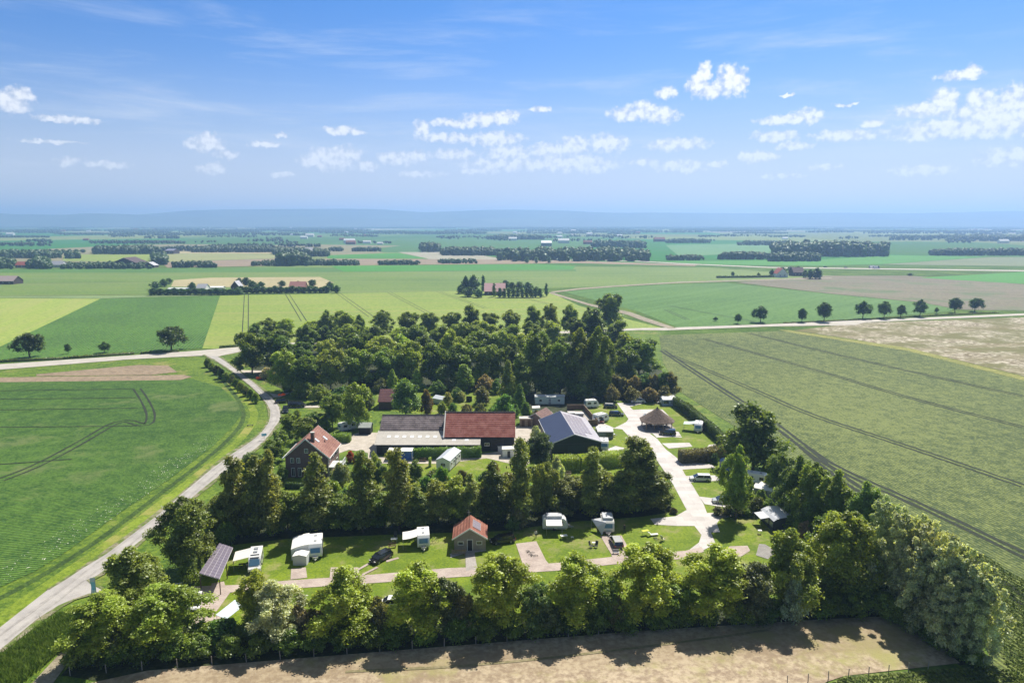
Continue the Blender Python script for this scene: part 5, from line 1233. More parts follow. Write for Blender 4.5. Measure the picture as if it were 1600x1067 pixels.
# --- lower row
cvn = thing('camper_van', 'white camper van with its side awning out, standing beside the solar canopy', 'camper van', (0, 0, 0), 0, CV)
p, q = G(402.5, 875), G(398, 896); d = q - p; cvn.location = (p + q) / 2; cvn.rotation_euler = (0, 0, math.atan2(d.y, d.x))
m = MB(); m.prism([(-2.9, .5), (-2.85, .35), (2.7, .35), (2.95, .6), (2.9, 1.05), (2.35, 1.3), (1.65, 2.2), (1.2, 2.5), (-2.75, 2.55), (-2.9, 2.3)], -1.0, 1.0); m.build('body', WHP, cvn, bevel=.06)
m = MB(); m.add([(2.37, -.85, 1.36), (2.37, .85, 1.36), (1.71, .8, 2.17), (1.71, -.8, 2.17)], [(0, 1, 2, 3)]); m.v = [(x + .04, y, z + .03) for x, y, z in m.v]; m.build('windscreen', BGLASS, cvn)
m = MB(); m.add([(1.6, -.72, 2.31), (1.6, .72, 2.31), (.6, .72, 2.56), (.6, -.72, 2.56)], [(0, 1, 2, 3)]); m.v = [(x, y, z + .03) for x, y, z in m.v]; m.build('roof_window', GLASS, cvn)
for s in (-1, 1):
    for xx, ww in ((1.55, .8), (-.2, 1.0), (-1.8, .8)):
        m = MB(); m.box(xx, s * 1.005, 1.65, ww, .04, .5); m.build('window', GLASS, cvn)
    m = MB(); m.box(2.9, s * .7, .95, .12, .34, .22); m.build('headlight', HLAMP, cvn)
    m = MB(); m.box(2.1, s * 1.18, 1.45, .15, .2, .3); m.build('side_mirror', PLAST, cvn)
for xx in (-.4, -1.7):
    m = MB(); m.box(xx, 0, 2.62, .7, .7, .16); m.build('roof_hatch', mat('hatch_plastic', (.35, .37, .40), .4), cvn, bevel=.03)
m = MB(); m.box(2.93, 0, .55, .12, 1.7, .3); m.build('bumper', PLAST, cvn)
wheels(cvn, 6, 2.0, .36, (-1.8, 1.9))
m = MB(); m.quad((-2.4, -1.0, 2.45), (1.2, -1.0, 2.45), (1.2, -3.5, 2.05), (-2.4, -3.5, 2.05)); m.quad((-2.4, -1.0, 2.42), (1.2, -1.0, 2.42), (1.2, -3.5, 2.02), (-2.4, -3.5, 2.02)); m.build('awning', CREAM, cvn)
for xx in (-2.3, 1.1):
    m = MB(); m.bar((xx, -3.45, 0), (xx, -3.45, 2.05), .035); m.build('pole', ALU, cvn)
table('small camping table under the camper van awning', G(378, 887), .2, 1.0, .6, mt=PLAST)
caravan('large white caravan with a wide white awning tent and a small box tent before it', (495, 853), (493, 875), L=5.4, W=2.3, H=2.7, shell=WHITE, group=CV, tent=(-1, 2.9, 4.6, -.3, FABW, WHITE))
bt = thing('storage_tent', 'small square grey white storage tent in front of the big white awning', 'tent', G(471, 880), 0)
m = MB(); m.prism([(-1.15, 0), (-1.15, 1.75), (0, 2.0), (1.15, 1.75), (1.15, 0)], -.9, .9); m.build('tent_wall', mat('pale_tent', (.58, .59, .60), .8), bt); m = MB(); m.prism([(-1.22, 1.74), (0, 2.01), (1.22, 1.74), (1.22, 1.78), (0, 2.06), (-1.22, 1.78)], -.97, .97); m.build('tent_roof', FABW, bt)
car('black hatchback parked on the grass beside two brick strips', BLACKP, (607, 869), (584, 881), L=4.3, group='cars on the lower row')
caravan('pale blue white caravan with bicycles on the front and a cream awning left of it', (661, 843), (662, 858), L=4.6, W=2.2, H=2.6, shell=WHITE, group=CV, awning=(-1, 2.6, 3.2, .2), bikes=True)
car('dark estate car in the tree shade right of the toilet block', BLACKP, (797, 846), (773, 849), L=4.6, style='estate', group='cars on the lower row', hatch_open=False)
caravan('cream caravan standing broadside with a front awning on poles, right of the paved pitch', (850, 826), (884, 826), L=4.8, W=2.1, H=2.55, shell=WHITE, group=CV, awning=(-1, 2.1, 3.0, -.3), poptop=True)
sc.objects[-1]
tt = caravan('folding caravan with grey raised roof beside a silver tarpaulin tent', (947, 821), (950, 834), L=4.4, W=2.3, H=2.5, shell=CREAM, group=CV, poptop=True)
tp = thing('tarpaulin_tent', 'silver tarpaulin stretched to the ground left of the folding caravan', 'tent', G(936, 828), 0)
m = MB(); o0 = G(936, 828); P_ = lambda x, y, z: G(x, y, z) - o0
pts = [P_(924, 811, 1.9), P_(943, 808, 2.4), P_(947, 816, 2.5), P_(941, 836, .05), P_(933, 823, 1.3)]
m.add(pts, [(0, 1, 2, 4), (4, 2, 3), (0, 4, 3)]); m.add([q + Vector((0, 0, -.03)) for q in pts], [(0, 1, 2, 4), (4, 2, 3), (0, 4, 3)]); m.build('sheet', SILV, tp)
for k in (0, 1):
    m = MB(); m.bar((pts[k].x, pts[k].y, 0), pts[k], .03); m.build('pole', ALU, tp)
car('black estate car with bright roof parked on the brick pitch', BLACKP, (967, 859), (959, 843), L=4.5, style='estate', group='cars on the lower row', roof=SILP)  # silver roof paint stands in for a light reflection on black
# --- upper pitches
car('white estate car standing broadside on the concrete pitch', WHP, (1110, 751), (1078, 750), L=4.7, style='estate', group='cars on the right pitches')
car('silver car behind the low brown shrubs, below the white estate', SILP, (1147, 786), (1113, 785), L=4.5, style='estate', group='cars on the right pitches')
car('black sport utility car parked in front of the thatched shelter', BLACKP, (1055, 680), (1031, 679), L=4.5, W=1.85, H=1.68, style='suv', group='cars on the right pitches')
car('white people carrier at the far end of the concrete lane', WHP, (985, 629), (1009, 629), L=4.8, H=1.75, style='mpv', group='cars by the upper pitches')
car('dark hatchback with shining roof next to the white people carrier and the small caravan', BLACKP, (944, 637), (964, 638), L=4.3, group='cars by the upper pitches', roof=SILP)  # roof shine is put in as silver paint
car('dark grey estate car beside the caravan nearest the wooden fence', GREYP, (953, 649), (973, 650), L=4.5, style='estate', group='cars by the upper pitches')
car('rusty red car with white roof at the end of the wooden fence', REDP, (938, 655), (940, 664), L=4.0, W=1.7, H=1.7, style='mpv', group='cars by the upper pitches', roof=WHP)
car('white hatchback at the lower left entrance to the brick lane', WHP, (309, 939), (303, 955), L=4.3, group='cars at the lower edge')
car('white car roof half hidden by the front tree belt', WHP, (626, 947), (599, 947), L=4.4, style='estate', group='cars at the lower edge')
caravan('small white caravan farthest back by the dark hedge', (916, 637), (932, 636), L=4.3, W=2.2, H=2.6, shell=WHITE, group=CV)
caravan('white caravan between the wooden fence and the dark grey estate car', (929, 661), (948, 657), L=4.6, W=2.3, H=2.6, shell=WHITE, group=CV)
caravan('caravan with big cream and grey awning tent on the top lawn', (1053, 631), (1033, 631), L=5.0, W=2.3, H=2.6, shell=WHITE, group=CV, tent=(1, 1.8, 4.4, 0, FABW, mat('blue_grey_canvas', (.30, .36, .46), .8)), awning=(-1, .2, 1, 0))
caravan('white caravan with pale green awning below the thatched shelter by the hedge', (1093, 669), (1090, 677), L=4.6, W=2.2, H=2.55, shell=WHITE, group=CV, awning=(-1, 3.0, 2.8, .2, mat('mint_fabric', (.55, .70, .66), .8)))
caravan('caravan with grey front awning close to the right wall of the black shed', (938, 682), (950, 682), L=4.8, W=2.2, H=2.6, shell=WHITE, group=CV, tent=(-1, 1.4, 4.2, 0, FABW, mat('grey_canvas', (.20, .21, .22), .8)))
caravan('white caravan showing its end window at the right corner of the black shed', (943, 697), (944, 706), L=4.4, W=2.2, H=2.6, shell=WHITE, group=CV)
caravan('pointed nosed white caravan behind the slim light green tree', (1173, 754), (1192, 757), L=5.0, W=2.2, H=2.6, shell=WHITE, group=CV)
caravan('caravan with broad cream awning roof below the pointed nosed caravan', (1209, 775), (1190, 771), L=4.8, W=2.3, H=2.5, shell=CREAM, group=CV, tent=(1, 1.8, 4.6, 0, FABW, FABG))
caravan('white caravan just showing above the big silver roofed tent', (1205, 812), (1222, 815), L=4.6, W=2.1, H=2.6, shell=WHITE, group=CV)
def frame_tent(label, c, rz, L, W, He, Hr, roofm, wallm, canopy=False, nwin=3, group=None):
    r = thing('tent', label, 'tent', c, rz, group); N_ = 8
    pr = [(-W / 2 + W * i / N_, He + (Hr - He) * math.sin(math.pi * i / N_) ** .7) for i in range(N_ + 1)]
    m = MB(); m.prism([(-W / 2, 0)] + pr + [(W / 2, 0)], -L / 2, L / 2, axis='x'); m.build('tent_wall', wallm, r)
    m = MB()
    for (a, za), (b, zb) in zip(pr, pr[1:]): m.add([(-L / 2 - .08, a * 1.02, za + .03), (L / 2 + .08, a * 1.02, za + .03), (L / 2 + .08, b * 1.02, zb + .03), (-L / 2 - .08, b * 1.02, zb + .03), (-L / 2 - .08, a * 1.02, za + .06), (L / 2 + .08, a * 1.02, za + .06), (L / 2 + .08, b * 1.02, zb + .06), (-L / 2 - .08, b * 1.02, zb + .06)], [(0, 1, 2, 3), (4, 5, 6, 7), (0, 1, 5, 4), (2, 3, 7, 6), (1, 2, 6, 5), (0, 3, 7, 4)])
    m.build('tent_roof', roofm, r)
    for i in range(nwin):
        m = MB(); m.box(-L / 2 + L * (i + .5) / nwin, -W / 2 - .02, 1.25, L / nwin * .72, .03, 1.0); m.build('tent_window', mat('clear_foil', (.22, .24, .26), .15), r)
    for i in range(2):
        m = MB(); m.box(-L / 2 - .02, -W / 4 + i * W / 2, 1.25, .03, W * .36, 1.0); m.build('tent_window', mat('clear_foil', (.22, .24, .26), .15), r)
    if canopy:
        m = MB(); z0 = He + .1
        for dz in (0, .04): m.quad((-L * .35, -W / 2, z0 + dz), (L * .2, -W / 2, z0 + dz), (L * .2, -W / 2 - 1.8, z0 - .25 + dz), (-L * .35, -W / 2 - 1.8, z0 - .25 + dz))
        m.build('canopy', roofm, r)
        for xx in (-L * .33, L * .18):
            m = MB(); m.bar((xx, -W / 2 - 1.75, 0), (xx, -W / 2 - 1.75, z0 - .25), .03); m.build('pole', ALU, r)
    return r
a, b = G(1190, 815), G(1214, 838); dd = b - a
frame_tent('big tent with silvery blue roof and dark windows on the lower right lawn', (a + b) / 2 + Vector((2.4, 1.6, 0)), math.atan2(dd.y, dd.x), 5.6, 4.8, 2.1, 2.8, SILV, mat('dark_canvas', (.05, .055, .07), .8), True, 3)
frame_tent('blue tent at the end of the dark clipped hedge', G(1136, 732), R(-55), 2.6, 2.4, 1.8, 2.3, mat('blue_fabric_light', (.22, .32, .60), .7), mat('blue_fabric', (.12, .18, .48), .7), False, 2)
dm = thing('dome_tent', 'small bright blue dome tent on the brick lane between two front trees', 'tent', G(927, 896), 0)
m = MB(); n = 10; rings = [(1.25, 0), (1.2, .45), (1.0, .85), (.6, 1.15), (.12, 1.28)]
for (r0, z0), (r1, z1) in zip(rings, rings[1:]):
    for i in range(n):
        a0, a1 = 2 * math.pi * i / n, 2 * math.pi * (i + 1) / n
        m.quad((r0 * math.cos(a0), r0 * math.sin(a0), z0), (r0 * math.cos(a1), r0 * math.sin(a1), z0), (r1 * math.cos(a1), r1 * math.sin(a1), z1), (r1 * math.cos(a0), r1 * math.sin(a0), z1))
m.build('flysheet', mat('sky_blue_fabric', (.03, .30, .55), .6), dm); m = MB(); m.add([(-.45, -1.26, 0), (.45, -1.26, 0), (.0, -1.02, .95)], [(0, 1, 2)]); m.build('tent_door', mat('tent_door_dark', (.03, .06, .09), .7), dm)
tq = thing('awning_sheet', 'light blue white sheet awning among the trees at the lower left', 'awning', G(362, 972), R(-30))
m = MB()
for dz in (0, .04): m.quad((-1.2, -1.7, 1.7 + dz), (1.2, -1.7, 1.7 + dz), (1.2, 1.7, 2.4 + dz), (-1.2, 1.7, 2.4 + dz))
m.build('sheet', mat('pale_blue_sheet', (.62, .72, .78), .7), tq)
for x, y, z in ((-1.1, -1.6, 1.7), (1.1, -1.6, 1.7), (-1.1, 1.6, 2.4), (1.1, 1.6, 2.4)):
    m = MB(); m.bar((x, y, 0), (x, y, z), .03); m.build('pole', ALU, tq)
cvd = thing('covered_scooter', 'scooter under a pale grey cover behind the thatched shelter', 'scooter', G(1008, 653), R(40))
m = MB(); n = 8; sec = [(-1.2, .5, .55), (-.7, 1.0, .62), (0, 1.5, .7), (.7, 1.25, .62), (1.15, .6, .5)]
for (x0, h0, w0), (x1, h1, w1) in zip(sec, sec[1:]):
    for i in range(n):
        a0, a1 = math.pi * i / n, math.pi * (i + 1) / n
        m.quad((x0, w0 * math.cos(a0), h0 * math.sin(a0)), (x0, w0 * math.cos(a1), h0 * math.sin(a1)), (x1, w1 * math.cos(a1), h1 * math.sin(a1)), (x1, w1 * math.cos(a0), h1 * math.sin(a0)))
m.build('cover', SILV, cvd)
for x in (-.75, .75):
    m = MB(); m.bar((x, -.09, .3), (x, .09, .3), .3, 0, 12); m.build('wheel', RUB, cvd)
# --- parked on the lane verge
car('black car nearest the orange flowers beside the lane', BLACKP, (435, 630), (446, 629), L=4.3, group='cars on the lane verge')
car('dark van with white bonnet behind two black cars on the lane verge', BLACKP, (453, 636), (475, 636), L=5.4, W=1.95, H=2.0, style='van', group='cars on the lane verge')
car('dark blue car standing at the very edge of the lane', BLUEP, (447, 640), (445, 648), L=4.2, H=1.65, style='mpv', group='cars on the lane verge')
# --- static caravans and sheds
def static(label, a, b, W, H, HR_, wallm, roofm, wins=4):
    p, q = G(*a), G(*b); d = q - p; L = d.length; rz = math.atan2(d.y, d.x)
    r = gable_building('static_caravan', label, 'static caravan', p, rz, L, W, H, HR_, wallm, roofm, over=.12, thick=.08, trim=None, z=.35)
    m = MB(); m.box(L / 2, W / 2, .2, L - .6, W - .5, .36); m.build('chassis', PLAST, r)
    for i in range(wins): pane(r, L * (i + .6) / (wins + .2), 0, 1.6, .9, .8, out=-1, bars=False)
    m = MB(); m.box(L * .5, -.03, 1.35, .8, .06, 1.95); m.build('door', mat('door_grey', (.25, .27, .3), .5), r)
    pane(r, 0, W / 2, 1.6, 1.2, .8, 'y', out=-1); return r
static('white static caravan with a pale blue roof in front of the barn hedge', (703, 737), (720, 720), 3.4, 2.6, 3.3, WHITE, corrug('pale_roof_sheet', (.45, .49, .56), (.54, .58, .64), .3), 4)
static('pale green white static caravan under the tall trees', (836, 633), (882, 633), 3.0, 2.7, 3.1, mat('pale_green_wall', (.55, .62, .60), .5), mat('static_roof', (.42, .45, .47), .5), 3)
bs = thing('blue_shed', 'blue shed with a flat white roof in front of the grey lean-to', 'shed', G(607, 719), 0)
m = MB(); m.box(2.9, 1.2, 1.15, 5.8, 2.4, 2.3); m.build('wall', mat('royal_blue', (.035, .13, .50), .5, noise_s=.7, noise_a=.12), bs)
m = MB(); m.box(2.9, 1.1, 2.38, 6.1, 2.8, .14); m.build('roof', WHITE, bs); m = MB(); m.box(5.85, -.02, 1.15, .14, .12, 2.3); m.box(-.02, -.02, 1.15, .14, .12, 2.3); m.build('post', WHITE, bs)
m = MB(); m.box(1.4, -.03, 1.05, 1.0, .06, 2.0); m.build('door', mat('blue_door', (.02, .08, .34), .5), bs)
brk = bricks('shed_brick', (.20, .12, .10), (.28, .18, .15), (.3, .28, .26))
gable_building('brick_shed', 'small brown tiled shed behind the left corner of the black shed', 'shed', G(849, 668), R(62), 6.6, 5.0, 2.3, 3.9, brk, tiles('brown_tiles', (.20, .12, .11), (.28, .17, .15), (.14, .09, .08), .25, .34), trim=mat('pale_trim', (.5, .5, .5), .5))
kio = thing('kiosk', 'tan wooden kiosk with two dark doors at the end of the yard', 'kiosk', G(812, 667), 0)
m = MB(); m.box(1.85, 1.2, 1.2, 3.7, 2.4, 2.4); m.build('wall', WOODL, kio); m = MB(); m.box(1.85, 1.2, 2.47, 4.0, 2.7, .12); m.build('roof', mat('flat_roof', (.50, .47, .44), .8), kio)
for x in (1.0, 2.75):
    m = MB(); m.box(x, -.03, 1.0, .85, .06, 1.95); m.build('door', WOODF, kio)
gable_building('garden_shed', 'black garden shed with grey green roof beside the gravel drive', 'shed', G(561, 679), 0, 3.2, 3.4, 2.0, 2.9, BLACKW, corrug('shed_roof', (.20, .24, .22), (.30, .34, .31), .2), over=.2)
gable_building('greenhouse', 'small greenhouse with white roof in the garden behind the barn', 'greenhouse', G(676, 630), R(-35), 4.2, 3.2, 1.7, 2.5, mat('greenhouse_glass', (.35, .40, .38), .15), mat('greenhouse_roof', (.66, .70, .74), .25), over=.05, thick=.05)
gable_building('outbuilding', 'narrow dark red tiled outbuilding half hidden by the speckled tree', 'outbuilding', G(592, 640), 0, 4.6, 9.5, 2.6, 5.4, bricks('purple_brick', (.09, .05, .05), (.13, .08, .075), (.1, .09, .09)), tiles('dark_red_tiles', (.11, .045, .05), (.16, .065, .065), (.09, .04, .04), .24, .34))
for lb, p_, w_, d_, h_, mt_ in (('low white roofed hut between the kiosk and the brick shed', G(832, 648), 2.2, 2.6, 2.0, WHITE), ('small white hut with pale roof against the red tiled barn', G(785, 715), 3.2, 2.4, 2.1, WHITE), ('little grey white box beside the small white hut by the barn', G(778, 706), 1.1, 1.0, 1.4, mat('grey_white', (.55, .56, .58), .6)), ('tiny dark blue hut under the tree behind the kiosk', G(805, 638), 2.0, 2.2, 1.8, BLUEP)):
    r = thing('hut', lb, 'hut', p_, 0); m = MB(); m.box(w_ / 2, d_ / 2, h_ / 2, w_, d_, h_); m.build('wall', mt_, r)
    m = MB(); m.prism([(-.12, h_ - .02), (w_ + .12, h_ + .12), (w_ + .12, h_ + .22), (-.12, h_ + .08)], -.12, d_ + .12); m.build('roof', mat('hut_roof', (.6, .58, .56), .7) if mt_ != BLUEP else SILV, r)
    if w_ > 1.5: m = MB(); m.box(w_ * .5, -.02, h_ * .42, .7, .05, h_ * .8); m.build('door', PLAST, r)
wc = caravan('white caravan under a cover behind the clipped hedge by the drive', (534, 674), (553, 670), L=5.2, W=2.3, H=2.4, shell=WHITE, group=CV)
# --- thatched shelter
pc = (G(1006, 669) + G(1049, 671)) / 2; pc.y += 1.2
pav = thing('thatched_shelter', 'open shelter with a pointed thatched roof on wooden posts', 'shelter', pc, 0)
TH = mat('thatch', (.20, .145, .115), .95, noise_s=2.2, noise_a=.28, bump=.9)
m = MB(); n = 8; rx, ry = 4.7, 4.0; nr = 7
for k in range(nr):
    f0, f1 = k / nr, (k + 1) / nr
    for i in range(32):
        a0, a1 = 2 * math.pi * i / 32, 2 * math.pi * (i + 1) / 32
        def sup(a, f):
            c, s = math.cos(a), math.sin(a); q = 1 / (abs(c) ** 3 + abs(s) ** 3) ** (1 / 3)
            rr_ = (1 - f) ** 1.0 * (1 + .0 * f) + .03
            wob = 1 + .012 * math.sin(a * 23 + k * 2)
            return (rx * c * q * rr_ * wob, ry * s * q * rr_ * wob, 2.35 + 3.5 * f ** 1.08 + .03 * math.sin(a * 17 + k))
        m.quad(sup(a0, f0), sup(a1, f0), sup(a1, f1), sup(a0, f1))
    if k == 0:
        for i in range(32):
            a0, a1 = 2 * math.pi * i / 32, 2 * math.pi * (i + 1) / 32
            p0, p1 = sup(a0, 0), sup(a1, 0); m.quad(p0, p1, (p1[0] * .96, p1[1] * .96, 2.1), (p0[0] * .96, p0[1] * .96, 2.1)); m.quad((p1[0] * .96, p1[1] * .96, 2.1), (p0[0] * .96, p0[1] * .96, 2.1), (0, 0, 5.2), (0, 0, 5.2))
m.v = [(x, y, z) for x, y, z in m.v]
m.f = [f if len(set(f)) == 4 else f for f in m.f]
rf = m.build('roof', TH, pav, smooth=False)
m = MB(); m.bar((0, 0, 5.75), (0, 0, 6.15), .28, 0, 8, .12); m.build('ridge_cap', mat('cap', (.09, .07, .06), .8), rf)
for x in (-3.6, -1.2, 1.2, 3.6):
    for y in (-3.0, 3.0):
        m = MB(); m.bar((x, y, 0), (x, y, 2.4), .13, 0, 8); m.bar((x, y, 1.7), (x + (.6 if x < 0 else -.6), y, 2.35), .07, 0, 6); m.build('post', WOODL, pav)
m = MB()
for y in (-3, 3): m.box(0, y, 2.35, 7.6, .16, .18)
for x in (-3.6, 3.6): m.box(x, 0, 2.4, .16, 6, .18)
m.build('beam', WOODL, pav)
sheet('terrace', [(1001,663),(1046,661),(1056,672),(1044,679),(1009,677)], .125, rd('terrace_slabs', (.30, .28, .26), (.38, .36, .34), .5, crack=.6))
def picnic(label, p, rz=0, mt=None, group=None):
    r = thing('picnic_table', label, 'picnic table', p, rz, group); mt = mt or WOODF
    m = MB(); m.box(0, 0, .74, 1.8, .75, .05); m.build('table_top', mt, r)
    for s in (-1, 1):
        m = MB(); m.box(0, s * .72, .45, 1.8, .26, .05); m.build('bench_seat', mt, r)
        m = MB(); m.bar((s * .65, -.7, 0), (s * .65, -.25, .72), .05, 0, 5); m.bar((s * .65, .7, 0), (s * .65, .25, .72), .05, 0, 5); m.box(s * .65, 0, .42, .06, 1.5, .08); m.build('leg', mt, r)
    return r
for i, (dx, dy) in enumerate(((-2.2, .2), (.6, -.4), (2.4, 1.0))): picnic('%s of three picnic tables under the thatched shelter' % ('left', 'middle', 'right')[i], pc + Vector((dx, dy, .13)), .1 * i, group='picnic tables under the shelter')
picnic('picnic table on the gravel beside the blue shed', G(661, 720), 0)
# --- wooden fence beside the shed
fn = thing('wooden_fence', 'brown wooden fence round the store yard behind the black shed', 'fence', G(928, 659), 0)
o0 = Vector(fn.location); FP = [G(886, 641), G(912, 641), G(928, 659.5), G(934, 665), G(919, 666)]
for a, b in zip(FP, FP[1:]):
    a, b = a - o0, b - o0; d = b - a; m = MB(); m.box(*((a + b) / 2).xy, .95, d.length, .06, 1.7, rz=math.atan2(d.y, d.x)); m.build('fence_panel', WOODF, fn)
    m = MB(); m.box(*((a + b) / 2).xy, 1.83, d.length + .1, .16, .06, rz=math.atan2(d.y, d.x)); m.build('fence_rail', WOODL, fn)
for q in FP:
    q = q - o0; m = MB(); m.box(q.x, q.y, .95, .14, .14, 1.95); m.build('fence_post', WOODL, fn)
sheet('yard', [(886,642),(912,642),(928,660),(915,668),(890,664)], .12, rd('yard_slabs', (.36, .33, .30), (.46, .43, .40), .5))
for lb, p_, L_ in (('white covered trailer in the fenced store yard', G(905, 651), 2.6), ('small grey trailer beside the white one in the store yard', G(893, 650), 1.8)):
    r = thing('trailer', lb, 'trailer', p_, 0); m = MB(); m.box(0, 0, .75, L_, 1.3, .7); m.build('body', mat('trailer_grey', (.32, .32, .33), .6), r, bevel=.05); m = MB(); m.box(0, 0, 1.14, L_ + .06, 1.36, .1); m.build('lid', WHITE, r)
    for s in (-1, 1):
        m = MB(); m.bar((0, s * .7, .32), (0, s * .82, .32), .3, 0, 12); m.build('wheel', RUB, r)
    m = MB(); m.bar((L_ / 2, 0, .5), (L_ / 2 + .9, 0, .45), .04); m.build('drawbar', ALU, r)
# --- garden and camping furniture
table('white camping table on the grass before the cream caravan', G(881, 842), .3, 1.3, .8)
table('small low stool table right of the white camping table', G(894, 842), .3, .5, .4, .45)
table('white table at the tree shadow left of the awning caravan', G(616, 847), 0, 1.2, .8)
chair('dark chair beside the white table in the tree shadow', G(618, 841), .2)
bench('low wooden bench near the white table in the tree shadow', G(613, 856), .3, 1.4, WOODF)
chair('left one of two dark folding chairs on the lawn beside the brick pitch', G(924, 856), .9, group='two folding chairs')
chair('right one of two dark folding chairs on the lawn beside the brick pitch', G(931, 856), -.5, group='two folding chairs')
table('little table between the two dark folding chairs', G(928, 852), 0, .7, .5, .6)
bench('low grey bench on the brick pitch behind the black estate car', G(962, 866), 0, 1.1, mat('grey_board', (.4, .4, .42), .7))
bench('pale wooden bench on the grass below the long clipped hedge', G(885, 742), 0, 2.2)
table('small white table on the lower right lawn beside the big tent', G(1187, 834), 0, .7, .6)
cl = thing('washing_rack', 'yellow washing on a folding rack on the lawn right of the black estate car', 'rack', G(1008, 836), .4)
m = MB(); m.box(0, 0, .95, 1.4, .7, .02); m.build('laundry', mat('yellow_cloth', (.55, .55, .06), .8), cl)
for s in (-1, 1):
    m = MB(); m.bar((s * .5, -.35, 0), (s * .6, .3, .95), .02); m.bar((s * .5, .35, 0), (s * .6, -.3, .95), .02); m.build('leg', ALU, cl)
def bike(label, p, rz=0, lying=False, group=None):
    r = thing('bicycle', label, 'bicycle', p, rz, group)
    if lying: r.rotation_euler = (R(82), 0, rz); r.location.z = .16
    for x in (-.52, .52):
        m = MB()
        for i in range(12):
            a0, a1 = i * math.pi / 6, (i + 1) * math.pi / 6
            m.bar((x + .34 * math.cos(a0), 0, .35 + .34 * math.sin(a0)), (x + .34 * math.cos(a1), 0, .35 + .34 * math.sin(a1)), .025, 0, 5)
        m.build('wheel', RUB, r)
    m = MB(); T_ = [(-.52, .35), (-.05, .32), (-.18, .82), (.38, .85), (.52, .35)]
    for i, j in ((0, 1), (1, 2), (2, 3), (3, 1), (0, 2), (3, 4)): m.bar((T_[i][0], 0, T_[i][1]), (T_[j][0], 0, T_[j][1]), .025, 0, 5)
    m.build('bicycle_frame', GREYP, r)
    m = MB(); m.box(-.2, 0, .95, .26, .14, .06); m.build('saddle', PLAST, r); m = MB(); m.bar((.36, -.28, 1.02), (.36, .28, 1.02), .02, 0, 5); m.bar((.38, 0, .85), (.36, 0, 1.02), .02, 0, 5); m.build('handlebar', ALU, r)
    return r
bike('bicycle lying on the paved pitch right of the toilet block', G(830, 862), -.6, True)
bike('second bicycle lying at the edge of the same paved pitch', G(834, 867), -.3, True)
bike('bicycle leaning right of the white caravan with the cream awning', G(678, 848), .1)
bike('bicycle lying beside the sun lounger on the lawn left of the concrete lane', G(1029, 842), -1.0, True)
lg = thing('sun_lounger', 'white sun lounger on the sunny lawn left of the concrete lane', 'lounger', G(1022, 837), .2)
m = MB(); m.box(0, 0, .35, 1.5, .6, .06); m.build('seat', WHITE, lg); m = MB(); m.box(-.95, 0, .55, .6, .6, .05); m.v = [(x, y, z - (x + .65) * .6) for x, y, z in m.v]; m.build('backrest', WHITE, lg)
for x in (-.5, .6):
    m = MB(); m.box(x, 0, .17, .05, .55, .34); m.build('leg', ALU, lg)
chair('cream camping chair next to the lying bicycle on the sunny lawn', G(1036, 845), 2.2, mat('cream_cloth', (.6, .58, .42), .8))

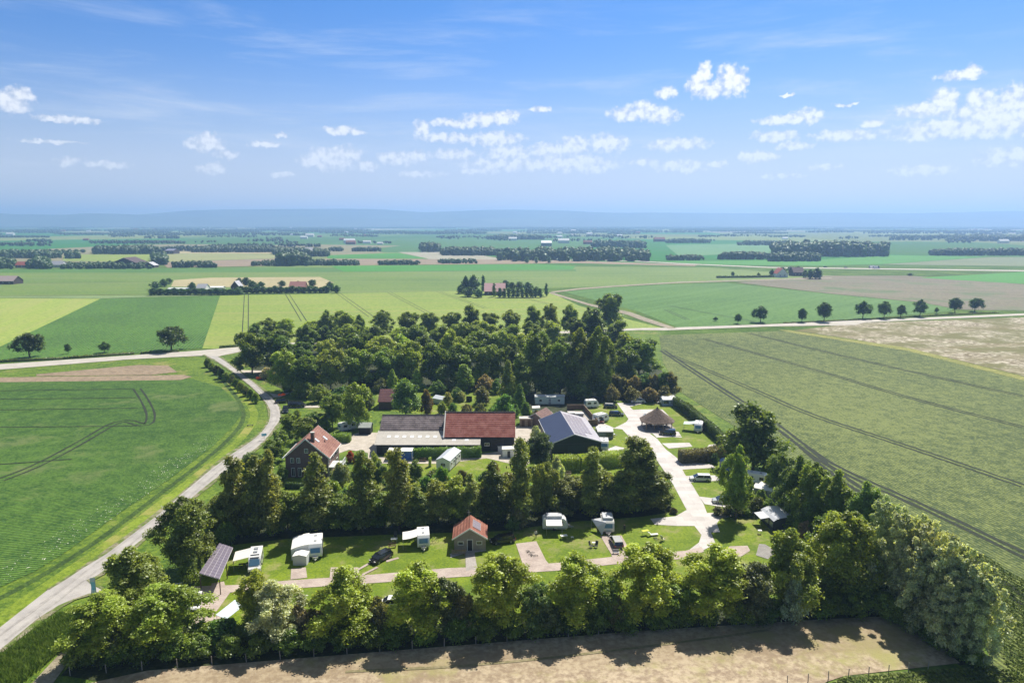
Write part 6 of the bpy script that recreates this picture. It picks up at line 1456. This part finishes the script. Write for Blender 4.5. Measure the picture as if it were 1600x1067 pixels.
# --- people (small in the picture, one skinned body each)
def person(label, p, rz, top, legs, pose='stand'):
    r = thing('person', label, 'person', p, rz)
    J = {'pel': (0, 0, .95), 'ch': (0, 0, 1.32), 'nk': (0, 0, 1.5), 'hd': (0, -.02, 1.66), 'tp': (0, -.01, 1.76),
         'hl': (.1, 0, .9), 'kl': (.12, -.04, .5), 'al': (.12, .02, .09), 'tl': (.13, -.14, .04), 'hr': (-.1, 0, .9), 'kr': (-.12, .02, .5), 'ar': (-.13, .06, .09), 'tr': (-.14, -.1, .04),
         'sl': (.19, 0, 1.42), 'el': (.27, .03, 1.14), 'wl': (.25, -.12, .92), 'fl': (.24, -.16, .82), 'sr': (-.19, 0, 1.42), 'er': (-.28, .04, 1.14), 'wr': (-.24, -.1, .9), 'fr': (-.23, -.14, .8)}
    rad = dict(pel=.15, ch=.16, nk=.06, hd=.1, tp=.06, hl=.09, kl=.06, al=.045, tl=.04, hr=.09, kr=.06, ar=.045, tr=.04, sl=.06, el=.045, wl=.032, fl=.03, sr=.06, er=.045, wr=.032, fr=.03)
    E_ = [('pel', 'ch'), ('ch', 'nk'), ('nk', 'hd'), ('hd', 'tp'), ('pel', 'hl'), ('hl', 'kl'), ('kl', 'al'), ('al', 'tl'), ('pel', 'hr'), ('hr', 'kr'), ('kr', 'ar'), ('ar', 'tr'), ('ch', 'sl'), ('sl', 'el'), ('el', 'wl'), ('wl', 'fl'), ('ch', 'sr'), ('sr', 'er'), ('er', 'wr'), ('wr', 'fr')]
    k = list(J); me = bpy.data.meshes.new('body'); me.from_pydata([J[a] for a in k], [(k.index(a), k.index(b)) for a, b in E_], [])
    o = link(bpy.data.objects.new('body', me)); o.parent = r; md = o.modifiers.new('s', 'SKIN'); sv = me.skin_vertices[0].data
    for i, a in enumerate(k): sv[i].radius = (rad[a], rad[a] * (.7 if a in ('pel', 'ch') else 1)); sv[i].use_root = a == 'pel'
    sb = o.modifiers.new('b', 'SUBSURF'); sb.levels = sb.render_levels = 1
    mt = bpy.data.materials.new('clothing'); mt.use_nodes = True; t = mt.node_tree; b = t.nodes['Principled BSDF']; b.inputs['Roughness'].default_value = .85
    co = N(t, 'ShaderNodeTexCoord'); s = N(t, 'ShaderNodeSeparateXYZ'); t.links.new(co.outputs['Object'], s.inputs[0])
    cr_ = N(t, 'ShaderNodeValToRGB'); cr_.color_ramp.interpolation = 'CONSTANT'; t.links.new(M('DIVIDE', s.outputs[2], 2.0, tree=t), cr_.inputs[0])
    e = cr_.color_ramp.elements; e[0].color = (.03, .03, .03, 1); e[1].position = .05; e[1].color = col(legs)
    for pp, cc in ((.48, top), (.745, (.45, .27, .19))): x = e.new(pp); x.color = col(cc)
    t.links.new(cr_.outputs[0], b.inputs['Base Color']); me.materials.append(mt)
    m = MB(); iv, jf = ico(); V = iv * np.array([.105, .115, .09]) + np.array([0, .012, 1.735]); m.add(V, [tuple(int(i) for i in f) for f in jf]); m.build('hair', mat('hair', (.05, .035, .02), .8), r, smooth=True)
    return r
person('person in white top and dark trousers standing beside the dark car and the bush', G(837, 841), .6, (.7, .66, .66), (.04, .05, .09))
person('person in dark clothes standing on the grass right of the folding caravan', G(975.5, 832), -.4, (.03, .03, .035), (.02, .02, .025))
person('person in dark red top beside the left post of the thatched shelter', G(1003, 664), .2, (.22, .05, .04), (.02, .02, .03))

# ================================================================== HEDGES
def hedge(label, pts, w, h, color, seed=1, leaf=.16, dens=26, name='hedge', group=None):
    "clipped hedge: leafy skin over a solid inner mass, following a line on the ground"
    rng = np.random.default_rng(seed); P = [G(*p) if len(p) == 2 else Vector(p) for p in pts]; o0 = P[0].copy(); V, F_, T_ = [], [], []; nb = 0
    for a, b in zip(P, P[1:]):
        a, b = a - o0, b - o0; d = b - a; L = d.length; u = d / L; n = Vector((-u.y, u.x, 0)); k = int(L * (w + 2 * h) * dens)
        for i in range(k):
            t_ = rng.uniform(0, L); r_ = rng.uniform(0, w + 2 * h + .4 * 0)
            if r_ < w: q = a + u * t_ + n * (r_ - w / 2) + Vector((0, 0, h + rng.normal(0, .07) + .12 * math.sin(t_ * 1.3 + seed))); nn = Vector((0, 0, 1))
            elif r_ < w + h: q = a + u * t_ + n * (w / 2 + rng.normal(0, .06)) + Vector((0, 0, r_ - w)); nn = n
            else: q = a + u * t_ - n * (w / 2 + rng.normal(0, .06)) + Vector((0, 0, r_ - w - h)); nn = -n
            nn = (np.array(nn) + rng.normal(size=3) * .6); nn /= np.linalg.norm(nn); c = np.cross(nn, rng.normal(size=3)); c /= np.linalg.norm(c); e = np.cross(nn, c); s = leaf * rng.uniform(.6, 1.3); q = np.array(q)
            V += [q - c * s, q - e * s * .7, q + c * s, q + e * s * .7]; F_.append([nb, nb + 1, nb + 2, nb + 3]); nb += 4; T_.append(float(np.clip(.5 + .15 * math.sin(t_ * .9) + rng.normal(0, .17), 0, 1)))
        q = [a + n * (w * .44), b + n * (w * .44), b - n * (w * .44), a - n * (w * .44)]
        V += [np.array(x) for x in q] + [np.array(x) + np.array([0, 0, h * .93]) for x in q]
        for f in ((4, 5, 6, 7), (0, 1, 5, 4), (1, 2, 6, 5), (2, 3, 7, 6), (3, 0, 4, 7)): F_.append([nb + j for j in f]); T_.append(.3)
        nb += 8
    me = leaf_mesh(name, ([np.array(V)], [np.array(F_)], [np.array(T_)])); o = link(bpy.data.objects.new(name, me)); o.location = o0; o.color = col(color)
    return tag(o, label, 'hedge', group)
HC = (.03, .052, .013)
hedge('long dark clipped hedge between the upper pitches and the potato field', [(1054, 634), (1080, 653), (1108, 676), (1134, 699)], 1.6, 3.0, HC, 1)
hedge('thick brown tipped clipped hedge across the pitches left of the round dark tree', [(1062, 722), (1100, 720), (1136, 712)], 3.0, 2.8, (.075, .072, .03), 2, dens=34)
hedge('wide bright topped hedge in front of the black shed', [(864, 733), (905, 733), (980, 724)], 3.2, 3.2, (.13, .16, .03), 3, dens=34)
hedge('dark clipped hedge in front of the grey lean-to barn', [(646, 717), (700, 716), (752, 714)], 1.4, 2.7, (.06, .10, .022), 4)
hedge('clipped hedge between the farmhouse and the covered caravan', [(519, 690), (548, 690)], 2.6, 2.2, (.075, .12, .022), 5)
hedge('low dark hedge on the farmhouse lawn', [(446, 763), (478, 763)], .9, 1.3, HC, 6)
hedge('tall dark hedge wall along the foot of the wood left part', [(545, 602), (600, 601), (660, 600)], 1.6, 4.2, (.03, .05, .014), 7)
hedge('short dark hedge before the bright clearing in the wood', [(735, 592), (780, 591)], 1.6, 3.2, (.03, .05, .014), 8)
hedge('low dark hedge along the crossing road at the far left', [(-300, 585), (0, 566), (100, 561), (210, 553)], 1.6, .9, (.055, .075, .02), 9, leaf=.3, dens=5)
hedge('low dark hedge along the crossing road below the broad tree', [(220, 553), (280, 549.5)], 1.6, .9, (.05, .075, .02), 10, leaf=.3, dens=6)
hedge('low dark hedge above the crossing road right of the junction', [(343, 544), (381, 541)], 1.6, 1.0, (.05, .075, .02), 11, leaf=.3, dens=6)
hedge('low dark roadside hedge under the right tree row', [(1225, 505.5), (1340, 500), (1450, 494), (1560, 489)], 1.4, .6, (.055, .08, .025), 12, leaf=.35, dens=4)
hedge('ivy covered upright hedge wall behind the solar canopy', [(300, 908), (318, 868), (336, 838)], 1.2, 3.2, (.075, .10, .03), 13)
hedge('small square cut hedge beside the static caravan', [(676, 742), (683, 741)], 1.0, 1.4, (.09, .14, .025), 14)
hedge('upright clipped bush at the corner of the small lawn by the barn', [(670, 729), (674, 729)], .9, 2.2, (.13, .17, .035), 15)
hedge('low dark hedge row before the white farmhouse on the right', [(1120, 434.4), (1170, 434.0), (1208, 433.2)], 3.0, 2.0, (.04, .06, .02), 16, leaf=.8, dens=1)
put_tree(1118, 724, 708, 16, 'bush', HC, 'round dark bush between the clipped hedge and the blue tent', None, 'bush', 'bush')

# orange flowers, reeds, wild flowers and rough grass
def scatter(name, label, polys, n, hgt, wid, m, seed, cat=None, kind='stuff', z=.1, lean=.35):
    rng = np.random.default_rng(seed); V, F_ = [], []; nb = 0
    for (pix, share) in polys:
        pts = np.array([[*G(*p).xy] for p in pix]); k = 0; lo, hi = pts.min(0), pts.max(0); want = int(n * share)
        while k < want:
            q = rng.uniform(lo, hi, (want * 3, 2)); ins = np.zeros(len(q), bool); j = len(pts) - 1
            for i in range(len(pts)):
                xi, yi = pts[i]; xj, yj = pts[j]; cnd = ((yi > q[:, 1]) != (yj > q[:, 1])) & (q[:, 0] < (xj - xi) * (q[:, 1] - yi) / (yj - yi + 1e-9) + xi); ins ^= cnd; j = i
            q = q[ins][:want - k]
            for x, y in q:
                a = rng.uniform(0, 6.28); h = hgt * rng.uniform(.6, 1.25); w = wid * rng.uniform(.6, 1.3); lx, ly = rng.normal(0, lean, 2) * h
                dx, dy = math.cos(a) * w, math.sin(a) * w
                V += [(x - dx, y - dy, z), (x + dx, y + dy, z), (x + dx * .5 + lx, y + dy * .5 + ly, z + h), (x - dx * .5 + lx, y - dy * .5 + ly, z + h)]; F_.append((nb, nb + 1, nb + 2, nb + 3)); nb += 4
            k += len(q)
            if len(q) == 0: break
    me = bpy.data.meshes.new(name); me.from_pydata(V, [], F_); me.materials.append(m); o = link(bpy.data.objects.new(name, me))
    return tag(o, label, cat, None, kind)
def blade(name, c1, c2):
    m = bpy.data.materials.new(name); m.use_nodes = True; t = m.node_tree; t.nodes.clear(); o = N(t, 'ShaderNodeOutputMaterial'); co = N(t, 'ShaderNodeTexCoord'); n = noise(co.outputs['Object'], 1.1, 4, .7, t)
    c = MIX(SMOOTH(n.outputs['Fac'], .35, .65, tree=t), c1, c2, t); d = N(t, 'ShaderNodeBsdfDiffuse'); r = N(t, 'ShaderNodeBsdfTranslucent'); t.links.new(c, d.inputs[0]); t.links.new(c, r.inputs[0])
    x = N(t, 'ShaderNodeMixShader'); x.inputs[0].default_value = .45; t.links.new(d.outputs[0], x.inputs[1]); t.links.new(r.outputs[0], x.inputs[2]); t.links.new(x.outputs[0], o.inputs[0]); return m
scatter('reeds', 'tall green reeds in the ditch at the lower left corner', [([(-120,1060),(0,1030),(60,985),(95,962),(120,965),(116,1000),(70,1040),(20,1080),(-120,1200)], 1)], 15000, 1.0, .05, blade('reed_leaf', (.09, .16, .02), (.20, .28, .05)), 1)
scatter('wildflowers', 'white wildflowers along the margin of the left crop', [([(-150,960),(0,895),(60,855),(140,805),(220,750),(290,705),(330,680),(345,690),(300,725),(220,785),(140,835),(60,885),(0,925),(-150,1010)], .85), ([(1236,519),(1420,547),(1600,594),(1600,600),(1420,552),(1240,523)], .15)], 900, .07, .09, mat('white_petals', (.62, .62, .52), .8), 3, z=.55, lean=1.5)
scatter('grass', 'rough grass strip between the clipped hedge and the potato rows', [([(1056,630),(1075,632),(1140,690),(1165,715),(1130,700),(1085,655)], 1)], 5000, .7, .2, blade('margin_blade', (.09, .13, .02), (.22, .25, .05)), 4)
def crop_rows(label, poly, a, b, space, per, m, seed, h=.38):
    "leafy plants standing in ridged rows inside a polygon"
    rng = np.random.default_rng(seed); pts = [G(*p) for p in poly]; u = (G(*b) - G(*a)).normalized(); n = Vector((-u.y, u.x, 0)); o0 = pts[0].copy()
    A_ = [((p - o0).dot(u), (p - o0).dot(n)) for p in pts]; v0, v1 = min(q[1] for q in A_), max(q[1] for q in A_); V, F_ = [], []; nb = 0; v = v0
    while v < v1:
        xs = []
        for (x0, y0), (x1, y1) in zip(A_, A_[1:] + A_[:1]):
            if (y0 > v) != (y1 > v): xs.append(x0 + (x1 - x0) * (v - y0) / (y1 - y0))
        xs.sort()
        for s0, s1 in zip(xs[::2], xs[1::2]):
            k = int((s1 - s0) * per)
            for t_ in rng.uniform(s0, s1, k):
                q = o0 + u * t_ + n * (v + rng.normal(0, space * .15)); hh = h * rng.uniform(.4, 1.1)
                nn = rng.normal(size=3) * .6 + np.array([0, 0, 1.0]); nn /= np.linalg.norm(nn); c = np.cross(nn, rng.normal(size=3)); c /= np.linalg.norm(c); e = np.cross(nn, c); s_ = .13 * rng.uniform(.6, 1.4); p_ = np.array([q.x, q.y, .1 + hh])
                V += [p_ - c * s_, p_ - e * s_ * .8, p_ + c * s_, p_ + e * s_ * .8]; F_.append((nb, nb + 1, nb + 2, nb + 3)); nb += 4
        v += space
    me = bpy.data.meshes.new('crop_leaves'); me.from_pydata([tuple(x) for x in V], [], F_); me.materials.append(m); o = link(bpy.data.objects.new('crop_leaves', me)); tag(o, label, None, None, 'stuff')
pl = blade('potato_leaf', (.07, .115, .02), (.17, .21, .05))
crop_rows('rows of potato plants right of the silver leaved corner clump', [(1395, 800), (1470, 830), (1620, 920), (1760, 1010), (1780, 1130), (1640, 1130), (1580, 1062), (1556, 1000), (1530, 930), (1470, 860)], (1255, 700), (1600, 880), .8, 22, pl, 5)
crop_rows('rows of potato plants along the lower edge of the bare field', [(1318, 1062), (1450, 1050), (1560, 1046), (1640, 1075), (1640, 1110), (1290, 1110), (1290, 1072)], (1310, 1066), (1540, 1048), .8, 22, pl, 6)
for lb, p_ in (('patch of orange flowers nearest the garden path beside the lane', (404, 592)), ('patch of orange flowers nearest the parked cars beside the lane', (441, 618))):
    a = G(*p_); rng = np.random.default_rng(int(p_[0])); C_ = [np.array([rng.normal(0, .6), rng.normal(0, .5), .35]) for _ in range(7)]
    me = leaf_mesh('flower_patch', leaf_cloud(rng, C_, [.42] * 7, [.5] * 7, 60, .11)); o = link(bpy.data.objects.new('flower_patch', me)); o.location = a; o.color = (.55, .16, .01, 1); tag(o, lb, 'flowers')

# --- posts, fences, signs
WP = mat('grey_post', (.30, .27, .23), .9)
def post_fence(label, pts, n, h=1.2, wires=2):
    P = [G(*p) for p in pts]; o0 = P[0].copy(); r = thing('wire_fence', label, 'fence', o0, 0); seg = []; tot = sum((b - a).length for a, b in zip(P, P[1:]))
    for i in range(n):
        s = tot * i / (n - 1); 
        for a, b in zip(P, P[1:]):
            L = (b - a).length
            if s <= L + 1e-6: seg.append(a + (b - a) * (s / L) - o0); break
            s -= L
    for q in seg:
        m = MB(); m.bar((q.x, q.y, -.1), (q.x + rnd.uniform(-.05, .05), q.y, h), .055, 0, 6); m.build('fence_post', WP, r)
    m = MB()
    for a, b in zip(seg, seg[1:]):
        for k in range(wires): m.bar((a.x, a.y, h * (.5 + .42 * k)), (b.x, b.y, h * (.5 + .42 * k)), .004, 0, 3)
    m.build('wire', mat('old_wire', (.10, .09, .08), .8), r); return r
post_fence('wire fence on thin posts along the foot of the front tree belt', [(110, 1056), (570, 1020), (866, 997), (1065, 981), (1385, 962)], 27, 1.3)
post_fence('wire fence on thin posts along the lower edge of the bare field', [(1230, 1068), (1272, 1064), (1318, 1058), (1380, 1052), (1450, 1045)], 8, 1.2)
fl_ = thing('flag', 'pale blue and white banner flag on a pole at the lane entrance', 'flag', G(152, 941), 0)
m = MB(); m.bar((0, 0, 0), (0, 0, 4.2), .04); m.build('pole', ALU, fl_)
m = MB(); n = 8
for i in range(n):
    z0, z1 = 1.4 + 2.7 * i / n, 1.4 + 2.7 * (i + 1) / n; f = lambda z: .1 * math.sin(z * 3)
    m.quad((0, f(z0) * 0, z0), (-.75, f(z0), z0), (-.75, f(z1), z1), (0, f(z1) * 0, z1)); m.m[-1] = 0 if 2 <= i <= 5 else 1
m.build('flag_cloth', [mat('flag_blue', (.35, .66, .85), .8), mat('flag_white', (.8, .82, .84), .8)], fl_)
sg = thing('road_sign', 'small light blue sign on a pole at the edge of the lane', 'sign', G(413, 688), R(20))
m = MB(); m.bar((0, 0, 0), (0, 0, 1.9), .035); m.build('pole', ALU, sg); m = MB(); m.box(0, -.04, 1.6, 1.3, .04, .75); m.build('sign_plate', mat('sign_blue', (.35, .68, .86), .5), sg)
bx = thing('verge_bench', 'dark low bench on the verge left of the lane bend', 'bench', G(391, 666), R(10))
m = MB(); m.box(0, 0, .45, 1.8, .4, .07); m.build('seat', PLAST, bx)
for s in (-1, 1): m = MB(); m.box(s * .7, 0, .22, .1, .36, .44); m.build('leg', PLAST, bx)
gt = thing('barrier_gate', 'white barrier gate at the entrance of the brick lane', 'gate', G(288, 919), R(35))
m = MB(); m.bar((0, 0, 0), (0, 0, 1.3), .09); m.build('gate_post', WHITE, gt); m = MB(); m.bar((0, 0, 1.05), (-3.2, .4, 1.15), .07); m.bar((0, 0, .2), (-1.6, .2, 1.08), .05); m.build('gate_arm', WHITE, gt)
lp = thing('garden_lamp_post', 'thin lamp post on the lawn left of the farmhouse', 'lamp post', G(401, 768), 0)
m = MB(); m.bar((0, 0, 0), (0, 0, 4.6), .06, 0, 8, .04); m.build('pole', ALU, lp); m = MB(); m.box(0, -.25, 4.62, .2, .6, .1); m.build('lamp_head', mat('lamp_grey', (.5, .5, .5), .5), lp)
for i, x in enumerate((1120, 1150, 1190)): pass
gl = thing('football_goal', 'dark netted goal frame on the garden lawn behind the barn', 'goal', G(733, 628), 0)
m = MB()
for x in (-.9, .9): m.bar((x, 0, 0), (x, 0, 1.9), .05); m.bar((x, 0, 1.9), (x, 1.0, 0), .04)
m.bar((-.9, 0, 1.9), (.9, 0, 1.9), .05); m.build('goal_frame', PLAST, gl); m = MB(); m.quad((-.9, .03, 1.85), (.9, .03, 1.85), (.9, 1.0, 0.02), (-.9, 1.0, .02)); m.build('net', mat('dark_net', (.05, .055, .05), .9), gl)

# --- far farms
def farm(label, x0, x1, yb, eave, ridge, depth, wallm, roofm, name='farm_building', cat='farm building', gable_view=False, group=None, wins=3):
    a, b = G(x0, yb), G(x1, yb)
    if gable_view:      # gable end faces the camera
        W = (b - a).length; r = gable_building(name, label, cat, b, R(90), depth, W, eave, ridge, wallm, roofm, over=.4)
        for k in range(2): pane(r, 0, W * (.3 + .4 * k), eave * .5, W * .12, eave * .35, 'y', out=-1)
        return r
    L = (b - a).length; r = gable_building(name, label, cat, a, 0, L, depth, eave, ridge, wallm, roofm, over=.4)
    for k in range(wins): pane(r, L * (k + .6) / (wins + .2), 0, eave * .5, max(1, L * .06), eave * .35, out=-1)
    return r
wr, wb, ww_ = mat('far_red_brick', (.28, .12, .09), .9), mat('far_dark_wall', (.06, .04, .04), .8), mat('far_white_wall', (.75, .74, .72), .7)
rr_, rd_, rg_, rp_ = mat('far_red_roof', (.30, .07, .05), .8), mat('far_dark_roof', (.07, .04, .045), .8), mat('far_grey_roof', (.42, .42, .45), .5), mat('pink_roof', (.50, .30, .30), .8)
farm('barn with a big pale pink roof between the trees of the middle farm', 757, 789, 461.5, 3.2, 9.0, 16, wb, rp_, 'barn', 'barn')
farm('dark steep roofed barn with white edges far away on the left', 174, 214, 416, 4, 11, 30, wb, [rd_, mat('far_white_roof2', (.62, .60, .62), .5)], 'barn', 'barn', gable_view=True)
farm('small dark barn at the end of the low belt far left', 224, 241, 418.5, 3, 7, 12, wb, rg_, 'barn', 'barn', gable_view=True)
farm('low red building between the trees far on the left', 24, 44, 418.5, 3.5, 7.5, 12, wr, rr_)
farm('pale house at the right end of the far left farm', 79, 97, 418, 3.5, 8, 12, ww_, rg_, 'farmhouse', 'house')
farm('grey roofed farm at the left edge of the picture', -12, 21, 444.5, 3.2, 7.5, 14, wb, mat('pink_grey_roof', (.38, .30, .29), .8), 'farmhouse', 'house')
farm('white gabled farmhouse with red roof on the right plain', 1214, 1231, 433.5, 4, 9.5, 14, ww_, rr_, 'farmhouse', 'house', gable_view=True)
farm('dark red roofed barn beside the white farmhouse', 1240, 1257, 431.5, 4, 9, 14, wb, rd_, 'barn', 'barn')
farm('small white house inside the left middle farmstead', 307, 321, 455.5, 3, 6, 9, ww_, rg_, 'farmhouse', 'house')
farm('white edged dark house in the middle of the farmstead', 361, 374, 454, 3.5, 8, 9, wb, rg_, 'farmhouse', 'house', gable_view=True)
farm('pink red roofed house among the trees of the farmstead', 452, 476, 452.5, 2.6, 6.5, 9, wr, mat('salmon_roof', (.45, .2, .17), .8), 'farmhouse', 'house')
farm('long low greenhouse in the left part of the farmstead', 262, 300, 454.5, 1.6, 2.4, 8, mat('gh_far', (.5, .52, .5), .4), mat('gh_far_roof', (.62, .64, .62), .4), 'greenhouse', 'greenhouse', wins=2)
farm('low white shed row in the middle of the farmstead', 326, 348, 452.5, 1.8, 2.6, 6, ww_, ww_, 'shed', 'shed', wins=2)
farm('far white farm left of the domed wood', 846, 862, 384.8, 8, 13, 30, mat('far_barn_wall', (.3, .28, .3), .8), mat('far_white_roof', (.7, .7, .72), .6), 'barn', 'barn')
farm('far white farm on the plain left of centre', 475, 487, 397.5, 6, 12, 20, ww_, rg_, 'farmhouse', 'house')
farm('far low dark shed at the left end of the tan field', 258, 271, 397, 6, 9, 25, wb, mat('far_blue_roof', (.2, .2, .28), .6), 'shed', 'shed')
farm('far red roofed farm at the right end of the copse', 470, 478, 413.5, 3, 7, 10, wr, rr_, 'farmhouse', 'house', wins=2)
for i, (x, y) in enumerate(((1289, 418), (1321, 419), (1363, 419.5), (1369, 420))):
    car(('dark car', 'second dark car', 'white lorry', 'white van')[i] + ' driving on the far straight road at the right, counted from the left', BLACKP if i < 2 else WHP, (x - 1, y), (x + 2.2, y), L=4.6 if i < 2 else 9, W=1.8 if i < 2 else 2.5, H=1.5 if i < 2 else 3.6, style='estate' if i < 2 else 'van', group='traffic on the far road', name='moving_car')
rnd2 = random.Random(9)
for i in range(46):     # scattered far houses and sheds of the plain, seen as pale specks
    x = rnd2.choice([rnd2.uniform(0, 1600), rnd2.uniform(440, 600), rnd2.uniform(780, 1020)]); y = rnd2.uniform(357, 383); a = G(x, y); s = rnd2.uniform(9, 22); w = rnd2.random() < .6
    r = MB(); r.prism([(0, 0), (0, s * .35), (s * .35, s * .62), (s * .7, s * .35), (s * .7, 0)], 0, s * 1.5, axis='x')
    o = r.build('distant_house', ww_ if w else wr); o.location = a; tag(o, 'tiny distant %s house on the hazy plain' % ('white' if w else 'red'), 'house', 'tiny distant %s houses on the plain' % ('white' if w else 'red'))
